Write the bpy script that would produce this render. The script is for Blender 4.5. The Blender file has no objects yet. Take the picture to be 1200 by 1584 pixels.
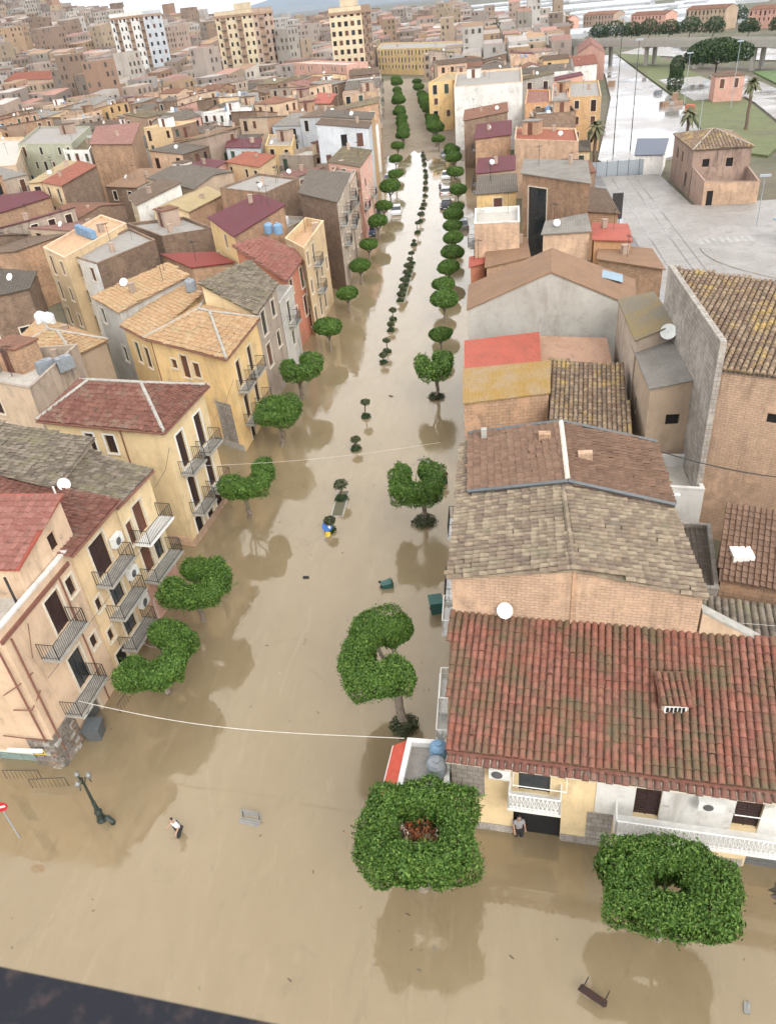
import bpy, math, random
import numpy as np
from mathutils import Vector, Matrix

# ------------------------------------------------------------------ camera, sky, sun, exposure
scene = bpy.context.scene
C = scene.collection
F_PX, W_PX, H_PX = 1162.48, 1200.0, 1584.0
cam_data = bpy.data.cameras.new('camera')
cam_data.sensor_fit = 'VERTICAL'; cam_data.sensor_height = 36.0
cam_data.lens = 36.0*F_PX/H_PX
cam_data.clip_start = 0.05; cam_data.clip_end = 40000
cam_data.dof.use_dof = True; cam_data.dof.focus_distance = 60.0; cam_data.dof.aperture_fstop = 9.0
cam = bpy.data.objects.new('camera', cam_data); C.objects.link(cam)
dn = Vector((180.0, 1708.0, F_PX)).normalized()      # world down, seen from the camera (x right, y down, z forward)
st = Vector((150.0, -807.0, F_PX)).normalized()      # the street's direction
rt = st.cross(dn); rt.normalize()
rt = rt if rt.x > 0 else -rt
Rw = Matrix((rt, st, -dn))                           # camera axes -> world
cm = Matrix((Rw @ Vector((1,0,0)), Rw @ Vector((0,-1,0)), Rw @ Vector((0,0,-1)))).transposed()
cam.matrix_world = Matrix.Translation((0,0,30.0)) @ cm.to_4x4()
scene.camera = cam
scene.render.resolution_x, scene.render.resolution_y = 775, 1024
world = bpy.data.worlds.new('World'); scene.world = world; world.use_nodes = True
wn, wl = world.node_tree.nodes, world.node_tree.links
wn.clear()
SUN_EL, SUN_ROT = math.radians(40), math.radians(150)
sky = wn.new('ShaderNodeTexSky'); sky.sky_type = 'NISHITA'; sky.sun_disc = False
sky.sun_elevation = SUN_EL; sky.sun_rotation = SUN_ROT; sky.dust_density = 3.0; sky.air_density = 1.0; sky.ozone_density = 1.0
tc = wn.new('ShaderNodeTexCoord'); nz = wn.new('ShaderNodeTexNoise'); nz.inputs['Scale'].default_value = 2.2; nz.inputs['Detail'].default_value = 6
mpn = wn.new('ShaderNodeMapping'); mpn.inputs['Scale'].default_value = (1,1,3.0)
wl.new(tc.outputs['Generated'], mpn.inputs['Vector']); wl.new(mpn.outputs['Vector'], nz.inputs['Vector'])
rmp = wn.new('ShaderNodeMapRange'); rmp.inputs['From Min'].default_value = 0.3; rmp.inputs['From Max'].default_value = 0.62
rmp.inputs['To Min'].default_value = 0.80; rmp.inputs['To Max'].default_value = 0.99
wl.new(nz.outputs['Fac'], rmp.inputs['Value'])
mx = wn.new('ShaderNodeMix'); mx.data_type = 'RGBA'
mx.inputs['B'].default_value = (9.6, 9.7, 9.8, 1)
# thin overcast, brighter all round towards the hazy horizon
sxyz = wn.new('ShaderNodeSeparateXYZ'); wl.new(tc.outputs['Generated'], sxyz.inputs[0])
hzr = wn.new('ShaderNodeMapRange'); hzr.inputs['From Min'].default_value = 1.0; hzr.inputs['From Max'].default_value = 0.0; hzr.inputs['To Min'].default_value = 9.2; hzr.inputs['To Max'].default_value = 13.0; hzr.interpolation_type = 'SMOOTHSTEP'
wl.new(sxyz.outputs['Z'], hzr.inputs['Value']); hcv = wn.new('ShaderNodeCombineColor'); [wl.new(hzr.outputs['Result'], hcv.inputs[k]) for k in range(3)]; wl.new(hcv.outputs['Color'], mx.inputs['B'])
wl.new(rmp.outputs['Result'], mx.inputs['Factor']); wl.new(sky.outputs['Color'], mx.inputs['A'])
bgn = wn.new('ShaderNodeBackground'); bgn.inputs['Strength'].default_value = 0.10
out = wn.new('ShaderNodeOutputWorld')
wl.new(mx.outputs['Result'], bgn.inputs['Color']); wl.new(bgn.outputs['Background'], out.inputs['Surface'])
sun_data = bpy.data.lights.new('sun', 'SUN'); sun_data.energy = 1.5; sun_data.angle = math.radians(35); sun_data.color = (1.0, 0.97, 0.92)
sun = bpy.data.objects.new('sun', sun_data); C.objects.link(sun)
# Nishita: rotation 0 puts the sun at +Y and it turns clockwise seen from above
sd = Vector((math.sin(SUN_ROT)*math.cos(SUN_EL), math.cos(SUN_ROT)*math.cos(SUN_EL), math.sin(SUN_EL)))
sun.rotation_euler = sd.to_track_quat('Z', 'Y').to_euler()
sun.location = (0, 0, 200)
vs = scene.view_settings; vs.view_transform = 'Standard'; vs.look = 'None'; vs.gamma = 1.0; vs.exposure = 1.0; vs.use_curve_mapping = False
scene.cycles.use_denoising = True
scene.cycles.use_adaptive_sampling = True; scene.cycles.adaptive_threshold = 0.03
scene.cycles.max_bounces = 4; scene.cycles.diffuse_bounces = 2; scene.cycles.glossy_bounces = 2; scene.cycles.transmission_bounces = 3
scene.cycles.volume_bounces = 0

# ------------------------------------------------------------------ materials
MATS = {}
def nodes_of(name):
    m = bpy.data.materials.new(name); m.use_nodes = True
    nt = m.node_tree; b = nt.nodes['Principled BSDF']
    MATS[name] = m
    return m, nt.nodes, nt.links, b
def ramp(n, stops):
    r = n.new('ShaderNodeValToRGB'); e = r.color_ramp.elements
    while len(e) < len(stops): e.new(0.5)
    for k, (p, c) in enumerate(stops):
        e[k].position = p; e[k].color = (*c, 1)
    return r
def mixc(n, l, fac, a, b, mode='MIX'):
    x = n.new('ShaderNodeMix'); x.data_type = 'RGBA'; x.blend_type = mode
    if isinstance(fac, (int, float)): x.inputs['Factor'].default_value = fac
    else: l.new(fac, x.inputs['Factor'])
    for s, v in (('A', a), ('B', b)):
        if isinstance(v, tuple): x.inputs[s].default_value = (*v, 1)
        else: l.new(v, x.inputs[s])
    return x.outputs['Result']
def noise(n, l, vec, scale, detail=5, rough=0.6, mscale=None, dist=0.0):
    t = n.new('ShaderNodeTexNoise'); t.inputs['Scale'].default_value = scale; t.inputs['Detail'].default_value = detail
    t.inputs['Roughness'].default_value = rough; t.inputs['Distortion'].default_value = dist
    if mscale:
        mp = n.new('ShaderNodeMapping'); mp.inputs['Scale'].default_value = mscale; l.new(vec, mp.inputs['Vector']); vec = mp.outputs['Vector']
    l.new(vec, t.inputs['Vector'])
    return t.outputs['Fac']
def mrange(n, l, v, a, b, c=0.0, d=1.0):
    r = n.new('ShaderNodeMapRange'); r.inputs['From Min'].default_value = a; r.inputs['From Max'].default_value = b
    r.inputs['To Min'].default_value = c; r.inputs['To Max'].default_value = d; l.new(v, r.inputs['Value']); return r.outputs['Result']
def bump(n, l, b, h, strength=0.5, dist=0.05):
    x = n.new('ShaderNodeBump'); x.inputs['Strength'].default_value = strength; x.inputs['Distance'].default_value = dist
    l.new(h, x.inputs['Height']); l.new(x.outputs['Normal'], b.inputs['Normal'])
def pos(n): return n.new('ShaderNodeNewGeometry').outputs['Position']
def rnd_tint(n, l):
    """one random number for each piece: the face attribute 'tint' on joined pieces, the object's own number on single ones"""
    a = n.new('ShaderNodeAttribute'); a.attribute_name = 'tint'; o = n.new('ShaderNodeObjectInfo')
    s = n.new('ShaderNodeMath'); s.operation = 'ADD'; l.new(a.outputs['Fac'], s.inputs[0]); l.new(o.outputs['Random'], s.inputs[1])
    f = n.new('ShaderNodeMath'); f.operation = 'FRACT'; l.new(s.outputs[0], f.inputs[0])
    return f.outputs[0]
def mul(c, k): return tuple(min(1.0, x*k) for x in c)

def stucco(name, col, stain=0.45, dirt=(0.16,0.12,0.085), rough=0.9, vary=True):
    m, n, l, b = nodes_of(name)
    p = pos(n)
    big = noise(n, l, p, 0.35, 6); streak = noise(n, l, p, 1.0, 7, 0.7, (1.7,1.7,0.34), 0.4); fine = noise(n, l, p, 9.0, 4)
    c1 = mixc(n, l, mrange(n, l, big, 0.35, 0.7), col, mul(col, 0.80))
    smk = n.new('ShaderNodeMath'); smk.operation = 'MULTIPLY'; l.new(mrange(n, l, streak, 0.47, 0.70, 0, stain*1.25), smk.inputs[0]); l.new(mrange(n, l, noise(n, l, p, 0.22, 4, 0.6, (1,1,0.6)), 0.42, 0.62, 0.12, 1.0), smk.inputs[1])
    blot = noise(n, l, p, 1.4, 7, 0.7); c1 = mixc(n, l, mrange(n, l, blot, 0.52, 0.72, 0, stain*0.8), c1, mul(col, 0.55))
    c2 = mixc(n, l, smk.outputs[0], c1, dirt)
    c3 = mixc(n, l, mrange(n, l, fine, 0.3, 0.75, 0, 0.22), c2, mul(col, 0.6))
    peel = noise(n, l, p, 0.7, 8, 0.72, None, 0.3)
    c3 = mixc(n, l, mrange(n, l, peel, 0.615, 0.635, 0, 0.55), c3, (0.30,0.25,0.20))
    c3 = mixc(n, l, mrange(n, l, noise(n, l, p, 0.28, 5, 0.6), 0.56, 0.60, 0, 0.22), c3, mul(col, 1.15))
    if vary:
        o = n.new('ShaderNodeObjectInfo')
        h = n.new('ShaderNodeHueSaturation'); l.new(mrange(n, l, o.outputs['Random'], 0, 1, 0.82, 1.12), h.inputs['Value']); l.new(c3, h.inputs['Color']); c3 = h.outputs['Color']
    l.new(c3, b.inputs['Base Color']); b.inputs['Roughness'].default_value = rough; b.inputs['Specular IOR Level'].default_value = 0.25
    bump(n, l, b, fine, 0.35, 0.03)
    return m
def masonry(name, c1, c2, mortar, bw=0.5, bh=0.25, stain=0.6, dirt=(0.10,0.075,0.055)):
    m, n, l, b = nodes_of(name)
    uv = n.new('ShaderNodeUVMap').outputs['UV']; p = pos(n)
    br = n.new('ShaderNodeTexBrick'); br.inputs['Color1'].default_value = (*c1,1); br.inputs['Color2'].default_value = (*c2,1); br.inputs['Mortar'].default_value = (*mul(mortar,0.55),1)
    br.inputs['Scale'].default_value = 1.0; br.inputs['Brick Width'].default_value = bw; br.inputs['Row Height'].default_value = bh; br.inputs['Mortar Size'].default_value = 0.018; br.inputs['Mortar Smooth'].default_value = 0.4
    dv = n.new('ShaderNodeTexNoise'); dv.inputs['Scale'].default_value = 1.5
    l.new(uv, dv.inputs['Vector'])
    ad = n.new('ShaderNodeVectorMath'); ad.operation = 'SCALE'; ad.inputs['Scale'].default_value = 0.10; l.new(dv.outputs['Color'], ad.inputs[0])
    a2 = n.new('ShaderNodeVectorMath'); l.new(uv, a2.inputs[0]); l.new(ad.outputs[0], a2.inputs[1]); l.new(a2.outputs[0], br.inputs['Vector'])
    big = noise(n, l, p, 0.5, 7, 0.7); streak = noise(n, l, p, 1.3, 6, 0.65, (1.6,1.6,0.35)); fine = noise(n, l, p, 12, 3)
    render = mixc(n, l, mrange(n, l, big, 0.52, 0.60, 0, 0.85), br.outputs['Color'], mul(c1, 1.08))      # patches still plastered over
    c = mixc(n, l, mrange(n, l, streak, 0.48, 0.8, 0, stain), render, dirt)
    c = mixc(n, l, mrange(n, l, fine, 0.35, 0.8, 0, 0.35), c, mul(c2, 0.55))
    o = n.new('ShaderNodeObjectInfo'); h = n.new('ShaderNodeHueSaturation'); l.new(mrange(n, l, o.outputs['Random'], 0, 1, 0.8, 1.15), h.inputs['Value']); l.new(c, h.inputs['Color'])
    l.new(h.outputs['Color'], b.inputs['Base Color']); b.inputs['Roughness'].default_value = 0.95; b.inputs['Specular IOR Level'].default_value = 0.15
    bump(n, l, b, fine, 0.5, 0.04)
    return m
RK = 0.66      # old roofing is dark
def tilemat(name, cols, lichen=None, lich_amt=0.0, dirt=(0.05,0.04,0.03), dirt_amt=0.5, rough=0.85, lscale=0.8):
    """roof tiles that are built as geometry: one tone for each tile, lichen and soot over them"""
    m, n, l, b = nodes_of(name); cols = [mul(c, RK) for c in cols]
    p = pos(n); t = rnd_tint(n, l)
    k = len(cols); r = ramp(n, [((i+0.5)/k, c) for i, c in enumerate(cols)])
    big = noise(n, l, p, lscale, 7, 0.7); mt = n.new('ShaderNodeMath'); mt.operation = 'MULTIPLY_ADD'; mt.inputs[1].default_value = 0.55; l.new(t, mt.inputs[0]); l.new(mrange(n, l, noise(n, l, p, 0.9, 4, 0.6), 0.3, 0.7, 0.0, 0.45), mt.inputs[2]); l.new(mt.outputs[0], r.inputs['Fac'])
    c = r.outputs['Color']; med = noise(n, l, p, 4.0, 5, 0.7)
    c = mixc(n, l, mrange(n, l, med, 0.48, 0.75, 0, dirt_amt), c, dirt)
    if lichen: c = mixc(n, l, mrange(n, l, big, 0.62-lich_amt*0.35, 0.72-lich_amt*0.2, 0, 0.85), c, lichen)
    l.new(c, b.inputs['Base Color']); b.inputs['Roughness'].default_value = rough; b.inputs['Specular IOR Level'].default_value = 0.25
    bump(n, l, b, med, 0.4, 0.02)
    return m
def roofmat(name, c1, c2, tw=0.25, th=0.38, depth=0.06, dirt=(0.07,0.055,0.04), dirt_amt=0.6, lichen=None):
    """tiled roofs too far off to tell the tiles apart"""
    c1, c2 = mul(c1, RK), mul(c2, RK)
    m, n, l, b = nodes_of(name)
    uv = n.new('ShaderNodeUVMap').outputs['UV']; p = pos(n)
    br = n.new('ShaderNodeTexBrick'); br.offset = 0.0; br.inputs['Color1'].default_value = (*c1,1); br.inputs['Color2'].default_value = (*c2,1); br.inputs['Mortar'].default_value = (*mul(c2,0.4),1)
    br.inputs['Scale'].default_value = 1.0; br.inputs['Brick Width'].default_value = tw; br.inputs['Row Height'].default_value = th; br.inputs['Mortar Size'].default_value = 0.02; br.inputs['Mortar Smooth'].default_value = 0.3
    l.new(uv, br.inputs['Vector'])
    big = noise(n, l, p, 0.45, 7, 0.7); fine = noise(n, l, p, 5, 4)
    c = mixc(n, l, mrange(n, l, big, 0.42, 0.75, 0, dirt_amt), br.outputs['Color'], dirt)
    c = mixc(n, l, mrange(n, l, fine, 0.4, 0.8, 0, 0.4), c, mul(c1, 0.55))
    if lichen: c = mixc(n, l, mrange(n, l, noise(n, l, p, 0.9, 6, 0.7), 0.5, 0.62, 0, 0.8), c, lichen)
    o = n.new('ShaderNodeObjectInfo'); h = n.new('ShaderNodeHueSaturation'); l.new(mrange(n, l, o.outputs['Random'], 0, 1, 0.8, 1.15), h.inputs['Value']); l.new(c, h.inputs['Color'])
    l.new(h.outputs['Color'], b.inputs['Base Color']); b.inputs['Roughness'].default_value = 0.9; b.inputs['Specular IOR Level'].default_value = 0.2
    sx = n.new('ShaderNodeSeparateXYZ'); l.new(uv, sx.inputs[0])
    w = n.new('ShaderNodeMath'); w.operation = 'MULTIPLY'; w.inputs[1].default_value = 2*math.pi/tw; l.new(sx.outputs['X'], w.inputs[0])
    s = n.new('ShaderNodeMath'); s.operation = 'SINE'; l.new(w.outputs[0], s.inputs[0])
    bump(n, l, b, s.outputs[0], 0.9, depth*0.5)
    return m
def sheet(name, col, pitch=0.2, rough=0.5, dirt_amt=0.35, depth=0.03, dirt=(0.08,0.06,0.05), metal=0.0):
    """ribbed metal or fibre-cement roofing"""
    col = mul(col, 0.74)
    m, n, l, b = nodes_of(name)
    uv = n.new('ShaderNodeUVMap').outputs['UV']; p = pos(n)
    big = noise(n, l, p, 0.6, 6, 0.7); fine = noise(n, l, p, 6, 4, 0.6, (1,1,1))
    c = mixc(n, l, mrange(n, l, big, 0.42, 0.75, 0, dirt_amt), col, dirt)
    c = mixc(n, l, mrange(n, l, fine, 0.4, 0.8, 0, 0.4), c, mul(col, 0.5))
    c = mixc(n, l, mrange(n, l, noise(n, l, p, 1.6, 7, 0.75), 0.55, 0.7, 0, 0.35), c, mul(dirt, 1.2))
    l.new(c, b.inputs['Base Color']); b.inputs['Roughness'].default_value = rough; b.inputs['Metallic'].default_value = metal; b.inputs['Specular IOR Level'].default_value = 0.18
    sx = n.new('ShaderNodeSeparateXYZ'); l.new(uv, sx.inputs[0])
    w = n.new('ShaderNodeMath'); w.operation = 'MULTIPLY'; w.inputs[1].default_value = 2*math.pi/pitch; l.new(sx.outputs['X'], w.inputs[0])
    s = n.new('ShaderNodeMath'); s.operation = 'SINE'; l.new(w.outputs[0], s.inputs[0])
    bump(n, l, b, s.outputs[0], 0.7, depth)
    return m
def plain(name, col, rough=0.6, metal=0.0, var=0.3, scale=4.0, spec=0.4, bumps=0.0):
    m, n, l, b = nodes_of(name)
    f = noise(n, l, pos(n), scale, 5, 0.65)
    l.new(mixc(n, l, mrange(n, l, f, 0.35, 0.75, 0, 1), col, mul(col, 1-var)), b.inputs['Base Color'])
    b.inputs['Roughness'].default_value = rough; b.inputs['Metallic'].default_value = metal; b.inputs['Specular IOR Level'].default_value = spec
    if bumps: bump(n, l, b, f, bumps, 0.03)
    return m
def patchy(name, cols, scale=0.5, rough=0.85, spec=0.3, wet=0.0):
    m, n, l, b = nodes_of(name)
    p = pos(n); a = noise(n, l, p, scale, 8, 0.65, None, 0.4)
    k = len(cols); r = ramp(n, [(0.3+0.4*i/(k-1), c) for i, c in enumerate(cols)]); l.new(a, r.inputs['Fac'])
    f = noise(n, l, p, scale*18, 4)
    st_ = noise(n, l, p, scale*4, 7, 0.75, None, 0.5)
    c_ = mixc(n, l, mrange(n, l, st_, 0.52, 0.68, 0, 0.5), r.outputs['Color'], mul(cols[0], 0.45))
    l.new(mixc(n, l, mrange(n, l, f, 0.4, 0.8, 0, 0.4), c_, mul(cols[0], 0.6)), b.inputs['Base Color'])
    b.inputs['Specular IOR Level'].default_value = spec
    if wet: l.new(mrange(n, l, noise(n, l, p, scale*0.7, 4), 0.42, 0.55, 0.08, rough), b.inputs['Roughness'])
    else: b.inputs['Roughness'].default_value = rough
    return m

WALLCOL = dict(cream=(0.64,0.47,0.28), peach=(0.62,0.45,0.31), yellow=(0.66,0.46,0.22), butter=(0.66,0.51,0.30), ochre=(0.50,0.33,0.17), salmon=(0.50,0.20,0.12),
    pink=(0.58,0.34,0.27), white=(0.68,0.66,0.62), grey=(0.40,0.38,0.34), beige=(0.46,0.35,0.25), brown=(0.31,0.21,0.145), orange=(0.52,0.29,0.15),
    bluegrey=(0.42,0.44,0.46), sage=(0.36,0.36,0.27), dusty=(0.36,0.27,0.21))
for k, v in WALLCOL.items(): stucco('wall_'+k, mul(v, 1.08), 0.45)
stucco('wall_derelict', (0.40,0.28,0.22), 0.9, (0.14,0.10,0.08))
stucco('wall_tower', (0.58,0.48,0.33), 0.25)
stucco('wall_worn', (0.42,0.34,0.27), 0.85, (0.12,0.09,0.07))
masonry('tufo', (0.43,0.27,0.17), (0.33,0.21,0.135), (0.36,0.26,0.19))
masonry('tufo_dark', (0.27,0.185,0.13), (0.19,0.13,0.095), (0.24,0.18,0.14))
masonry('tufo_pale', (0.55,0.375,0.255), (0.46,0.31,0.21), (0.55,0.41,0.31), 0.38, 0.15, 0.55)
masonry('brick_red', (0.36,0.18,0.11), (0.28,0.13,0.08), (0.32,0.22,0.16), 0.25, 0.1)
masonry('stone_grey', (0.36,0.33,0.29), (0.25,0.22,0.19), (0.30,0.27,0.24), 0.45, 0.28)
tilemat('tile_red', [(0.34,0.135,0.09),(0.29,0.11,0.075),(0.38,0.165,0.115),(0.25,0.11,0.08),(0.33,0.145,0.10)], (0.10,0.088,0.05), 0.5, (0.05,0.038,0.028), 0.85)
tilemat('tile_mossy', [(0.33,0.255,0.175),(0.24,0.18,0.13),(0.41,0.33,0.23),(0.28,0.21,0.15),(0.20,0.15,0.115),(0.36,0.265,0.18)], (0.15,0.135,0.09), 0.2, (0.07,0.055,0.04), 0.5)
tilemat('tile_mossgrey', [(0.26,0.215,0.165),(0.17,0.14,0.11),(0.36,0.30,0.235),(0.22,0.175,0.135)], (0.18,0.16,0.10), 0.35, (0.08,0.065,0.05), 0.6)
tilemat('tile_brown', [(0.26,0.155,0.105),(0.21,0.13,0.09),(0.29,0.18,0.125),(0.18,0.105,0.075)], None, 0, (0.10,0.07,0.05), 0.4)
tilemat('tile_maroon', [(0.26,0.11,0.085),(0.20,0.085,0.065),(0.30,0.14,0.105),(0.16,0.085,0.065)], (0.20,0.15,0.11), 0.25, (0.06,0.045,0.035), 0.5)
tilemat('tile_rosy', [(0.38,0.16,0.125),(0.33,0.135,0.105),(0.43,0.20,0.16),(0.28,0.125,0.10)], (0.20,0.15,0.12), 0.2, (0.10,0.06,0.05), 0.6)
tilemat('tile_pale', [(0.56,0.35,0.19),(0.48,0.29,0.15),(0.60,0.41,0.24),(0.43,0.27,0.155)], (0.30,0.24,0.13), 0.3, (0.18,0.125,0.08), 0.6)
tilemat('tile_coppi', [(0.30,0.20,0.13),(0.22,0.145,0.10),(0.40,0.29,0.19),(0.17,0.12,0.09)], (0.38,0.26,0.07), 0.25, (0.07,0.055,0.04), 0.6)
roofmat('roof_terracotta', (0.40,0.20,0.13), (0.32,0.15,0.095))
roofmat('roof_brown', (0.28,0.19,0.13), (0.20,0.135,0.095))
roofmat('roof_dusky', (0.24,0.20,0.16), (0.17,0.14,0.11), dirt_amt=0.5)
roofmat('roof_moss', (0.27,0.21,0.14), (0.20,0.155,0.10), lichen=(0.24,0.20,0.08))
roofmat('roof_rose', (0.46,0.25,0.20), (0.34,0.15,0.12), 0.3, 0.4, dirt_amt=0.3)
roofmat('roof_pale', (0.58,0.38,0.22), (0.50,0.31,0.17), dirt_amt=0.4)
roofmat('roof_brick', (0.50,0.18,0.11), (0.42,0.14,0.09), dirt_amt=0.35)
sheet('sheet_maroon', (0.15,0.033,0.042), 0.25, 0.7, 0.35)
sheet('sheet_red', (0.30,0.055,0.04), 0.25, 0.7, 0.4)
sheet('sheet_coral', (0.50,0.13,0.09), 0.22, 0.7, 0.35)
sheet('sheet_rust', (0.34,0.205,0.125), 0.18, 0.8, 0.35)
sheet('sheet_grey', (0.31,0.285,0.25), 0.2, 0.8, 0.5)
sheet('sheet_moss', (0.25,0.215,0.16), 0.2, 0.85, 0.75, 0.03, (0.27,0.17,0.03))
sheet('sheet_ochre', (0.40,0.25,0.08), 0.2, 0.85, 0.9, 0.03, (0.30,0.24,0.19))
sheet('sheet_yellow', (0.50,0.38,0.20), 0.2, 0.7, 0.3)
sheet('sheet_blue', (0.30,0.42,0.50), 0.2, 0.5, 0.3)
sheet('sheet_slate', (0.10,0.12,0.17), 0.3, 0.4, 0.2)
patchy('terrace_clay', [mul(c, 0.72) for c in [(0.40,0.24,0.16),(0.50,0.31,0.21),(0.46,0.30,0.22)]], 0.6)
patchy('terrace_grey', [mul(c, 0.72) for c in [(0.30,0.27,0.24),(0.40,0.37,0.33),(0.34,0.31,0.28)]], 0.6)
patchy('terrace_pale', [mul(c, 0.72) for c in [(0.52,0.47,0.40),(0.62,0.57,0.50),(0.50,0.46,0.40)]], 0.6)
patchy('terrace_peach', [mul(c, 0.72) for c in [(0.60,0.36,0.20),(0.66,0.42,0.25),(0.58,0.36,0.21)]], 0.6)
plain('shutter_dark', (0.040,0.020,0.018), 0.55); plain('shutter_brown', (0.13,0.055,0.035), 0.6); plain('shutter_green', (0.045,0.075,0.055), 0.6)
plain('void', (0.012,0.011,0.010), 0.9); plain('glass', (0.025,0.030,0.034), 0.08, 0, 0.3, 1.5, 0.7)
plain('garage', (0.13,0.13,0.125), 0.5); plain('greenmetal', (0.20,0.27,0.25), 0.5)
plain('white_paint', (0.72,0.71,0.68), 0.5, 0, 0.18); plain('trim_cream', (0.62,0.55,0.44), 0.8); plain('trim_rust', (0.20,0.085,0.06), 0.8)
plain('iron', (0.035,0.033,0.032), 0.55); plain('iron_green', (0.022,0.032,0.026), 0.5); plain('concrete', (0.36,0.34,0.30), 0.9, 0, 0.35, 2.5, 0.2, 0.3)
plain('tank_blue', (0.16,0.27,0.40), 0.45); plain('tank_grey', (0.22,0.24,0.26), 0.5); plain('tank_white', (0.60,0.61,0.61), 0.5); plain('zinc', (0.36,0.40,0.44), 0.4, 0.3)
plain('appliance', (0.66,0.66,0.63), 0.5, 0, 0.2); plain('fan_grille', (0.10,0.10,0.10), 0.6)
plain('bark', (0.16,0.115,0.085), 0.95, 0, 0.5, 6, 0.1, 0.6); plain('bark_pale', (0.24,0.20,0.16), 0.95, 0, 0.5, 6, 0.1, 0.6)
plain('terracotta_pot', (0.42,0.13,0.07), 0.8); plain('cable', (0.55,0.52,0.46), 0.7); plain('wire', (0.05,0.05,0.05), 0.7)
plain('rubber', (0.02,0.02,0.02), 0.8); plain('awning_red', (0.52,0.09,0.055), 0.8); plain('awning_cream', (0.62,0.52,0.34), 0.8)
plain('bin_green', (0.028,0.10,0.085), 0.5); plain('bin_grey', (0.10,0.11,0.115), 0.5)
plain('wood_grey', (0.24,0.235,0.22), 0.8); plain('wood_brown', (0.12,0.06,0.045), 0.7)
plain('sign_red', (0.42,0.02,0.03), 0.4); plain('sign_blue', (0.02,0.12,0.42), 0.4); plain('sign_yellow', (0.65,0.45,0.05), 0.5)
plain('skin', (0.42,0.25,0.17), 0.6); plain('hair', (0.025,0.018,0.014), 0.7); plain('cloth_white', (0.72,0.73,0.76), 0.9); plain('cloth_dark', (0.02,0.02,0.024), 0.9); plain('cloth_grey', (0.10,0.10,0.12), 0.9); plain('cloth_maroon', (0.10,0.025,0.03), 0.9)
plain('chrome', (0.5,0.5,0.5), 0.25, 1.0); plain('car_white', (0.68,0.68,0.68), 0.25); plain('car_silver', (0.42,0.44,0.46), 0.25, 0.3); plain('car_black', (0.02,0.02,0.024), 0.2); plain('car_blue', (0.06,0.10,0.18), 0.25)
plain('car_glass', (0.02,0.025,0.03), 0.05, 0, 0.2, 2, 0.8); plain('lamp_red', (0.4,0.02,0.02), 0.3); plain('lamp_clear', (0.7,0.7,0.66), 0.2)

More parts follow.
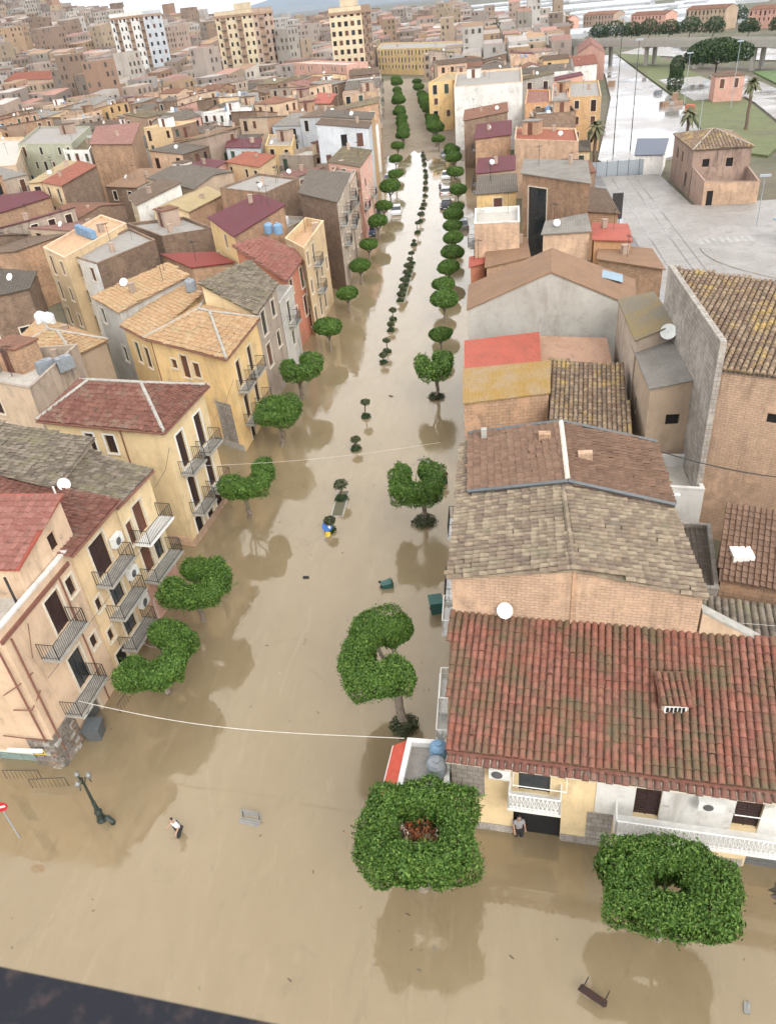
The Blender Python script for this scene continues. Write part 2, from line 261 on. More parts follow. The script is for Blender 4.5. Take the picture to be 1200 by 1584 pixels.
# ------------------------------------------------------------------ helpers: meshes, things, parts
def V3(p): return np.array(p, float)
class MB:
    """collects faces and links them as ONE mesh object"""
    def __init__(self): self.v = []; self.f = []; self.uv = []; self.t = []; self.mi = []
    def face(self, pts, uv=None, t=0.0, mi=0):
        k = len(self.v); self.v += [tuple(map(float, p)) for p in pts]; self.f.append(tuple(range(k, k+len(pts))))
        self.uv += uv if uv else [(0.0,0.0)]*len(pts); self.t.append(t); self.mi.append(mi); return self
    def flat(self, pts, t=0.0, mi=0):
        """a face with metric uv: u along its first edge, v across"""
        p = [V3(q) for q in pts]; u = p[1]-p[0]; u /= (np.linalg.norm(u) or 1); nn = np.cross(p[1]-p[0], p[2]-p[0]); nn /= (np.linalg.norm(nn) or 1); w = np.cross(nn, u)
        return self.face(pts, [(float(np.dot(q-p[0], u)), float(np.dot(q-p[0], w))) for q in p], t, mi)
    def box(self, x0, y0, z0, x1, y1, z1, t=0.0, mi=0):
        a,b,c,d,e,f,g,h = (x0,y0,z0),(x1,y0,z0),(x1,y1,z0),(x0,y1,z0),(x0,y0,z1),(x1,y0,z1),(x1,y1,z1),(x0,y1,z1)
        for q in ((a,b,f,e),(b,c,g,f),(c,d,h,g),(d,a,e,h),(e,f,g,h),(d,c,b,a)): self.flat(q, t, mi)
        return self
    def prism(self, poly, z0, z1, t=0.0, mi=0, bottom=True):
        n = len(poly)
        for i in range(n):
            a, b = poly[i], poly[(i+1)%n]; self.flat([(*a,z0),(*b,z0),(*b,z1),(*a,z1)], t, mi)
        self.flat([(*p,z1) for p in poly], t, mi)
        if bottom: self.flat([(*p,z0) for p in reversed(poly)], t, mi)
        return self
    def tube(self, pts, rad, seg=6, t=0.0, mi=0, cap=True):
        P = [V3(p) for p in pts]; n = len(P); rad = rad if isinstance(rad, (list, tuple)) else [rad]*n
        rings = []; up = V3((0.13,0.21,0.97))
        for i in range(n):
            d = P[min(i+1,n-1)]-P[max(i-1,0)]; d /= (np.linalg.norm(d) or 1)
            a = np.cross(d, up)
            if np.linalg.norm(a) < 0.2: a = np.cross(d, V3((1,0,0)))
            a /= np.linalg.norm(a); b = np.cross(d, a); up = -np.cross(a, d) if False else up
            rings.append([P[i]+rad[i]*(math.cos(2*math.pi*k/seg)*a+math.sin(2*math.pi*k/seg)*b) for k in range(seg)])
        for i in range(n-1):
            for k in range(seg):
                q = (k+1)%seg; self.face([rings[i][q], rings[i][k], rings[i+1][k], rings[i+1][q]], None, t, mi)
        if cap:
            self.face(rings[0], None, t, mi); self.face(list(reversed(rings[-1])), None, t, mi)
        return self
    def lathe(self, prof, x=0, y=0, seg=12, t=0.0, mi=0):
        for (r0,z0),(r1,z1) in zip(prof, prof[1:]):
            for k in range(seg):
                a, b = 2*math.pi*k/seg, 2*math.pi*(k+1)/seg
                q = [(x+r0*math.cos(a),y+r0*math.sin(a),z0),(x+r0*math.cos(b),y+r0*math.sin(b),z0),(x+r1*math.cos(b),y+r1*math.sin(b),z1),(x+r1*math.cos(a),y+r1*math.sin(a),z1)]
                if r0 < 1e-6: q = q[1:]
                elif r1 < 1e-6: q = q[:3]
                self.face(q, None, t, mi)
        return self
    def xf(self, ang, loc):
        c, s = math.cos(ang), math.sin(ang)
        self.v = [(c*x-s*y+loc[0], s*x+c*y+loc[1], z+loc[2]) for x, y, z in self.v]; return self
    def mesh(self, name, smooth=False):
        me = bpy.data.meshes.new(name); me.from_pydata(self.v, [], self.f)
        uvl = me.uv_layers.new(name='UVMap'); uvl.data.foreach_set('uv', np.array(self.uv, np.float32).ravel())
        if any(self.t):
            at = me.attributes.new('tint', 'FLOAT', 'FACE'); at.data.foreach_set('value', np.array(self.t, np.float32))
        if any(self.mi): me.polygons.foreach_set('material_index', np.array(self.mi, np.int32))
        if smooth: me.polygons.foreach_set('use_smooth', np.ones(len(self.f), bool))
        return me
    def build(self, name, mat, parent=None, world=True, smooth=False):
        """vertices are in world coordinates when world is True; they are stored relative to the thing"""
        if parent is not None and world:
            o = origin(parent); self.v = [(x-o[0], y-o[1], z-o[2]) for x, y, z in self.v]
        me = self.mesh(name, smooth)
        for mm in (mat if isinstance(mat, (list, tuple)) else [mat]): me.materials.append(MATS[mm])
        ob = bpy.data.objects.new(name, me); C.objects.link(ob)
        if parent is not None: ob.parent = parent
        return ob
def origin(o):
    p = Vector((0,0,0))
    while o is not None: p = p + Vector(o.location); o = o.parent
    return p
LABELS = set()
def tag(o, label=None, cat=None, group=None, kind=None):
    if label: o['label'] = label
    if cat: o['category'] = cat
    if group: o['group'] = group
    if kind: o['kind'] = kind
    return o
def thing(name, label, cat, loc, group=None, rz=0.0):
    o = bpy.data.objects.new(name, None); C.objects.link(o); o.location = loc; o.rotation_euler = (0,0,rz); o.empty_display_size = 0.3
    return tag(o, label, cat, group)
def inst(name, me, parent, loc, rz=0.0, sc=(1,1,1)):
    """a part that shares its mesh with its likes; loc in world coordinates"""
    ob = bpy.data.objects.new(name, me); C.objects.link(ob); o = origin(parent)
    ob.parent = parent; ob.location = (loc[0]-o[0], loc[1]-o[1], loc[2]-o[2]); ob.rotation_euler = (0,0,rz); ob.scale = sc
    return ob
MESHCACHE = {}
def shared(key, maker, mat, smooth=False):
    if key not in MESHCACHE:
        me = maker().mesh(key if isinstance(key, str) else key[0], smooth)
        for mm in (mat if isinstance(mat, (list, tuple)) else [mat]): me.materials.append(MATS[mm])
        MESHCACHE[key] = me
    return MESHCACHE[key]

# ------------------------------------------------------------------ roof tiles
def tile_shape(style, w, l):
    if style == 'coppi':
        pr = [(-0.5,0.0),(-0.30,0.068),(0.0,0.095),(0.30,0.068),(0.5,0.0)]; lift = 0.035; wf, wb = 0.92*w, 0.76*w
    elif style == 'flat':
        pr = [(-0.5,-0.02),(-0.40,0.05),(-0.26,0.0),(0.42,0.006),(0.5,-0.03)]; lift = 0.05; wf = wb = 1.0*w
    else:                                                  # interlocking tile with two rolls
        pr = [(-0.5,-0.02),(-0.36,0.075),(-0.16,0.01),(0.5,-0.02)]; lift = 0.05; wf = wb = 1.0*w
    fr = [(x*wf, 0.0, z+lift) for x, z in pr]; bk = [(x*wb, l*1.12, z) for x, z in pr]
    v = fr+bk; k = len(pr)
    f = [(i, i+1, k+i+1, k+i) for i in range(k-1)]
    v += [(fr[0][0],0,0.0),(fr[-1][0],0,0.0)]; f.append(tuple([2*k]+[2*k+1]+list(range(k-1,-1,-1))))
    return np.array(v), f
def poly2d_in(poly, x, y):
    r = False; n = len(poly)
    for i in range(n):
        (x0,y0),(x1,y1) = poly[i], poly[(i+1)%n]
        if (y0 > y) != (y1 > y) and x < (x1-x0)*(y-y0)/(y1-y0)+x0: r = not r
    return r
def tile_slopes(roof, slopes, style, tw, tl, mat, singles=0, seed=1, jitter=0.012):
    """covers the slopes with tiles; the ones nearest the camera are objects of their own, the rest one part"""
    rng = random.Random(seed); tv, tf = tile_shape(style, tw, tl); places = []
    for poly in slopes:
        P = [V3(p) for p in poly]; u = P[1]-P[0]; u /= np.linalg.norm(u)
        n = np.cross(P[1]-P[0], P[2]-P[0]); n /= np.linalg.norm(n)
        if n[2] < 0: n = -n
        v = np.cross(n, u); q = [(float(np.dot(p-P[0],u)), float(np.dot(p-P[0],v))) for p in P]
        u0, u1 = min(a for a,b in q), max(a for a,b in q); v1 = max(b for a,b in q)
        for j in range(int(v1/tl)+1):
            for i in range(int((u1-u0)/tw)+1):
                cu, cv = u0+(i+0.5)*tw, j*tl
                if poly2d_in(q, cu, cv+0.5*tl) or (j == 0 and poly2d_in(q, cu, 0.05)):
                    a = rng.gauss(0, jitter); M = np.stack([u*math.cos(a)+v*math.sin(a), v*math.cos(a)-u*math.sin(a), n], 1)
                    sag = 0.035*(1+math.sin(cu*0.9+seed)*math.cos(cv*0.8+seed*2)); slip = -0.09 if rng.random() < 0.025 else 0.0
                    places.append((P[0]+u*cu+v*(cv-0.03+slip+rng.gauss(0,jitter*1.6))+n*(0.004+sag+abs(rng.gauss(0,jitter))), M))
    o = np.array(origin(roof))
    order = sorted(range(len(places)), key=lambda k: np.linalg.norm(places[k][0]-np.array((0,0,30.0))))
    me = bpy.data.meshes.new('roof_tile'); me.from_pydata([tuple(p) for p in tv], [], tf); me.materials.append(MATS[mat])
    for k in order[:singles]:
        p, M = places[k]; ob = bpy.data.objects.new('roof_tile', me); C.objects.link(ob); ob.parent = roof
        m4 = Matrix([[*M[0], p[0]-o[0]],[*M[1], p[1]-o[1]],[*M[2], p[2]-o[2]],[0,0,0,1]]); ob.matrix_local = m4
    rest = order[singles:]
    if rest:
        nv = len(tv); vv = np.concatenate([(tv@places[k][1].T)+places[k][0]-o for k in rest]); ff = [tuple(i*nv+a for a in f) for i in range(len(rest)) for f in tf]
        me = bpy.data.meshes.new('roof_tiles'); me.from_pydata(vv.tolist(), [], ff)
        at = me.attributes.new('tint','FLOAT','FACE'); t = np.repeat(np.array([rng.random() for _ in rest], np.float32), len(tf)); at.data.foreach_set('value', t)
        me.materials.append(MATS[mat]); ob = bpy.data.objects.new('roof_tiles', me); C.objects.link(ob); ob.parent = roof; ob['kind'] = 'stuff'

# ------------------------------------------------------------------ house parts
def unit(a): a = V3(a); return a/(np.linalg.norm(a) or 1)
def offset_quad(q, d):
    n = len(q); r = []
    for i in range(n):
        p0, p1, p2 = V3((*q[i-1],0))[:2], V3((*q[i],0))[:2], V3((*q[(i+1)%n],0))[:2]
        e1, e2 = unit(p1-p0), unit(p2-p1); n1, n2 = np.array((e1[1],-e1[0])), np.array((e2[1],-e2[0]))
        b = n1+n2; b = b/max(0.35, np.dot(b, n1)); r.append(tuple(p1+b*d))
    return r
def wall_face(mb, p0, p1, z0, zt0, zt1, opens, depth=0.17):
    """one wall, with real openings: p0 -> p1 with the outside on the right"""
    p0, p1 = np.array(p0,float), np.array(p1,float); L = np.linalg.norm(p1-p0); d = (p1-p0)/L; inn = np.array((-d[1], d[0]))
    P = lambda u, z, k=0.0: (*(p0+d*u+inn*k), z)
    zt = min(zt0, zt1)
    opens = [(max(0.05,a),min(L-0.05,b),max(z0+0.02,c),min(zt-0.06,e)) for a,b,c,e in opens]; opens = [o for o in opens if o[1]-o[0]>0.1 and o[3]-o[2]>0.1]
    us = sorted({0.0, L, *[o[0] for o in opens], *[o[1] for o in opens]}); zs = sorted({z0, zt, *[o[2] for o in opens], *[o[3] for o in opens]})
    for j in range(len(zs)-1):
        run = None
        for i in range(len(us)):
            hole = i == len(us)-1 or any(o[0]-1e-6 <= us[i] and us[i+1] <= o[1]+1e-6 and o[2]-1e-6 <= zs[j] and zs[j+1] <= o[3]+1e-6 for o in opens)
            if not hole and run is None: run = us[i]
            if hole and run is not None:
                a, b = run, us[i]; mb.face([P(a,zs[j]),P(b,zs[j]),P(b,zs[j+1]),P(a,zs[j+1])], [(a,zs[j]),(b,zs[j]),(b,zs[j+1]),(a,zs[j+1])]); run = None
    if abs(zt0-zt1) > 1e-4:
        tri = [P(0,zt),P(L,zt),P(L,zt1),P(0,zt0)]; uv = [(0,zt),(L,zt),(L,zt1),(0,zt0)]
        k = 3 if zt0 <= zt1 else 2
        del tri[k], uv[k]
        mb.face(tri, uv)
    for a,b,c,e in opens:
        for q in ((P(a,c),P(a,c,depth),P(a,e,depth),P(a,e)),(P(b,c,depth),P(b,c),P(b,e),P(b,e,depth)),(P(a,e),P(a,e,depth),P(b,e,depth),P(b,e)),(P(a,c,depth),P(a,c),P(b,c),P(b,c,depth))): mb.flat(q)
PANE = dict(dark='shutter_dark', brown='shutter_brown', green='shutter_green', void='void', glass='glass', garage='garage', mint='greenmetal')
def mk_window(w, h, trim):
    def f():
        mb = MB(); t = 0.13; y0, y1 = -0.035, 0.02
        mb.box(-w/2-t, y0, 0, -w/2, y1, h+t).box(w/2, y0, 0, w/2+t, y1, h+t).box(-w/2, y0, h, w/2, y1, h+t).box(-w/2-t, y0-0.06, -0.09, w/2+t, y1, -0.002)
        return mb
    return shared(('window',round(w,2),round(h,2),trim), f, trim)
def mk_pane(w, h, st):
    def f():
        mb = MB(); mb.box(-w/2, 0.13, 0, w/2, 0.155, h)
        if st in ('dark','brown','green','glass','mint'):
            mb.box(-0.03, 0.10, 0, 0.03, 0.13, h).box(-w/2, 0.105, 0, -w/2+0.05, 0.13, h).box(w/2-0.05, 0.105, 0, w/2, 0.13, h).box(-w/2, 0.107, h-0.06, w/2, 0.13, h)
            if st != 'glass':
                for k in range(1, int(h/0.16)): mb.box(-w/2+0.06, 0.112, k*0.16-0.045, -0.04, 0.13, k*0.16+0.045).box(0.04, 0.112, k*0.16-0.045, w/2-0.06, 0.13, k*0.16+0.045)
            else: mb.box(-w/2, 0.108, h*0.55, w/2, 0.13, h*0.55+0.05)
        if st == 'garage':
            for k in range(int(h/0.2)): mb.box(-w/2, 0.112, k*0.2, w/2, 0.13, k*0.2+0.13)
        return mb
    return shared(('pane',round(w,2),round(h,2),st), f, PANE[st])
def window(parent, p, ang, w, h, st, trim):
    """p: middle of the sill on the wall face"""
    if trim:
        o = inst('window', mk_window(w, h, trim), parent, p, ang)
        pn = bpy.data.objects.new('shutter' if st in ('dark','brown','green','garage','mint') else 'pane', mk_pane(w, h, st)); C.objects.link(pn); pn.parent = o
    else: o = inst('window', mk_pane(w, h, st), parent, p, ang)
    return o
def mk_rail(w, d, h, step, style):
    def f():
        mb = MB(); r = 0.016 if style != 'white' else 0.022
        def run(a, b):
            L = math.hypot(b[0]-a[0], b[1]-a[1]); k = max(2, int(L/step))
            mb.tube([(*a,h),(*b,h)], r*1.5, 4); mb.tube([(*a,0.1),(*b,0.1)], r, 4)
            for i in range(k+1):
                x, y = a[0]+(b[0]-a[0])*i/k, a[1]+(b[1]-a[1])*i/k; mb.tube([(x,y,0.0),(x,y,h)], r*(1.7 if i in (0,k) else 0.8), 4)
            if style == 'white':
                for i in range(k):
                    x0,y0,x1,y1 = [a[j%2]+(b[j%2]-a[j%2])*(i+j//2)/k for j in range(4)]
                    mb.tube([(x0,y0,0.12),(x1,y1,h-0.05)], r*0.8, 4); mb.tube([(x1,y1,0.12),(x0,y0,h-0.05)], r*0.8, 4)
        e = 0.05
        run((-w/2+e,-d+e),(w/2-e,-d+e)); run((-w/2+e,0),(-w/2+e,-d+e)); run((w/2-e,0),(w/2-e,-d+e))
        return mb
    return shared(('railing',w,d,h,style), f, {'white':'white_paint','iron':'iron','green':'iron_green'}[style])
def balcony(parent, p, ang, w, d=0.95, style='iron', h=0.95, slab='concrete', step=0.13):
    """balcony > slab, railing; p is the middle of its inner edge on the wall at floor level"""
    w, d = round(w,2), round(d,2)
    s = inst('balcony', shared(('balcony',w,d,slab), lambda: MB().box(-w/2,-d,-0.14,w/2,0.0,0.0).box(-w/2+0.25,-d*0.7,-0.3,-w/2+0.4,0,-0.14).box(w/2-0.4,-d*0.7,-0.3,w/2-0.25,0,-0.14), slab), parent, p, ang)
    r = bpy.data.objects.new('railing', mk_rail(w, d, h, step, style)); C.objects.link(r); r.parent = s
    return s
def tank_mesh(kind):
    if kind == 'box':
        return MB().box(-0.6,-0.35,0.1,0.6,0.35,0.95).box(-0.55,-0.3,0.95,0.55,0.3,1.05).box(-0.5,-0.3,0,-0.35,0.3,0.1).box(0.35,-0.3,0,0.5,0.3,0.1).box(-0.15,-0.15,1.05,0.15,0.15,1.12)
    return MB().lathe([(0.0,0.0),(0.52,0.0),(0.55,0.05),(0.55,0.32),(0.57,0.35),(0.55,0.38),(0.55,0.72),(0.57,0.75),(0.55,0.78),(0.54,1.0),(0.42,1.17),(0.2,1.25),(0.2,1.32),(0.0,1.33)], seg=14)
def tank(p, mat='tank_grey', kind='round', s=1.0, parent=None, rz=0.0, label=None, group=None):
    me = shared(('water_tank',kind,mat), lambda: tank_mesh(kind), mat, False)
    if parent is not None: return inst('water_tank', me, parent, p, rz, (s,s,s))
    o = bpy.data.objects.new('water_tank', me); C.objects.link(o); o.location = p; o.scale = (s,s,s); o.rotation_euler = (0,0,rz)
    return tag(o, label, 'water tank', group)
def dish(parent, p, r=0.45, az=0.0, mat='white_paint'):
    mb = MB(); el = math.radians(35); ax = np.array((math.cos(az)*math.cos(el), math.sin(az)*math.cos(el), math.sin(el)))
    a = unit(np.cross(ax, (0,0,1))); b = np.cross(a, ax); c = V3(p)+np.array((0,0,0.55)); seg = 16
    prof = [(0,0),(0.35,0.03),(0.7,0.11),(1.0,0.22)]
    for (r0,d0),(r1,d1) in zip(prof, prof[1:]):
        for k in range(seg):
            t0, t1 = 2*math.pi*k/seg, 2*math.pi*(k+1)/seg
            P = lambda rr, dd, t: c+r*(rr*(math.cos(t)*a+math.sin(t)*b)+dd*ax)
            q = [P(r0,d0,t0),P(r0,d0,t1),P(r1,d1,t1),P(r1,d1,t0)]
            mb.face(q[1:] if r0 == 0 else q)
    mb.tube([p, c], 0.03, 5); mb.tube([c, c+ax*r*0.9], 0.015, 4); mb.tube([c+ax*r*0.85, c+ax*r*1.0], 0.05, 5)
    return mb.build('satellite_dish', mat, parent)
def ac_unit(parent, p, ang, w=0.85, h=0.6, d=0.32):
    o = inst('air_conditioner', shared(('air_conditioner',w,h), lambda: MB().box(-w/2,-d-0.06,0,w/2,-0.06,h).box(-w/2+0.08,-0.06,-0.05,-w/2+0.12,0.01,0.3).box(w/2-0.12,-0.06,-0.05,w/2-0.08,0.01,0.3), 'appliance'), parent, p, ang)
    g = bpy.data.objects.new('fan_grille', shared(('fan_grille',w,h), lambda: _grille(w,h,d), 'fan_grille')); C.objects.link(g); g.parent = o
    return o
def _grille(w, h, d):
    mb = MB(); r = h*0.38; cx, cz, y = -w*0.12, h/2, -d-0.075
    for k in range(14):
        a, b = 2*math.pi*k/14, 2*math.pi*(k+1)/14
        mb.face([(cx,y-0.01,cz),(cx+r*math.cos(a),y,cz+r*math.sin(a)),(cx+r*math.cos(b),y,cz+r*math.sin(b))])
    return mb

def antenna_mesh():
    mb = MB().tube([(0,0,0),(0,0,2.4)],0.025,4)
    for k in range(6): mb.tube([(-0.45+0.18*k,-0.3+0.03*k,2.25),(-0.45+0.18*k,0.3-0.03*k,2.25)],0.012,4)
    return mb.tube([(-0.5,0,2.25),(0.5,0,2.25)],0.015,4).tube([(0,-0.25,1.8),(0,0.25,1.8)],0.012,4)
def roof_clutter(H, q, zs, roof, rng, par):
    """aerials, chimneys and stair heads on the roofs of the town"""
    P = lambda a, b: tuple((1-a)*((1-b)*np.array(q[0])+b*np.array(q[3]))+a*((1-b)*np.array(q[1])+b*np.array(q[2])))
    zz = lambda a, b: (1-a)*((1-b)*zs[0]+b*zs[3])+a*((1-b)*zs[1]+b*zs[2])
    base = -par if roof == 'flat' else -0.05
    for _ in range(rng.choice((0,1,1,2))):
        a, b = rng.uniform(0.2,0.8), rng.uniform(0.3,0.9); inst('aerial', shared('aerial', antenna_mesh, 'iron'), H, (*P(a,b), zz(a,b)+base), rng.uniform(0,3))
    if rng.random() < 0.7:
        a, b = rng.uniform(0.15,0.85), rng.uniform(0.3,0.85); w = rng.uniform(0.3,0.5); inst('chimney', shared('chimney', lambda: MB().box(-0.5,-0.4,-0.3,0.5,0.4,1.2).box(-0.58,-0.48,1.2,0.58,0.48,1.3), 'wall_dusty'), H, (*P(a,b), zz(a,b)+base), rng.uniform(0,1), (w*1.4,w*1.4,0.8))
    if roof == 'flat' and rng.random() < 0.6:
        a, b = rng.choice((0.28,0.7)), rng.uniform(0.55,0.72); x, y = P(a,b); w = rng.uniform(1.1,1.7); z_ = zz(a,b)+base; an = math.atan2(q[1][1]-q[0][1], q[1][0]-q[0][0])
        hut = MB().box(-w,-1.1,0,w,1.1,2.1).xf(an,(x,y,z_)).build('stair_head', rng.choice(('wall_dusty','wall_beige','tufo','wall_white')), H); MB().box(-w-0.15,-1.25,2.1,w+0.15,1.25,2.22).xf(an,(x,y,z_)).build('stair_roof', rng.choice(('roof_brown','sheet_grey','sheet_maroon','roof_terracotta')), hut)
        MB().box(-0.4,-1.13,0.05,0.4,-1.102,1.9).xf(an,(x,y,z_)).build('stair_door','shutter_brown',hut)
    if rng.random() < 0.3:
        a, b = rng.uniform(0.2,0.8), rng.uniform(0.2,0.5); dish(H, (*P(a,b), zz(a,b)+base), 0.4, rng.uniform(-2.4,-0.8), 'appliance')
def edge_frame(q, i):
    a, b = np.array(q[i]), np.array(q[(i+1)%len(q)]); L = np.linalg.norm(b-a); d = (b-a)/L
    return a, b, d, L, math.atan2(d[1], d[0])
AUTO_ST = ['dark','brown','dark','green','glass','void','brown']
def house(name, label, q, z, cat='house', group=None, z0=-0.5, roof='mono', rise=1.2, axis='f', wall='wall_cream', wallside=None, rm='roof_brown', wins=None, trim='trim_cream',
          tiles=None, oh=0.22, par=0.5, singles=0, thick=0.10, seed=0, auto=(), autop=0.75, floors=3.0, balc=None, gutter_or_shadow_line=None, pw=None, hipin=None, detail=True, clutter=False):
    """q: footprint FL, FR, BR, BL (counter-clockwise seen from above); z: one eave height or four"""
    rng = random.Random(seed*7919+17); zs = list(z) if isinstance(z, (list, tuple)) else [z]*4
    cx, cy = sum(p[0] for p in q)/4, sum(p[1] for p in q)/4
    H = thing(name, label, cat, (cx, cy, z0), group)
    wins = {k: list(v) for k, v in (wins or {}).items()}
    for i in auto:
        a, b, d, L, ang = edge_frame(q, i); zt = min(zs[i], zs[(i+1)%4]); nf = max(1, int((zt-0.3)/floors)); nc = max(1, int(L/2.7))
        lst = wins.setdefault(i, [])
        for fl in range(nf):
            for k in range(nc):
                if rng.random() > autop: continue
                u = (k+0.5)*L/nc+rng.uniform(-0.2,0.2); zb = zt-(nf-fl)*floors+(0.75 if rng.random() < 0.5 else 0.15)
                h = 1.5 if zb-(zt-(nf-fl)*floors) > 0.5 else 2.15
                if zb < 0.05: zb = 0.05
                bl = (h > 2 and fl > 0 and balc and rng.random() < 0.75)
                lst.append((u, zb, 0.95 if h < 2 else 1.1, h, rng.choice(AUTO_ST), bl))
    if roof == 'mono':                                   # keep the roof plane flat
        Am = np.array([(a_, b_, 1.0) for a_, b_ in q]); pl = np.linalg.lstsq(Am, np.array(zs), rcond=None)[0]; zs = [float(v) for v in Am@pl]
    # wall heights along each side
    top = zs; wallm = wall
    ridge = None
    mid = lambda a, b: (np.array(a)+np.array(b))/2
    if roof == 'gable':
        ridge = (mid(q[0],q[1]), mid(q[3],q[2]), (zs[0]+zs[1])/2+rise, (zs[2]+zs[3])/2+rise) if axis == 'f' else (mid(q[0],q[3]), mid(q[1],q[2]), (zs[0]+zs[3])/2+rise, (zs[1]+zs[2])/2+rise)
    groups = {}
    for i in range(4):
        a, b, d, L, ang = edge_frame(q, i); j = (i+1)%4
        ops = [(w[0]-w[2]/2, w[0]+w[2]/2, w[1], w[1]+w[3]) for w in wins.get(i, [])]
        mb = groups.setdefault((wallside or {}).get(i, wallm), MB())
        if roof == 'gable' and ((axis == 'f' and i in (0,2)) or (axis == 's' and i in (1,3))):
            g = ridge[0] if i in (0,3) else ridge[1]; gz = ridge[2] if i in (0,3) else ridge[3]
            zt = min(top[i], top[j]); wall_face(mb, a, b, z0, zt, zt, ops)
            u = float(np.dot(np.array(g)-a, d)); mb.face([(*a,zt),(*b,zt),(*b,top[j]),(*g,gz),(*a,top[i])], [(0,zt),(L,zt),(L,top[j]),(u,gz),(0,top[i])])
        else: wall_face(mb, a, b, z0, top[i], top[j], ops)
    for m_, mb in groups.items(): mb.build('wall', m_, H)
    # roof
    slopes = []
    if roof == 'flat':
        mb = MB(); inq = offset_quad(q, -0.2); outq = offset_quad(q, 0.03)
        for i in range(4):
            j = (i+1)%4
            mb.flat([(*outq[i],zs[i]),(*outq[j],zs[j]),(*inq[j],zs[j]),(*inq[i],zs[i])])
            mb.flat([(*inq[i],zs[i]),(*inq[j],zs[j]),(*inq[j],zs[j]-par),(*inq[i],zs[i]-par)])
            mb.flat([(*outq[i],zs[i]-0.12),(*outq[j],zs[j]-0.12),(*outq[j],zs[j]),(*outq[i],zs[i])])
        mb.build('parapet', pw or wallm, H)
        MB().flat([(*inq[i],zs[i]-par) for i in range(4)]).build('roof', rm, H)
    else:
        e = offset_quad(q, oh); E4 = [(*e[i], (float(pl[0]*e[i][0]+pl[1]*e[i][1]+pl[2])+0.02) if roof == 'mono' else zs[i]+0.02) for i in range(4)]
        if roof == 'mono':
            k = min(range(4), key=lambda i: zs[i]+zs[(i+1)%4]); slopes = [[E4[(k+i)%4] for i in range(4)]]
        elif roof == 'gable':
            if axis == 'f':
                r0 = (*mid(e[0],e[1]), ridge[2]); r1 = (*mid(e[3],e[2]), ridge[3]); slopes = [[E4[1],E4[2],r1,r0],[E4[3],E4[0],r0,r1]]
            else:
                r0 = (*mid(e[0],e[3]), ridge[2]); r1 = (*mid(e[1],e[2]), ridge[3]); slopes = [[E4[0],E4[1],r1,r0],[E4[2],E4[3],r0,r1]]
        elif roof == 'hip':
            m0, m1 = mid(e[0],e[3]), mid(e[1],e[2]); w_ = np.linalg.norm(np.array(e[0])-np.array(e[3]))
            L_ = np.linalg.norm(m1-m0); t0 = min(0.48, 0.5*w_/L_) if hipin is None else hipin
            zr = sum(zs)/4+rise; c0, c1 = m0+(m1-m0)*t0, m1+(m0-m1)*t0; r0, r1 = (*c0,zr), (*c1,zr)
            slopes = [[E4[0],E4[1],r1,r0],[E4[1],E4[2],r1],[E4[2],E4[3],r0,r1],[E4[3],E4[0],r0]]
        mb = MB()
        for s in slopes:
            mb.flat(s); lo = [(x,y,zz-thick) for x,y,zz in s]; mb.flat(list(reversed(lo)))
            for i in range(len(s)):
                j = (i+1)%len(s); mb.flat([lo[i],lo[j],s[j],s[i]])
        R_ = mb.build('roof', rm, H)
        if tiles:
            style, tw, tl, tm = tiles; tile_slopes(R_, slopes, style, tw, tl, tm, singles, seed+5)
            if detail and roof in ('gable','hip'):
                rb = MB(); rl = [(slopes[0][2], slopes[0][3])] if roof == 'hip' else [(slopes[0][2], slopes[0][3])]
                if roof == 'hip': rl += [(E4[0],slopes[0][3]),(E4[1],slopes[0][2]),(E4[2],slopes[0][2]),(E4[3],slopes[0][3])]
                for a, b in rl:
                    a, b = V3(a)+(0,0,0.07), V3(b)+(0,0,0.07); rb.tube([a, b], 0.12, 6)
                rb.build('ridge_cap', tm if roof == 'gable' else 'concrete', R_)
    if gutter_or_shadow_line:
        for i in gutter_or_shadow_line:
            a, b = E4[i], E4[(i+1)%4]; o_ = unit(np.array((b[1]-a[1], -(b[0]-a[0]), 0)))*0.05
            MB().tube([V3(a)+o_-(0,0,0.09), V3(b)+o_-(0,0,0.09)], 0.07, 6).build('gutter_or_shadow_line', 'trim_rust', H)
    for i, lst in wins.items():
        a, b, d, L, ang = edge_frame(q, i)
        for w in lst:
            p = a+d*w[0]; zb = max(w[1], z0+0.02); h = min(w[3], min(zs[i],zs[(i+1)%4])-0.06-zb)
            window(H, (p[0], p[1], zb), ang, w[2], h, w[4], trim)
            if len(w) > 5 and w[5]: balcony(H, (p[0], p[1], zb-0.02), ang, w[2]+0.9, 0.85, balc if isinstance(balc, str) else 'iron')
    if clutter: roof_clutter(H, q, zs, roof, rng, par)
    return H

# ------------------------------------------------------------------ the setting: ground, flood water, car park, hills
def street_dx(y):
    if y < 120: return 0.0
    if y < 185: return -0.00085*(y-120)**2
    return -0.00085*65**2-0.1105*(y-185)
def smooth(t): t = min(1.0, max(0.0, t)); return t*t*(3-2*t)
def ground_z(x, y):
    d = math.hypot(x, y)
    if d < 1: return 0.0
    s = min(1.3, max(0.0, (-x/d-0.2)/0.25))
    return s*50*smooth((d-350)/850)
def setting(o, kind='structure'): o['kind'] = kind; return o
patchy('soil', [(0.105,0.085,0.06),(0.14,0.12,0.08),(0.08,0.085,0.045),(0.15,0.135,0.10)], 0.02)
mb = MB(); xs = [-15500,-6000,-4000,-2500,-1700]+list(range(-1300,1301,100))+[1700,2500,4000,6000,15500]; ys = [-300,-60]+list(range(40,1800,80))+[2100,2600,3400,4600,6500,9000,14000,25000]
for i in range(len(xs)-1):
    for j in range(len(ys)-1):
        q = [(xs[a], ys[b]) for a, b in ((i,j),(i+1,j),(i+1,j+1),(i,j+1))]; mb.face([(x, y, ground_z(x,y)-0.45) for x, y in q])
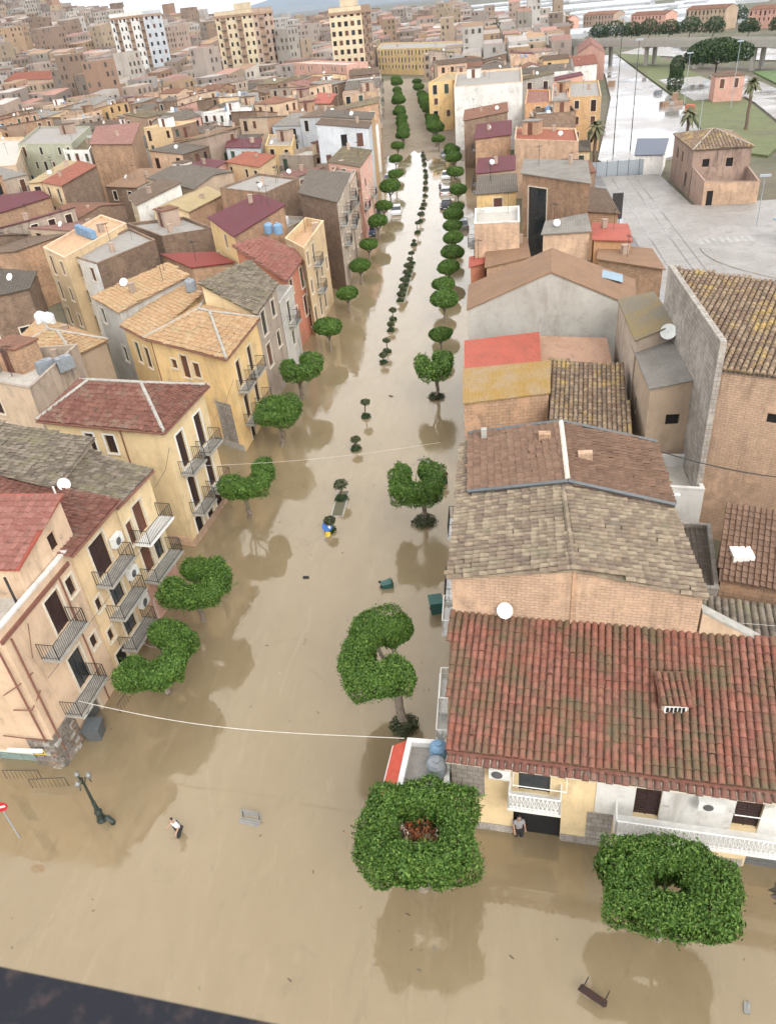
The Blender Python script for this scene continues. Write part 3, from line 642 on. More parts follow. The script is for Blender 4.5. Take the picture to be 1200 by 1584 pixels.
setting(mb.build('ground', 'soil'))
def water_material():
    m, n, l, b = nodes_of('flood_water')
    p = pos(n)
    sw = noise(n, l, p, 0.09, 7, 0.6, (1,0.5,1), 2.5); fine = noise(n, l, p, 0.7, 5, 0.6, (1.2,0.5,1), 1.2)
    c = mixc(n, l, mrange(n, l, sw, 0.35, 0.68), (0.200,0.152,0.088), (0.228,0.176,0.106))
    c = mixc(n, l, mrange(n, l, fine, 0.40, 0.75, 0, 0.35), c, (0.172,0.130,0.076))
    stk = noise(n, l, p, 0.5, 8, 0.7, (1.6,0.28,1), 2.0)
    c = mixc(n, l, mrange(n, l, stk, 0.56, 0.66, 0, 0.5), c, (0.245,0.190,0.117))
    c = mixc(n, l, mrange(n, l, noise(n, l, p, 0.35, 8, 0.7, (1.2,0.5,1), 2.5), 0.58, 0.66, 0, 0.45), c, (0.165,0.126,0.074))
    l.new(c, b.inputs['Base Color']); b.inputs['IOR'].default_value = 1.8; b.inputs['Specular IOR Level'].default_value = 0.5; b.inputs['Specular Tint'].default_value = (1.0,0.88,0.72,1)
    l.new(mrange(n, l, noise(n, l, p, 0.22, 5, 0.6, (1,0.45,1), 1.5), 0.45, 0.62, 0.03, 0.16), b.inputs['Roughness'])
    w1 = noise(n, l, p, 2.4, 3, 0.5, (1,0.6,1), 0.6); w2 = noise(n, l, p, 0.5, 3, 0.5, (1,0.7,1), 1.0)
    a = n.new('ShaderNodeMath'); a.operation = 'MULTIPLY_ADD'; a.inputs[1].default_value = 2.0; l.new(w2, a.inputs[0]); l.new(w1, a.inputs[2])
    am = n.new('ShaderNodeMath'); am.operation = 'MULTIPLY'; l.new(a.outputs[0], am.inputs[0]); l.new(mrange(n, l, noise(n, l, p, 0.13, 3, 0.5, None, 1.0), 0.40, 0.62, 0.35, 1.5), am.inputs[1])
    bump(n, l, b, am.outputs[0], 0.09, 0.045)
water_material()
mb = MB(); Ys = [-60,0,20,40,60,80,100,120]+list(range(135,211,15))
for y0, y1 in zip(Ys, Ys[1:]):
    L0, R0 = (-80, 26 if y0 < 20 else 12) if y0 < 60 else (-26+street_dx(y0), 2+street_dx(y0)); L1, R1 = (-80, 26 if y1 <= 20 else 12) if y0 < 60 else (-26+street_dx(y1), 2+street_dx(y1))
    mb.face([(L0,y0,0),(R0,y0,0),(R1,y1,0),(L1,y1,0)])
setting(mb.build('flood_water', 'flood_water'))
patchy('dull_reflection_mud', [(0.23,0.185,0.135),(0.29,0.24,0.18),(0.26,0.215,0.16)], 0.2, 0.95, 0.1)  # far water's duller reflection painted as a brown mud tone
mb = MB(); Ys = list(range(195,391,15))
rg = random.Random(2)
for k in range(50):
    x0, x1 = -24+k*0.5, -23.5+k*0.5; e0, e1 = [186+5*math.sin(x*0.9)+3*math.sin(x*2.3+1)+4*math.sin(x*0.37) for x in (x0, x1)]
    mb.face([(x0+street_dx(188),e0,0.012),(x1+street_dx(188),e1,0.012),(x1+street_dx(200),200,0.012),(x0+street_dx(200),200,0.012)])
Ys = [200]+Ys[1:]
for y0, y1 in zip(Ys, Ys[1:]): mb.face([(-24+street_dx(y0),y0,0.012),(1+street_dx(y0),y0,0.012),(1+street_dx(y1),y1,0.012),(-24+street_dx(y1),y1,0.012)])
setting(mb.build('road', 'dull_reflection_mud'))  # brown sheet over the far street, standing for weaker sky reflection
# wet car park, muddy river road and fields on the right
patchy('wet_paving', [(0.21,0.19,0.172),(0.285,0.26,0.238),(0.23,0.21,0.19),(0.26,0.238,0.217)], 0.16, 0.5, 0.35)
patchy('wet_asphalt', [(0.10,0.095,0.09),(0.16,0.15,0.145),(0.12,0.115,0.11)], 0.12, 0.6, 0.6, 1.0)
patchy('muddy_flow', [(0.30,0.28,0.26),(0.22,0.19,0.17),(0.33,0.31,0.29)], 0.06, 0.35, 0.8, 1.0)
patchy('worn_line', [(0.22,0.21,0.20),(0.40,0.39,0.37),(0.26,0.25,0.24)], 1.2)
masonry('stone_dark', (0.24,0.21,0.18), (0.14,0.12,0.10), (0.20,0.17,0.15), 0.4, 0.25)
patchy('grass', [(0.085,0.105,0.042),(0.13,0.14,0.06),(0.11,0.10,0.06)], 0.08)
patchy('bright_grass', [(0.09,0.15,0.05),(0.12,0.17,0.065),(0.10,0.13,0.055)], 0.1)
patchy('plastic_film', [(0.36,0.37,0.38),(0.46,0.47,0.48),(0.30,0.31,0.32)], 0.05, 0.4)
patchy('silt', [(0.28,0.25,0.22),(0.19,0.165,0.14),(0.33,0.31,0.29)], 0.05, 0.5, 0.6, 1.0)
def ground_sheet(name, poly, z, mat, thick=0.5):
    mb = MB(); mb.prism(poly, z-thick, z, bottom=False); return setting(mb.build(name, mat))
ground_sheet('car_park', [(19.5,74),(60,74),(60,121),(47,126),(31,126),(30.5,150),(20.5,151)], 0.10, 'wet_paving')
ground_sheet('pavement', [(16.6,74),(19.4,74),(20.4,151),(17.5,151)], 0.24, 'wet_asphalt', 0.7)
ground_sheet('parking_bays', [(26.8,76),(59,76),(59,108),(31.5,108),(28.3,104)], 0.118, 'wet_paving')
ground_sheet('road', [(24,156),(44,172),(52,230),(56,330),(60,420),(50,420),(44,330),(37,262),(28,205),(22,168)], 0.05, 'muddy_flow')
ground_sheet('verge', [(44.5,172),(53,230),(57,330),(61,420),(75,420),(72,300),(68,230),(62,180),(52,160)], 0.0, 'grass')
ground_sheet('canal', [(53,158),(63,180),(69,230),(74,300),(84,300),(80,235),(74,190),(62,150)], 0.0, 'silt')
ground_sheet('field', [(64,150),(76,190),(82,235),(88,300),(210,300),(170,190),(120,140)], 0.02, 'bright_grass')
ground_sheet('river', [(62,425),(90,352),(110,322),(230,322),(260,352),(150,430),(90,470)], 0.03, 'silt')
ground_sheet('dirt_yard', [(56.5,242),(71,242),(71,300),(57.5,300)], 0.04, 'silt')
rng = random.Random(77)
for k in range(9):
    a = MB(); x0 = 27.5+k*2.7
    a.box(x0, 79, 0.119, x0+0.12, 84.5, 0.123); setting(a.build('bay_line', 'worn_line'))
for k in range(8):
    a = MB(); x0 = 27.6+k*0.9; a.box(x0, 105, 0.119, x0+0.5, 107.4, 0.123); setting(a.build('crossing_stripe', 'worn_line'))
for k, x0 in enumerate((21.6,24.2,25.6)):
    setting(MB().prism([(x0,76),(x0+0.14,76),(x0+0.7,149),(x0+0.56,149)],0.119,0.123).build('drain_line','wet_asphalt'))
kp = [(27.2+0.10*t*t-0.2*t, 103-t*1.6, 0) for t in range(0,16)]
setting(MB().tube([(x,y,0.13) for x,y,_ in kp],0.11,6).build('kerb','concrete'))
# far hills, two folds behind the plain
def hills(name, dist, base, amp, seed, x0, x1, mat):
    r = random.Random(seed); ph = [(r.uniform(0,6.28), r.uniform(0.6,1.4)) for _ in range(6)]; mb = MB(); N = 90
    def H_(x): 
        t = (x-x0)/(x1-x0); return base+amp*max(0.0, sum(math.sin(t*(3+4*k)*w+p)/(1.3+k) for k,(p,w) in enumerate(ph))*0.35+0.55)*smooth(t*5)*smooth((1-t)*5)
    for i in range(N):
        a, b = x0+(x1-x0)*i/N, x0+(x1-x0)*(i+1)/N
        for (d0,k0),(d1,k1) in (((0,0),(900,0.55)),((900,0.55),(1800,1.0)),((1800,1.0),(3200,0.0))):
            mb.face([(a,dist+d0,k0*H_(a)-5),(b,dist+d0,k0*H_(b)-5),(b,dist+d1,k1*H_(b)-5),(a,dist+d1,k1*H_(a)-5)])
    return setting(mb.build(name, mat, smooth=True))
patchy('hillside', [(0.10,0.11,0.06),(0.16,0.14,0.08),(0.12,0.12,0.07)], 0.002)
hills('hills', 16500, 50, 130, 3, -4700, 3500, 'hillside')
hills('hills', 20500, 130, 330, 8, -7000, 9000, 'hillside')
# the air
hz = MB().box(-16000,-500,-12,16000,25500,1400).build('haze','void'); hz['kind'] = 'stuff'
m = bpy.data.materials.new('haze'); m.use_nodes = True; m.node_tree.nodes.clear(); vo = m.node_tree.nodes.new('ShaderNodeVolumePrincipled'); mo = m.node_tree.nodes.new('ShaderNodeOutputMaterial'); m.node_tree.links.new(vo.outputs['Volume'], mo.inputs['Volume'])
vo.inputs['Color'].default_value = (0.55,0.72,1.0,1); vo.inputs['Density'].default_value = 3.5e-5; vo.inputs['Anisotropy'].default_value = 0.2; hz.data.materials[0] = m

# ------------------------------------------------------------------ near houses, left bank
A = house('corner_house', 'peach three-storey corner house with white roof terrace and chipped stone corner', [(-31.5,22.3),(-21.05,21.7),(-20.65,27.4),(-31.5,27.6)], 9.2, roof='flat', par=0.55, wall='wall_peach', rm='terrace_pale', pw='wall_white',
    wins={1: [(3.55,5.95,1.15,2.15,'dark'),(5.05,6.9,0.6,1.05,'dark'),(3.4,2.3,1.1,2.2,'glass'),(5.05,3.3,0.55,0.8,'dark'),(3.0,-0.4,1.3,1.9,'garage')],
          0: [(6.6,3.2,1.0,2.0,'green'),(3.0,3.2,1.0,2.0,'dark'),(6.6,6.2,1.0,2.0,'dark'),(8.0,-0.4,2.6,1.15,'mint')]}, seed=101)
balcony(A, (-20.86,24.5,5.93), math.atan2(5.7,0.4), 2.7, 0.95); balcony(A, (-20.88,24.3,2.28), math.atan2(5.7,0.4), 2.7, 0.95)
fa = math.atan2(5.7, 0.4)
MB().box(-0.2,-0.10,0,5.4,0.0,0.22).xf(fa, (-21.05,21.75,8.45)).build('cornice', 'trim_rust', A)
for (pts, r) in (([(-21.35,21.55,8.6),(-21.35,21.55,2.0)],0.05),([(-20.96,22.1,8.3),(-20.98,22.0,0.3)],0.045),([(-22.3,21.6,5.2),(-21.3,21.55,5.9),(-20.9,22.3,6.0)],0.03),([(-22.2,21.6,4.2),(-21.2,21.52,4.3),(-20.9,22.2,4.9)],0.035),([(-23.6,21.7,2.2),(-21.4,21.55,2.1)],0.03),([(-20.72,26.2,8.4),(-20.74,26.1,-0.3)],0.05),([(-20.86,22.6,6.6),(-20.8,23.2,8.2)],0.02)):
    MB().tube(pts, r, 6).build('drain_pipe', 'trim_rust', A)
ac_unit(A, (-20.83,24.0,1.35), fa); MB().box(-23.3,21.2,1.62,-21.5,21.32,1.78).build('awning_case', 'white_paint', A); MB().box(-22.35,21.60,0.95,-21.75,21.64,1.35).build('sign_plate', 'sign_yellow', A)
MB().box(-1.5,-0.05,-0.4,0.0,0.0,2.0).xf(-0.057,(-21.05,21.7,0)).build('bare_stone','stone_dark',A); MB().box(0,-0.05,-0.4,1.7,0.0,2.2).xf(fa,(-21.05,21.7,0)).build('bare_stone','stone_dark',A)
rs = random.Random(5)
for k in range(44):
    zz = rs.uniform(-0.3,1.7); t = rs.uniform(0,1); w = rs.uniform(0.22,0.5); hh = rs.uniform(0.16,0.34)
    x, y, ang = ((-21.05-t*0.9, 21.66+t*0.05, 0.0-0.057) if k % 2 else (-21.04+t*0.10, 21.8+t*1.3, fa))
    MB().box(-w/2,-0.10-rs.uniform(0,0.05),0,w/2,0.02,hh).xf(ang,(x,y,zz)).build('stone', rs.choice(['stone_grey','stone_dark','stone_dark','tufo_dark','tufo_dark','concrete']), A)
AR = house('roof_room', 'peach roof room with rosy tiled roof above the corner house terrace', [(-31.5,24.7),(-21.15,24.45),(-20.85,28.6),(-31.5,28.8)], [10.5,10.5,11.5,11.5], z0=8.6, roof='mono', wall='wall_peach', rm='sheet_coral', oh=0.2, tiles=('roll',0.30,0.38,'tile_rosy'), singles=260, seed=102,
    wins={1: [(2.7,9.45,0.6,0.9,'dark')], 0: [(7.4,8.7,0.9,1.6,'dark')]}, trim=None)
MB().lathe([(0,0),(0.14,0),(0.2,0.34),(0.22,0.36),(0.17,0.36),(0.15,0.3),(0,0.3)], -22.6, 23.6, 14).xf(0,(0,0,8.66)).build('x', 'terracotta_pot')
pot = bpy.data.objects['x']; pot.name = 'flower_pot'; tag(pot, 'round terracotta flower pot on the white roof terrace', 'flower pot')
MB().box(-26.5,22.45,8.65,-22.0,22.62,9.75).build('screen_wall', 'wall_butter', A); MB().tube([(-21.5,23.9,8.7),(-21.5,23.9,10.3)],0.06,6).build('flue', 'iron', A)
A2 = house('town_house', 'cream house with dark red tile roof and three iron balconies, next to the corner house', [(-28.2,27.65),(-20.6,27.45),(-20.25,31.9),(-28.2,32.3)], [10.9,9.05,9.05,10.9], roof='mono', wall='wall_cream', rm='tile_maroon', oh=0.3, tiles=('roll',0.30,0.38,'tile_maroon'), singles=280, seed=103, gutter_or_shadow_line=(1,),
    wins={1: [(2.1,6.05,1.5,2.2,'dark'),(2.3,3.75,1.2,1.95,'glass'),(2.4,1.45,1.2,1.9,'glass'),(0.6,4.7,0.5,0.8,'dark'),(0.6,2.5,0.5,0.8,'dark'),(0.8,-0.4,1.0,2.0,'void'),(3.4,-0.4,0.9,1.3,'garage')]})
fb = math.atan2(4.45,0.35)
for zz in (6.02,3.72,1.42): balcony(A2, (-20.42,29.7,zz), fb, 2.7, 0.95)
ac_unit(A2, (-20.33,30.9,6.9), fb); ac_unit(A2, (-20.3,31.2,4.4), fb); ac_unit(A2, (-20.3,31.3,2.2), fb)
B = house('town_house', 'ochre and pink house with mossy roof and brown doors on white balcony slabs', [(-23.9,32.35),(-20.2,31.95),(-19.75,35.5),(-23.9,36.3)], [9.7,8.75,8.75,9.7], roof='mono', wall='wall_butter', rm='tile_mossgrey', oh=0.25, tiles=('roll',0.30,0.38,'tile_mossgrey'), singles=150, seed=104, gutter_or_shadow_line=(1,),
    wins={1: [(1.7,5.75,0.95,2.0,'brown'),(0.55,5.75,0.6,1.5,'brown'),(1.2,3.25,0.95,1.9,'brown'),(2.5,3.25,0.9,1.9,'glass'),(0.9,-0.4,0.9,1.9,'garage'),(2.6,0.3,0.5,0.6,'void')]})
fc = math.atan2(3.55,0.45)
balcony(B, (-19.95,33.9,5.7), fc, 2.9, 1.0, slab='white_paint'); balcony(B, (-19.98,33.7,3.2), fc, 3.2, 1.0, 'green')
MB().box(0.0,-0.03,0,3.5,0.0,3.0).xf(fc, (-20.2,31.95,-0.4)).build('plaster_band', 'wall_pink', B)
B2 = house('town_house', 'house with higher mossy roof and a small dark opening, behind the brown-door house', [(-30.5,33.2),(-23.4,31.9),(-23.4,36.8),(-30.5,37.4)], [11.4,10.15,10.15,11.4], roof='mono', wall='wall_worn', rm='tile_mossgrey', oh=0.22, tiles=('roll',0.30,0.38,'tile_mossgrey'), singles=200, seed=105, wins={1:[(2.1,9.75,0.7,0.42,'void')]}, trim=None)
dish(B2, (-22.95,32.3,9.35), 0.36, -0.6, 'appliance')
MB().tube([(-22.3,30.5,9.6),(-22.3,30.5,10.9)],0.05,6).build('flue','white_paint',A2)
CH = house('corner_house', 'cream house with hipped brown and red tile roof and four iron balconies', [(-29.3,41.8),(-20.3,39.8),(-19.6,45.8),(-29.2,47.4)], 9.15, roof='hip', rise=1.6, wall='wall_butter', rm='tile_brown', oh=0.35, tiles=('roll',0.27,0.36,'tile_maroon'), singles=300, seed=106, gutter_or_shadow_line=(0,1), hipin=0.3,
    wins={1: [(1.7,5.5,1.0,2.5,'dark'),(4.4,5.5,1.0,2.5,'dark'),(1.7,2.3,1.0,2.5,'dark'),(4.4,2.3,1.0,2.5,'dark'),(1.3,-0.4,1.0,2.2,'void'),(3.0,-0.4,0.9,2.2,'dark'),(4.6,-0.4,1.0,2.2,'dark')],
          0: [(4.9,7.0,0.75,1.35,'dark'),(3.3,7.05,0.7,1.3,'dark')]}, trim='white_paint')
fd = math.atan2(6.0,0.7)
for zz in (5.45,2.25):
    for uu in (1.7,4.4): balcony(CH, (-20.3+0.7*uu/6.04, 39.8+6*uu/6.04, zz), fd, 2.1, 0.95)
MB().tube([(-23.4,40.32,8.9),(-23.35,40.3,-0.3)],0.05,6).build('drain_pipe','trim_rust',CH)
MB().box(0,-0.04,0,9.1,0.0,1.1).xf(math.atan2(-2,9),(-29.25,41.79,-0.4)).build('plinth','tufo_pale',CH); MB().box(0,-0.04,0,6.0,0.0,1.0).xf(fd,(-20.3,39.8,-0.4)).build('plinth','tufo_pale',CH)
D1 = house('corner_house', 'yellow corner house with pale orange hipped roof and a bare stone strip', [(-28.3,57.7),(-20.2,52.85),(-19.85,61.0),(-26.0,65.7)], 8.45, roof='hip', rise=1.5, wall='wall_yellow', rm='roof_pale', oh=0.3, tiles=('flat',0.34,0.42,'tile_pale'), seed=107, gutter_or_shadow_line=(0,1), hipin=0.42,
    wins={1: [(2.2,5.0,1.0,2.2,'dark'),(5.2,5.0,1.0,2.2,'dark'),(2.4,2.0,1.0,2.1,'dark'),(5.2,2.0,1.0,2.1,'dark'),(2.6,-0.4,1.0,1.7,'void'),(5.2,-0.4,1.2,1.7,'void')],
          0: [(4.1,5.6,0.9,2.0,'brown'),(5.5,5.9,0.8,1.3,'brown'),(2.7,6.2,0.7,0.8,'brown')]})
fe = math.atan2(8.15,0.35); f0 = math.atan2(-4.85,8.1)
for zz in (4.95,1.95):
    for uu in (2.2,5.2): balcony(D1, (-20.2+0.35*uu/8.16, 52.85+8.15*uu/8.16, zz), fe, 2.2, 0.9)
MB().box(7.0,-0.035,0,8.8,0.0,4.6).xf(f0,(-28.3,57.7,-0.4)).build('bare_stone','stone_grey',D1); MB().box(0,-0.05,0,9.4,0.0,1.0).xf(f0,(-28.3,57.7,-0.4)).build('plinth','concrete',D1)
MB().tube([(-28.1,57.6,8.3),(-28.05,57.5,0.5)],0.06,6).build('drain_pipe','trim_rust',D1)
D2 = house('house', 'lower yellow wing with pale orange lean-to tile roof behind the yellow corner house', [(-32.2,61.5),(-28.4,57.85),(-26.2,65.9),(-29.4,70.4)], [8.3,8.3,9.3,9.3], roof='mono', wall='wall_yellow', rm='roof_pale', oh=0.2, tiles=('flat',0.34,0.42,'tile_pale'), seed=108, wins={0:[(2.0,5.3,0.9,1.9,'green'),(4.0,5.3,0.9,1.9,'dark')]}, gutter_or_shadow_line=(0,))
EH = house('town_house', 'worn grey brick avenue house with mossy tile roof after the yellow house', [(-24.8,63.2),(-19.9,61.3),(-19.55,67.8),(-22.4,70.5)], [10.9,9.1,9.1,10.9], roof='mono', wall='wall_worn', wallside={0:'wall_butter'}, rm='roof_moss', oh=0.25, tiles=('roll',0.32,0.4,'tile_mossgrey'), seed=109, auto=(1,), autop=1, balc='iron')
EG = house('town_house', 'narrow grey avenue house squeezed before the salmon house', [(-24.0,70.6),(-19.5,67.9),(-19.4,73.2),(-24.0,75.0)], 7.4, roof='flat', par=0.4, wall='wall_grey', rm='terrace_grey', seed=110, auto=(1,), autop=1, balc='iron')
FH = house('town_house', 'salmon avenue house with speckled rose tile roof', [(-25.3,75.9),(-20.1,73.4),(-19.6,80.6),(-23.4,80.6)], [10.6,8.2,8.2,10.6], roof='mono', wall='wall_salmon', rm='roof_rose', oh=0.25, tiles=('roll',0.32,0.42,'tile_rosy'), seed=111, auto=(1,), autop=1, balc='iron', gutter_or_shadow_line=(0,1))
tank((-27.3,66.8,9.35), 'tank_grey', 'round', 0.9, label='grey water tank behind the yellow corner house roof')
for k in range(4): tank((-49.4+0.2*k*5, 90.6-1.0*k, 9.7), 'tank_blue', 'box', 1.0, rz=-0.8, label=f'blue box water tank on the peach flat roof, {("leftmost","second from left","third from left","rightmost")[k]} of four', group='blue tanks on the peach flat roof')
for k in range(2): tank((-41.6+k*1.0, 64.5-0.4*k, 7.6), 'tank_white', 'round', 1.0, label=f'white water tank on the pale yellow hipped roof, {("left","right")[k]} of two', group='white tanks on the pale yellow roof')
for k in range(2): tank((-35.0+k*1.3, 52.6+k*0.6, 7.72), 'tank_grey', 'box', 1.1, rz=0.9, label=f'grey box tank on the white terrace, {("left","right")[k]} of two by the dark parapet', group='grey tanks on the white terrace')
for k in range(2): tank((-23.0-1.2*k, 84.5+0.5*k, 9.7), 'tank_blue', 'round', 0.9, label=f'blue tank beside the walled orange terrace, {("right","left")[k]} of two', group='blue tanks by the orange terrace')

# ------------------------------------------------------------------ near houses, right bank
h1q = [(-1.75,19.5),(14.5,17.65),(14.5,23.3),(-1.75,25.1)]; f1 = math.atan2(-1.85,16.25)
H1 = house('corner_house', 'cream and white two-storey corner house with big red tile roof', h1q, [5.2,5.2,7.25,7.25], roof='mono', wall='wall_butter', rm='tile_red', oh=0.12, tiles=('coppi',0.29,0.36,'tile_red'), singles=300, seed=120, thick=0.14,
    wins={0: [(3.35,2.95,1.25,1.85,'glass'),(3.5,-0.4,1.95,2.05,'void'),(7.7,2.4,0.95,1.9,'dark'),(11.3,2.55,0.95,1.9,'dark'),(9.2,-0.4,1.9,1.9,'void'),(12.5,-0.4,1.6,1.7,'garage')], 3: [(1.9,2.92,1.0,1.95,'dark'),(4.2,2.42,1.0,1.95,'dark'),(1.9,-0.4,1.1,2.2,'garage'),(4.2,-0.4,1.1,2.0,'brown')]}, trim=None)
F1 = lambda u, z, k=0.0: (-1.75+math.cos(f1)*u-math.sin(f1)*k, 19.5+math.sin(f1)*u+math.cos(f1)*k, z)
R1 = [c for c in H1.children if c.name.startswith('roof')][0]
MB().box(-0.1,-0.22,0,16.3,-0.15,0.10).xf(f1,(-1.75,19.5,5.06)).build('gutter_or_shadow_line','trim_rust',H1)  # dark strip drawn for the shadow gap above the eave skirt
tile_slopes(R1, [[F1(-0.1,4.86,-0.50),F1(16.3,4.86,-0.50),F1(16.3,5.0,-0.02),F1(-0.1,5.0,-0.02)]], 'coppi', 0.29, 0.30, 'tile_maroon', 0, 9)
MB().face([F1(-0.1,4.85,-0.5),F1(16.3,4.85,-0.5),F1(16.3,4.99,0),F1(-0.1,4.99,0)]).face([F1(-0.1,4.75,0),F1(16.3,4.75,0),F1(16.3,4.8,-0.5),F1(-0.1,4.8,-0.5)]).face([F1(-0.1,4.8,-0.5),F1(16.3,4.8,-0.5),F1(16.3,4.85,-0.5),F1(-0.1,4.85,-0.5)]).build('eave','trim_cream',H1)
# white upper storey laid over the cream wall, cut round its doors
wm = MB()
for a,b,c,d in ((5.75,7.22,2.25,4.76),(8.18,10.82,2.25,4.76),(11.78,16.2,2.25,4.76),(7.22,8.18,4.31,4.76),(10.82,11.78,4.46,4.76)): wm.box(a,-0.03,c,b,-0.003,d)
wm.xf(f1,(-1.75,19.5,0)).build('white_plaster','wall_white',H1)
pm = MB()
for a,b in ((0,2.5),(4.5,8.2),(10.2,11.6),(13.4,16.2)): pm.box(a,-0.06,-0.45,b,-0.003,0.42)
pm.xf(f1,(-1.75,19.5,0)).build('plinth','stone_grey',H1)
MB().box(0.03,-0.05,2.3,1.35,-0.003,4.6).xf(f1,(-1.75,19.5,0)).build('bare_masonry','stone_grey',H1); MB().box(5.5,-0.05,0.5,6.5,-0.003,2.2).xf(f1,(-1.75,19.5,0)).build('bare_masonry','stone_grey',H1); MB().box(13.6,-0.05,0.4,16.0,-0.003,2.1).xf(f1,(-1.75,19.5,0)).build('bare_masonry','tufo_dark',H1)
balcony(H1, F1(3.4,2.9), f1, 2.1, 0.85, 'white', 0.85, 'white_paint', 0.16); balcony(H1, F1(10.3,2.3), f1, 7.6, 0.95, 'white', 0.85, 'white_paint', 0.16)
ac_unit(H1, F1(2.0,4.0), f1); ac_unit(H1, F1(9.9,3.75), f1, 0.95, 0.5)
for u0, u1 in ((2.55,4.6),(10.6,15.0)):
    MB().tube([F1(u0,4.75,-0.03),F1(u0,4.3,-0.75),F1(u1,4.3,-0.75),F1(u1,4.75,-0.03)],0.022,5).tube([F1(u0,4.62,-0.05),F1(u1,4.62,-0.05)],0.05,6).build('awning_frame','white_paint',H1)
MB().box(2.2,-0.012,4.15,2.24,-0.003,4.9).xf(f1,(-1.75,19.5,0)).build('cable_run','wire',H1)
# dormer vent on the red roof
dx, dy = 7.0, 20.75; zr = lambda y, x=7.0: 5.2+(y-(19.5-0.1138*(x+1.75)))*0.369
mb = MB(); z0_ = zr(dy)-0.05
mb.box(dx-0.5,dy,z0_,dx+0.5,dy+0.9,z0_+0.62); DM = mb.build('dormer','wall_worn',H1)
MB().face([(dx-0.62,dy-0.12,z0_+0.6),(dx+0.62,dy-0.12,z0_+0.6),(dx+0.62,dy+1.4,z0_+0.92),(dx-0.62,dy+1.4,z0_+0.92)]).build('dormer_roof','tile_red',DM)
tile_slopes(bpy.data.objects['dormer_roof'], [[(dx-0.6,dy-0.14,z0_+0.62),(dx+0.6,dy-0.14,z0_+0.62),(dx+0.6,dy+1.4,z0_+0.94),(dx-0.6,dy+1.4,z0_+0.94)]], 'coppi', 0.24, 0.36, 'tile_red', 0, 3)
g = MB(); g.box(dx-0.42,dy-0.05,z0_+0.12,dx+0.42,dy-0.003,z0_+0.5); g.build('vent_frame','white_paint',DM)
g = MB()
for k in range(5): g.box(dx-0.35+k*0.15,dy-0.07,z0_+0.18,dx-0.25+k*0.15,dy-0.052,z0_+0.44)
g.build('vent_slot','void',DM)
# side balconies of H1 over the avenue
for yy, L in ((23.2,3.4),(20.9,2.0)): balcony(H1, (-1.77,yy,2.9 if yy > 22 else 2.4), -math.pi/2, L, 0.75, 'white', 0.8, 'white_paint', 0.2)
# lean-to with red awning and two tanks
AN = house('annex', 'flat-roofed annex with white parapet at the corner of the red-roofed house', [(-4.0,18.95),(-1.9,18.8),(-1.85,21.4),(-3.75,21.5)], 3.15, roof='flat', par=0.3, wall='wall_white', rm='terrace_grey', pw='white_paint', cat='annex', wins={0:[(0.9,-0.3,1.1,2.2,'glass')]}, seed=121)
aw = MB().face([(-4.72,18.9,2.62),(-4.05,18.9,2.98),(-3.82,21.5,2.98),(-4.45,21.5,2.62)]).face([(-4.45,21.5,2.57),(-3.82,21.5,2.93),(-4.05,18.9,2.93),(-4.72,18.9,2.57)]).face([(-4.72,18.9,2.57),(-4.72,18.9,2.62),(-4.45,21.5,2.62),(-4.45,21.5,2.57)]).build('awning','awning_red',AN)
MB().tube([(-4.70,18.92,2.6),(-4.04,18.92,2.3)],0.02,5).tube([(-4.45,21.48,2.6),(-3.85,21.48,2.3)],0.02,5).tube([(-4.73,18.9,2.6),(-4.46,21.5,2.6)],0.03,5).build('awning_frame','white_paint',aw)
tank((-2.35,20.75,2.87),'tank_blue','round',0.72,label='blue round water tank on the annex roof, behind the grey one'); tank((-2.4,19.85,2.87),'tank_grey','round',0.78,label='grey round water tank on the annex roof, in front of the blue one')
H2 = house('house', 'brick gabled house with mossy old tile roof behind the red-roofed house', [(-1.75,25.15),(8.35,23.95),(8.25,30.1),(-1.5,31.3)], [9.35,9.3,9.3,9.35], roof='gable', axis='f', rise=0.95, wall='tufo_pale', rm='tile_mossy', oh=0.14, tiles=('coppi',0.30,0.36,'tile_mossy'), singles=300, seed=122, auto=(3,), autop=1.0)
dish(H2, (0.55,24.65,7.3), 0.36, -1.9, 'appliance')
MB().box(-0.02,-0.02,-0.35,0.1,0.06,2.9).xf(math.atan2(-1.2,10.1),(3.3,24.5,7.4)).build('pilaster','tufo',H2)
H3 = house('house', 'long house with brown tile roof edged in dark metal, behind the mossy roof', [(-1.0,31.45),(8.3,30.2),(8.55,35.9),(-1.1,37.2)], [9.6,9.5,9.5,9.6], roof='gable', axis='f', rise=0.95, wall='wall_worn', rm='tile_brown', oh=0.14, tiles=('roll',0.27,0.36,'tile_brown'), seed=123, auto=(3,), autop=1.0)
for a_, b_ in (((-1.15,31.3,9.7),(3.6,30.65,10.62)),((3.6,30.65,10.62),(8.45,30.05,9.6)),((-1.2,37.3,9.7),(3.75,36.7,10.62)),((3.75,36.7,10.62),(8.7,36.0,9.6))): MB().tube([a_,b_],0.11,5).build('metal_edging','bin_grey',H3)
MB().tube([(3.6,30.8,10.62),(3.75,36.6,10.62)],0.13,6).build('ridge_cap','trim_cream',H3)
MB().box(2.5,35.0,10.2,3.1,35.4,10.75).build('chimney','tufo',H3); MB().box(4.3,33.0,10.2,5.0,33.35,10.72).build('chimney','tufo_pale',H3); MB().box(-0.5,36.3,9.7,-0.2,36.6,10.4).build('chimney','concrete',H3)
tile_slopes(H2.children[1] if False else [c for c in H2.children if c.name.startswith('roof')][0], [[(-1.62,37.0,9.25),(-1.78,31.3,9.25),(-1.05,31.3,9.42),(-1.05,37.0,9.42)]], 'coppi', 0.30, 0.36, 'tile_mossy', 0, 31)
MB().box(-1.7,31.3,0,-1.05,37.1,9.24).build('wall','tufo',H3)
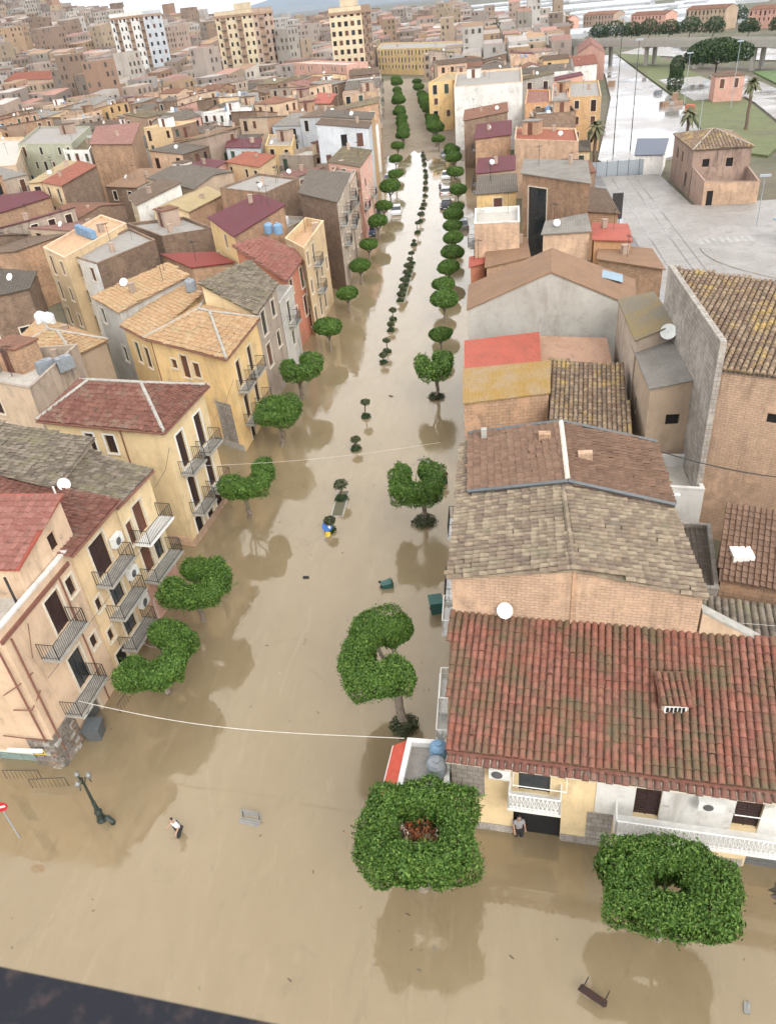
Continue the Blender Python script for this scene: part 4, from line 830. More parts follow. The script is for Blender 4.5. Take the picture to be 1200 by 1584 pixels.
for yy, zz in ((22.6,3.6),(26.5,4.6),(28.8,4.6),(33.5,5.2),(29.5,2.0)): balcony(H2, (-1.72,yy+1.0,zz), -math.pi/2, 1.9, 0.7, 'white' if yy < 28 else 'iron', 0.85, 'white_paint', 0.2)
RU = house('ruined_house', 'roofless ruin with collapsed rubble tiles, behind the brown tile roof', [(4.1,45.5),(9.2,45.0),(9.6,52.6),(4.4,53.6)], [5.2,5.0,6.6,6.8], roof='mono', wall='tufo_dark', rm='roof_dusky', oh=0.05, tiles=('coppi',0.32,0.4,'tile_coppi'), seed=124, cat='ruin')
LI = house('house', 'stone house with yellow lichen on its roof strip, beside the rubble ruin', [(-1.8,48.2),(4.1,49.0),(4.35,53.0),(-1.9,52.5)], [6.2,6.4,7.0,6.8], roof='mono', wall='tufo', rm='sheet_ochre', oh=0.1, seed=125, auto=(3,), autop=1.0)
RS = house('house', 'low house with coral red sheet roof under the grey gable', [(-1.8,53.2),(3.8,54.8),(3.9,59.0),(-1.9,58.0)], [6.2,6.3,6.9,6.8], roof='mono', wall='tufo', rm='sheet_coral', oh=0.1, seed=126, auto=(3,), autop=1.0)
RS2 = house('shed', 'tan roofed lean-to right of the coral red roof', [(3.95,55.5),(9.2,54.4),(9.2,58.8),(4.0,59.4)], [5.6,5.4,6.2,6.4], roof='mono', wall='tufo_pale', rm='terrace_clay', oh=0.1, seed=127)
GG = house('house', 'house with blank grey gable wall and brown ribbed roof', [(-1.75,61.2),(11.6,60.8),(12.6,67.5),(-1.7,67.5)], [8.3,8.0,8.0,8.3], roof='gable', axis='f', rise=3.0, wall='wall_grey', rm='sheet_rust', oh=0.1, seed=128, auto=(3,), autop=1.0)
MB().face([(8.3,64.8,9.6),(11.2,64.8,8.72),(11.5,66.9,8.72),(8.6,66.9,9.6)]).build('skylight','sheet_blue',GG)
M1 = house('tower_house', 'narrow grey house with mossy yellow roof between the grey gable and the brick house', [(10.0,50.8),(12.7,51.8),(12.4,58.6),(10.0,59.0)], [9.3,9.9,9.9,9.3], roof='mono', wall='wall_worn', rm='sheet_moss', oh=0.1, seed=129)
M2 = house('tower_house', 'beige tower house with grey sheet roof and one small dark window', [(10.1,45.2),(13.6,45.3),(13.4,51.7),(10.1,52.2)], [8.3,8.9,8.9,8.3], roof='mono', wall='wall_beige', rm='sheet_grey', oh=0.12, seed=130, wins={0:[(1.6,5.6,0.85,0.75,'void')], 3:[(3.0,4.5,0.6,1.2,'void')]}, trim=None)
BG = house('house', 'big pale brick house with old tiled roof and parapet wall at the right edge', [(13.0,41.4),(21.0,37.6),(22.5,48.5),(13.0,55.2)], [11.2,11.2,12.6,12.6], roof='mono', wall='tufo_pale', rm='roof_dusky', oh=0.15, tiles=('coppi',0.34,0.42,'tile_coppi'), seed=131, wins={0:[(3.2,8.3,0.75,0.6,'void'),(6.0,3.0,0.9,1.2,'void')]}, trim=None)
MB().prism([(12.65,41.2),(13.0,41.2),(12.95,55.4),(12.6,55.4)], -0.4, 12.9).build('parapet','stone_grey',BG)
dd = dish(M2, (12.2,51.3,9.0), 0.55, -1.9, 'appliance')
YD = house('yard_house', 'white rendered yard wall block with air conditioner beside the brown roof', [(10.2,41.0),(13.0,40.6),(12.9,44.8),(10.3,45.0)], 3.6, roof='flat', par=0.9, wall='wall_white', rm='terrace_pale', seed=132, cat='house')
ac_unit(YD, (11.2,40.88,2.2), -0.14, 0.9, 1.0)
BR = house('house', 'low house with brown tile roof and white skylight at the right edge', [(11.2,30.2),(19.0,27.8),(19.8,32.6),(12.4,34.6)], [5.0,5.0,6.4,6.4], roof='mono', wall='tufo', rm='tile_brown', oh=0.1, tiles=('roll',0.28,0.36,'tile_brown'), seed=133)
MB().box(11.9,31.0,5.2,12.9,31.9,5.75).build('skylight','white_paint',BR)
CT = house('shed', 'old mossy lean-to shed roof between the brick gable and the brown roof', [(8.9,24.3),(19.0,22.8),(19.4,27.4),(9.5,29.6)], [5.2,5.2,4.4,4.4], roof='mono', wall='tufo_dark', rm='tile_mossgrey', oh=0.1, tiles=('coppi',0.32,0.4,'tile_mossgrey'), seed=134, cat='shed')
RB = house('shed', 'rubble-topped stone shed beside the brown tile roof', [(8.8,30.3),(11.1,30.0),(12.0,35.5),(9.2,36.0)], 4.6, roof='flat', par=0.3, wall='stone_grey', rm='roof_dusky', seed=135, cat='shed')
YW = house('yard_wall', 'small peach wedge-topped wall right of the brick gable', [(8.45,23.95),(10.9,23.65),(10.9,24.1),(8.45,24.4)], [8.5,7.1,7.1,8.5], roof='mono', wall='wall_peach', rm='concrete', oh=0.03, seed=136, cat='wall')

# ------------------------------------------------------------------ town houses placed one by one
house('house', 'cream house with peach flat roof carrying a row of blue tanks', [(-50.9, 84.1), (-45.8, 79.0), (-44.6, 93.5), (-50.6, 99.4)], 10, roof='flat',par=.3,wall='wall_cream',rm='terrace_peach',auto=(0,),pw='wall_peach',seed=1, clutter=True)
house('house', 'brick house with grey slab roof beside the blue water tanks', [(-47.0, 82.3), (-41.8, 78.1), (-38.5, 86.9), (-44.4, 93.6)], 9.4, roof='flat',par=.25,wall='tufo_dark',wallside={0:'wall_white'},rm='terrace_grey',auto=(0,),seed=2, clutter=True)
house('house', 'house with pale orange tile roof directly behind the yellow corner house', [(-37.2, 67.1), (-32.7, 62.5), (-28.5, 69.4), (-32.1, 73.8)], [9.2, 9.2, 10, 10], roof='mono',wall='wall_grey',rm='roof_pale',tiles=('flat',.34,.42,'tile_pale'),auto=(0,),seed=3, clutter=True)
house('house', 'low house with pale yellow hipped roof and white tanks, behind the white terrace', [(-42.2, 59.0), (-35.3, 57.6), (-33.9, 60.8), (-42.9, 66.4)], [7.2, 7.2, 7.2, 7.6], roof='hip',rise=1.,wall='wall_beige',rm='roof_pale',tiles=('flat',.34,.42,'tile_pale'),seed=4, clutter=True)
house('house', 'white terrace house with dark worn parapet at the left edge', [(-39.7, 50.3), (-33.9, 48.1), (-34.1, 56.6), (-39.7, 56.1)], 8.6, roof='flat',par=.9,wall='wall_worn',rm='terrace_pale',pw='wall_worn',auto=(0,),seed=5,wallside={0:'wall_beige'}, clutter=True)
house('house', 'brown rubble house with grey tiled roof at the left edge, above the narrow alley', [(-52.6, 69.1), (-47.4, 73.1), (-49.8, 79.2), (-57.2, 81.8)], 8.6, roof='mono',wall='tufo_dark',rm='roof_dusky',auto=(0,),seed=6, clutter=True)
house('house', 'brick house with dark purple sheet roof at the left edge', [(-76.9, 106.4), (-70.2, 122.7), (-74.2, 127.3), (-85.8, 122.7)], [8.4, 8.4, 9, 9], roof='mono',wall='tufo',rm='sheet_maroon',seed=7, clutter=True)
house('house', 'tall brick-sided house with faded red roof, behind the peach flat roof', [(-73.9, 128.3), (-68.0, 123.3), (-68.0, 136.9), (-74.4, 143.8)], [10, 10, 10.6, 10.6], roof='mono',wall='tufo_dark',wallside={0:'wall_cream'},rm='roof_brick',auto=(0,),seed=8, clutter=True)
house('house', 'narrow cream house with cream sheet roof beside the faded red roof', [(-77.9, 130.7), (-75.5, 130.9), (-78.1, 150.4), (-81.9, 153.3)], 9.6, roof='mono',wall='wall_cream',rm='sheet_yellow',auto=(0,),seed=9, clutter=True)
house('house', 'tall windowless brick house with rose tile roof', [(-78.1, 157.4), (-67.8, 153.3), (-75.5, 177.6), (-85.9, 178.6)], [11.6, 11.6, 12.6, 12.6], roof='mono',wall='tufo',rm='roof_rose',seed=10, clutter=True)
house('house', 'white-sided house with long brown tile roof', [(-55.0, 118.9), (-50.9, 111.6), (-47.2, 120.8), (-52.4, 126.5)], [8.6, 8.6, 9.4, 9.4], roof='mono',wall='wall_white',wallside={0:'wall_butter'},rm='roof_brown',auto=(0,),seed=11, clutter=True)
house('house', 'cream gabled cottage with mustard corrugated roof', [(-48.8, 112.3), (-42.4, 109.3), (-40.4, 120.0), (-46.6, 124.3)], 7.6, roof='gable',axis='f',rise=.9,wall='wall_cream',rm='sheet_yellow',wallside={1:'tufo'},auto=(0,),seed=12, clutter=True)
house('house', 'yellow house with big maroon sheet roof and balcony, uphill of the salmon house', [(-33.0, 91.2), (-27.2, 81.7), (-23.4, 90.2), (-28.5, 97.6)], [10.5, 10.5, 11.5, 11.5], roof='mono',wall='tufo',wallside={0:'wall_yellow'},rm='sheet_maroon',auto=(0,),balc='white',seed=13, clutter=True)
house('house', 'low shed with dark red sheet roof between the pale tiles and the maroon roof', [(-38.3, 87.2), (-32.4, 81.0), (-28.1, 82.1), (-31.7, 86.6)], 7.6, roof='mono',wall='tufo',rm='sheet_red',seed=14, clutter=True)
house('house', 'scruffy brick yard building with mossy flat top, behind the dark red shed', [(-48.6, 101.9), (-40.4, 93.4), (-34.5, 96.0), (-40.9, 103.4)], 8.2, roof='flat',par=.4,wall='tufo_dark',rm='terrace_grey',seed=15, clutter=True)
house('house', 'house with grey cracked roof and mossy patch behind the white-sided house', [(-57.6, 133.6), (-45.2, 120.8), (-42.6, 133.7), (-52.7, 143.4)], 8.5, roof='gable',axis='s',rise=.8,wall='wall_beige',rm='roof_dusky',auto=(0,),seed=16, clutter=True)
house('house', 'pink house with wine-red roof, mid left of town', [(-54.1, 142.1), (-47.3, 136.0), (-46.8, 144.2), (-52.2, 149.0)], 8.5, roof='mono',wall='wall_pink',rm='sheet_maroon',auto=(0,),seed=17, clutter=True)
house('house', 'house with orange-brown hipped tile roof beyond the pink house', [(-46.8, 144.2), (-38.7, 136.1), (-38.4, 147.1), (-45.7, 153.7)], 8.5, roof='hip',rise=1.2,wall='wall_cream',rm='roof_brick',auto=(0,),seed=18, clutter=True)
house('house', 'brick house with plain grey flat roof and yellowed gable wall beside the maroon roof', [(-39.0, 114.8), (-30.6, 108.6), (-27.7, 117.8), (-35.4, 124.0)], 9.5, roof='flat',par=.3,wall='tufo_dark',wallside={0:'tufo'},rm='terrace_grey',seed=19, clutter=True)
house('house', 'peach corner house with terrace roof at the left edge, below the cream sheet roof', [(-102.0, 153.7), (-92.8, 153.5), (-113.7, 195.6), (-128.0, 202.6)], 9.5, roof='flat',par=.4,wall='wall_peach',rm='terrace_pale',auto=(0,1),seed=20, clutter=True)
house('house', 'sage green house with white-capped tanks and long grey roof', [(-105.7, 178.4), (-88.9, 170.5), (-98.6, 201.4), (-118.3, 212.4)], 10.5, roof='flat',par=.5,wall='wall_sage',rm='terrace_grey',auto=(0,),seed=21, clutter=True)
house('house', 'white house with dark openings in front of the windowless brick house', [(-90.6, 169.5), (-83.1, 166.2), (-91.9, 189.6), (-101.7, 194.6)], 9.5, roof='flat',par=.5,wall='wall_white',rm='roof_moss',auto=(0,),autop=1,seed=22, clutter=True)
house('house', 'yellow house with arched windows and flat roof in mid town', [(-44.4, 163.7), (-38.2, 160.8), (-40.9, 176.1), (-47.4, 179.4)], 8.0, roof='flat',par=.4,wall='wall_yellow',rm='terrace_grey',auto=(0,),autop=1,seed=23, clutter=True)
house('house', 'house with wine-red canopy roof left of the yellow arched house', [(-51.9, 161.6), (-44.0, 158.0), (-46.8, 170.4), (-55.1, 174.5)], 8.5, roof='mono',wall='wall_bluegrey',rm='sheet_maroon',auto=(0,),seed=24, clutter=True)
house('house', 'white cube house with one square window beside the avenue', [(-28.6, 167.8), (-24.5, 162.2), (-22.3, 173.2), (-27.5, 182.0)], 9, roof='flat',par=.4,wall='wall_white',rm='roof_rose',wins={0:[(2,6,1.2,1.2,'void')]},seed=25, clutter=True)
house('house', 'brick house with bright red square roof in mid town', [(-45.4, 220.7), (-40.1, 217.0), (-42.1, 240.8), (-49.0, 249.6)], 9.4, roof='mono',wall='tufo',rm='sheet_coral',seed=26, clutter=True)
house('house', 'cream avenue house with walled orange roof terrace after the salmon house', [(-22.0, 83.0), (-19.0, 78.5), (-18.9, 89.8), (-21.5, 92.0)], 9.6, roof='flat',par=.9,wall='wall_cream',rm='terrace_peach',auto=(0,1),balc='iron',seed=31, clutter=True)
house('house', 'tall brown ruinous avenue house with rubble roof', [(-23.5, 99.2), (-17.6, 92.4), (-18.7, 109.7), (-25.3, 115.0)], 11, roof='mono',wall='wall_worn',wallside={0:'tufo_dark'},rm='roof_dusky',auto=(1,),balc='iron',seed=32, clutter=True)
house('house', 'pale avenue house with red awning box on its roof, after the brown ruin', [(-22.4, 111.9), (-18.5, 108.0), (-19.2, 123.2), (-22.8, 125.7)], 10, roof='flat',par=.4,wall='wall_dusty',rm='terrace_grey',auto=(1,),balc='iron',seed=33, clutter=True)
house('house', 'pink avenue house with grey-green roof', [(-24.0, 123.3), (-18.3, 117.0), (-18.4, 131.0), (-23.8, 137.2)], 10.5, roof='mono',wall='wall_pink',rm='roof_moss',auto=(0,1),balc='iron',seed=34, clutter=True)
house('house', 'low house with brown ribbed roof in front of the brick terrace block', [(-0.2, 83.9), (4.4, 85.3), (4.3, 91.5), (0.0, 90.3)], [5, 5.4, 5.8, 5.4], roof='mono',wall='tufo',rm='sheet_rust',seed=41, clutter=True)
house('shed', 'small red sheet-roofed shed beside the brown ribbed roof', [(-2.0, 85.6), (-0.4, 86.8), (-0.3, 90.1), (-2.0, 89.1)], 4.6, roof='mono',wall='wall_salmon',rm='sheet_coral',seed=42, clutter=True)
house('house', 'brick house with grey-brown patched roof and purple box, right bank', [(6.1, 88.1), (11.1, 87.7), (11.1, 92.2), (6.7, 91.2)], [7, 7.2, 7.8, 7.6], roof='mono',wall='tufo_pale',rm='sheet_grey',auto=(0,),seed=43, clutter=True)
house('house', 'house with red canopy over an orange walled terrace, by the wet car park', [(11.5, 86.6), (15.2, 85.3), (15.7, 92.0), (12.2, 93.4)], 6.5, roof='mono',wall='wall_orange',rm='sheet_coral',auto=(0,),seed=44, clutter=True)
house('house', 'low house with orange-brown roof beside the blue skylight', [(11.6, 82.8), (17.3, 78.3), (17.3, 85.2), (12.5, 88.0)], 5.5, roof='mono',wall='tufo',rm='sheet_rust',seed=45, clutter=True)
house('house', 'brick block with white parapet terrace facing the avenue, right bank', [(-1.5, 88.7), (3.5, 88.3), (3.7, 95.6), (-1.5, 95.8)], 8.5, roof='flat',par=.6,wall='tufo_pale',rm='terrace_pale',pw='wall_white',auto=(3,),balc='iron',seed=46, clutter=True)
house('house', 'yellow rooftop house behind the white parapet terrace', [(-1.4, 105.9), (3.7, 105.8), (4.0, 117.6), (-1.2, 117.6)], 8, roof='mono',wall='wall_yellow',rm='roof_dusky',auto=(0,3),balc='iron',seed=47, clutter=True)
house('house', 'brick hall with tall dark glazed stair bay, right bank', [(4.3, 101.2), (11.5, 93.4), (12.0, 102.4), (4.9, 107.0)], [11, 11, 11.6, 11.6], roof='mono',wall='tufo',rm='sheet_grey',wins={0:[(2.6,1,3.,8.6,'glass')]},seed=48, clutter=True)
house('house', 'long low brick house with brown tile roof below the glazed stair bay', [(8.4, 104.1), (16.2, 101.4), (15.5, 109.4), (9.4, 112.4)], [6, 5.5, 6.8, 7.2], roof='mono',wall='tufo',rm='roof_brown',seed=49, clutter=True)
house('house', 'house with wine and orange roof patches above the yellow rooftop house', [(-1.5, 119.6), (3.9, 120.5), (4.3, 132.0), (-1.3, 131.5)], 8, roof='mono',wall='wall_beige',rm='sheet_maroon',auto=(3,),balc='iron',seed=50, clutter=True)
house('house', 'brick house with brown top and small yellow sheet roof, right bank', [(4.6, 140.9), (14.7, 136.7), (15.5, 150.3), (5.3, 154.4)], [9, 8.6, 8.6, 9], roof='flat',par=.3,wall='tufo_pale',rm='roof_brick',seed=51, clutter=True)
house('house', 'brown gabled brick house before the big white wall', [(-2.0, 147.6), (4.2, 149.5), (4.7, 167.1), (-1.8, 165.5)], 8.5, roof='mono',wall='tufo',rm='sheet_maroon',auto=(3,),balc='iron',seed=52, clutter=True)
house('house', 'brown brick house with rusty lean-to roof below the white wall', [(-4.5, 168.5), (4.3, 176.6), (4.3, 186.5), (-4.4, 179.1)], [9.0, 9.0, 9.6, 9.6], roof='mono',wall='tufo_dark',rm='roof_terracotta',auto=(3,),balc='iron',seed=53, clutter=True)
house('apartment_building', 'big blank white and peach party wall building, right bank', [(-7.1, 191.2), (7.8, 189.3), (8.9, 225.0), (-7.6, 227.1)], 13, roof='flat',par=.5,wall='wall_peach',wallside={0:'wall_white'},rm='terrace_grey',cat='building',seed=54, clutter=True)
house('house', 'yellow avenue house left of the white party wall', [(-14.9, 223.9), (-8.6, 224.9), (-3.0, 245.8), (-11.3, 250.3)], 11.5, roof='flat',par=.3,wall='wall_yellow',rm='sheet_yellow',auto=(0,3),seed=55, clutter=True)
house('house', 'salmon house with white balconies beside the white party wall', [(8.1, 182.4), (13.2, 181.1), (14.8, 205.0), (9.8, 209.2)], 9.5, roof='flat',par=.4,wall='wall_orange',rm='roof_rose',auto=(0,),autop=1,balc='white',seed=56, clutter=True)
house('house', 'white-fronted pink house next to the ochre house', [(13.3, 178.8), (16.5, 176.6), (19.6, 212.7), (16.3, 215.6)], 9.5, roof='flat',par=.4,wall='wall_pink',rm='terrace_grey',auto=(0,),autop=1,balc='iron',seed=57, clutter=True)
house('house', 'ochre house with dark balcony at the end of the muddy road', [(17.2, 182.5), (23.5, 180.1), (26.5, 210.2), (20.0, 213.0)], 10, roof='flat',par=.4,wall='wall_ochre',rm='terrace_grey',auto=(0,),autop=1,balc='iron',seed=58, clutter=True)
house('house', 'white house with red tile roof by the muddy road', [(27.5, 278.5), (34.6, 280.3), (37.2, 317.7), (29.6, 315.0)], 8, roof='gable',axis='s',rise=1.2,wall='wall_white',rm='roof_brick',seed=59, clutter=True)
house('hall', 'pink gabled hall with arched windows below the viaduct', [(33.5, 329.7), (41.8, 318.2), (45.6, 358.1), (37.6, 371.0)], 8, roof='gable',axis='f',rise=3.,wall='wall_pink',rm='roof_rose',cat='building',seed=60, clutter=True)
house('apartment_building', 'long orange-yellow apartment block across the avenue', [(-53.7, 436.7), (-6.4, 383.4), (-7.8, 431.8), (-58.9, 502.2)], 10.5, roof='flat',par=.6,wall='wall_yellow',rm='terrace_grey',auto=(0,),autop=1,cat='building',seed=61, clutter=True)
house('house', 'square brown stone tower house beyond the orange block', [(8.7, 419.5), (20.7, 385.9), (21.5, 424.9), (10.1, 455.2)], 11, roof='flat',par=.6,wall='wall_ochre',wallside={0:'tufo_pale'},rm='terrace_grey',cat='building',seed=62, clutter=True)

# ------------------------------------------------------------------ trees
def leafmat(name, cols, rough=0.5, spec=0.35):
    m, n, l, b = nodes_of(name)
    t = rnd_tint(n, l); k = len(cols); r = ramp(n, [((i+0.5)/k, c) for i, c in enumerate(cols)]); l.new(t, r.inputs['Fac'])
    l.new(r.outputs['Color'], b.inputs['Base Color']); b.inputs['Roughness'].default_value = rough; b.inputs['Specular IOR Level'].default_value = spec
leafmat('leaf_ficus', [(0.030,0.072,0.011),(0.055,0.115,0.017),(0.088,0.160,0.026),(0.042,0.092,0.014),(0.125,0.200,0.038)], 0.55, 0.22)
leafmat('leaf_dark', [(0.016,0.036,0.010),(0.028,0.055,0.014),(0.045,0.075,0.020)])
leafmat('leaf_olive', [(0.035,0.045,0.018),(0.055,0.065,0.026),(0.075,0.085,0.036)])
leafmat('leaf_palm', [(0.050,0.065,0.025),(0.085,0.095,0.040),(0.12,0.115,0.055),(0.16,0.13,0.07)])
leafmat('leaf_dead', [(0.26,0.055,0.022),(0.19,0.075,0.03),(0.33,0.10,0.03),(0.14,0.07,0.04)], 0.8)
def leaves_mesh(name, pts, nrm, rs, size, mat, spread=0.75, aspect=0.5):
    """one folded leaf for each point"""
    N = len(pts); n = nrm+rs.normal(0, spread, (N,3)); n /= np.linalg.norm(n, axis=1, keepdims=True)
    a = np.cross(n, rs.normal(0,1,(N,3))); a /= np.linalg.norm(a, axis=1, keepdims=True)+1e-9; b = np.cross(n, a)
    s = (size*rs.uniform(0.65,1.3,N))[:,None]
    v0 = pts-a*s*0.5; v1 = pts+b*s*aspect*0.5+n*s*0.10; v2 = pts+a*s*0.5-n*s*0.06; v3 = pts-b*s*aspect*0.5+n*s*0.10
    v = np.stack([v0,v1,v2,v3], 1).reshape(-1,3); me = bpy.data.meshes.new(name)
    idx = np.arange(N*4).reshape(N,4); f = np.concatenate([idx[:,[0,1,2]], idx[:,[0,2,3]]], 0)
    me.vertices.add(len(v)); me.vertices.foreach_set('co', v.astype(np.float32).ravel()); me.loops.add(len(f)*3); me.loops.foreach_set('vertex_index', f.astype(np.int32).ravel())
    me.polygons.add(len(f)); me.polygons.foreach_set('loop_start', np.arange(0,len(f)*3,3,dtype=np.int32)); me.update(calc_edges=True)
    at = me.attributes.new('tint','FLOAT','FACE'); t = rs.uniform(0,1,N).astype(np.float32); at.data.foreach_set('value', np.concatenate([t,t])); me.materials.append(MATS[mat])
    return me
def lump(rs, k=7, f=1.0):
    w = rs.normal(0, f, (k,3)); ph = rs.uniform(0,6.28,k); return lambda p: np.sin(p@w.T+ph).sum(1)/k
def ring_points(rs, N, rx, ry, hx, hy, h, arc=(0,2*math.pi), power=3.0, wob=0.16):
    """points on a clipped ring crown (rounded-square outline rx, ry; hole hx, hy; half height h); arc leaves a gap"""
    t = rs.uniform(arc[0], arc[1], N*2); ph = rs.uniform(0, 2*math.pi, N*2)
    def se(a, b): return (np.abs(np.cos(t)/a)**power+np.abs(np.sin(t)/b)**power)**(-1/power)
    ro = se(rx, ry); ri = se(max(hx,1e-3), max(hy,1e-3)) if hx > 0 else np.zeros_like(ro)
    an = sum(rs.uniform(0.02,0.055)*np.sin(k*t+rs.uniform(0,6.28)) for k in (2,3,5,7,11)); ro = ro*(1+an); ri = ri*(1+1.5*sum(rs.uniform(0.02,0.07)*np.sin(k*t+rs.uniform(0,6.28)) for k in (2,3,5,8)))
    rm, w = (ro+ri)/2, (ro-ri)/2
    if hx <= 0: rm, w = ro*0.5, ro*0.5
    endf = np.minimum(1, np.minimum((t-arc[0]), (arc[1]-t))/0.35) if arc[1]-arc[0] < 6.2 else np.ones_like(t)
    endf = np.sqrt(np.clip(endf, 0.02, 1)); depth = 1-np.abs(rs.normal(0,0.10,N*2))
    c = np.abs(np.cos(ph))**0.75*np.sign(np.cos(ph)); s = np.abs(np.sin(ph))**0.75*np.sign(np.sin(ph))
    r = rm+c*w*endf*depth; z = s*h*endf*depth
    p = np.stack([r*np.cos(t), r*np.sin(t), z], 1)
    n = np.stack([c*np.cos(t)/w.clip(0.1), c*np.sin(t)/w.clip(0.1), s/h], 1); n /= np.linalg.norm(n,axis=1,keepdims=True)+1e-9
    lf, lg = lump(rs, 9, 2.4), lump(rs, 12, 5.0); p = p+n*(wob*1.5*lf(p)+wob*1.3*lg(p)+np.abs(rs.normal(0,0.07,N*2))*(rs.uniform(0,1,N*2) < 0.35))[:,None]
    keep = rs.uniform(0,1,N*2) < np.clip(0.5*(ro/ro.mean())+0.15*(lg(p)+lf(p)), 0.12, 1)
    return p[keep][:N], n[keep][:N]
def blob_points(rs, N, rx, ry, rz, wob=0.2, flat=-0.6):
    d = rs.normal(0,1,(N*2,3)); d /= np.linalg.norm(d,axis=1,keepdims=True); d = d[d[:,2] > flat][:N]
    p = d*np.array((rx,ry,rz))*(1-np.abs(rs.normal(0,0.12,len(d))))[:,None]; lf = lump(rs, 9, 2.4/max(rx,0.5)); lg = lump(rs, 8, 6.0/max(rx,0.5))
    return p*(1+wob*lf(p)+wob*0.5*lg(p))[:,None], d
def obj_from(name, me, parent, loc=(0,0,0)):
    o = bpy.data.objects.new(name, me); C.objects.link(o); o.parent = parent; o.location = loc; return o
def limb(rng, a, b, n=5, wig=0.12):
    a, b = V3(a), V3(b); return [a+(b-a)*i/(n-1)+np.array((rng.gauss(0,wig),rng.gauss(0,wig),rng.gauss(0,wig*0.5)))*(1 if 0 < i < n-1 else 0) for i in range(n)]
def ficus(x, y, crown, label, zc=3.5, N=9000, leaf=0.15, seed=1, base=None, group=None, mat='leaf_ficus', fork=1.5, tr=0.16, mound=0.0, rz=0.0):
    """clipped street tree; crown: dict for ring_points with an offset (cx, cy) from the trunk"""
    rng = random.Random(seed); rs = np.random.default_rng(seed); T = thing('ficus_tree', label, 'tree', (x,y,-0.4), group, rz)
    c = dict(crown); cx, cy = c.pop('off', (0,0)); p, n = ring_points(rs, N, **c); p = p+np.array((cx,cy,zc+0.4))
    ci = dict(c); ci['rx'] -= 0.16; ci['ry'] -= 0.16; ci['h'] *= 0.80; ci['wob'] = c.get('wob',0.16)*0.6
    if ci.get('hx',0) > 0: ci['hx'] += 0.12; ci['hy'] += 0.12
    pi_, ni_ = ring_points(rs, N//3, **ci); p = np.concatenate([p, pi_+np.array((cx,cy,zc+0.4))]); n = np.concatenate([n, ni_]); sz = np.concatenate([np.full(len(p)-len(pi_), leaf), np.full(len(pi_), leaf*1.7)])
    ns = max(20, N//260); pick = rs.integers(0, N//2, ns); sp, sn = [], []                       # stray shoots past the clipped outline
    for q in pick:
        dr = n[q]*0.6+rs.normal(0,0.5,3)+np.array((0,0,0.25)); dr /= np.linalg.norm(dr)
        for s_ in np.linspace(0.03, rs.uniform(0.14,0.36), 9): sp.append(p[q]+dr*s_+rs.normal(0,0.025,3)); sn.append(dr)
    p = np.concatenate([p, np.array(sp)]); n = np.concatenate([n, np.array(sn)]); sz = np.concatenate([sz, np.full(len(sp), leaf)])
    obj_from('crown', leaves_mesh('crown', p, n, rs, sz, mat), T)
    mb = MB(); bend = (cx*0.35+rng.gauss(0,0.1), cy*0.35+rng.gauss(0,0.1)); fk = (bend[0],bend[1],fork+0.4)
    pts = limb(rng, (0,0,0), fk, 6, 0.07); mb.tube(pts, [tr*1.5,tr*1.15,tr,tr*0.95,tr*0.95,tr*1.05], 8)
    arc = c.get('arc',(0,2*math.pi)); k = 6 if arc[1]-arc[0] > 6 else 5
    for i in range(k):
        t = arc[0]+(arc[1]-arc[0])*(i+0.5)/k; hx = c.get('hx',0); rr = (c['rx']+hx)/2*0.95; ry_ = (c['ry']+c.get('hy',0))/2*0.95
        e = (cx+rr*math.cos(t), cy+ry_*math.sin(t), zc+0.4-c['h']*0.1); mb.tube(limb(rng, fk, e, 6, 0.10), [tr*0.62,tr*0.5,tr*0.42,tr*0.34,tr*0.26,tr*0.15], 6)
        for q in range(2):
            m_ = V3(fk)+(V3(e)-V3(fk))*rng.uniform(0.5,0.8); mb.tube(limb(rng, m_, V3(e)+np.array((rng.gauss(0,0.5),rng.gauss(0,0.5),rng.uniform(0,0.5))), 4, 0.06), [tr*0.22,tr*0.18,tr*0.13,tr*0.07], 5)
    mb.build('trunk', 'bark_pale', T, world=False)
    if mound: 
        pm, nm = blob_points(rs, 1400, mound, mound, 0.4, 0.3, -0.2); pm = pm*rs.uniform(0.3,1.1,(len(pm),1)); obj_from('ground_shrub', leaves_mesh('ground_shrub', pm+np.array((0,0,0.45)), nm, rs, 0.16, 'leaf_olive'), T)
    return T
PI = math.pi
FIC = 'clipped street trees along the avenue'
t1 = ficus(-2.9,16.5, dict(rx=2.2,ry=1.9,hx=0.85,hy=0.65,h=0.95,power=5,wob=0.15), 'big square-clipped tree with reddish withered branches at its centre, before the annex', 3.9, 30000, 0.115, 11, fork=2.3, tr=0.2, group=FIC)
rs = np.random.default_rng(5); pw_, nw_ = blob_points(rs, 500, 0.75, 0.55, 0.4, 0.25, -1.1); obj_from('withered_leaves', leaves_mesh('withered_leaves', pw_+np.array((0.15,0.35,3.95)), nw_, rs, 0.16, 'leaf_dead'), t1)
t2 = ficus(6.0,15.15, dict(rx=2.35,ry=1.55,hx=0.62,hy=0.42,h=0.85,power=4,wob=0.13,), 'big square-clipped tree with an open hole in its crown, before the long white balcony', 3.5, 28000, 0.115, 12, fork=2.0, tr=0.18, group=FIC, rz=-0.13)
ficus(-4.44,24.7, dict(rx=1.95,ry=2.5,hx=0.45,hy=0.9,h=0.85,arc=(0.28*PI,1.80*PI),power=3.6,off=(-0.75,0.9),wob=0.17), 'tall C-shaped clipped tree leaning over the water beside the red-roofed house', 4.3, 26000, 0.115, 13, fork=2.3, tr=0.22, mound=0.75, group=FIC)
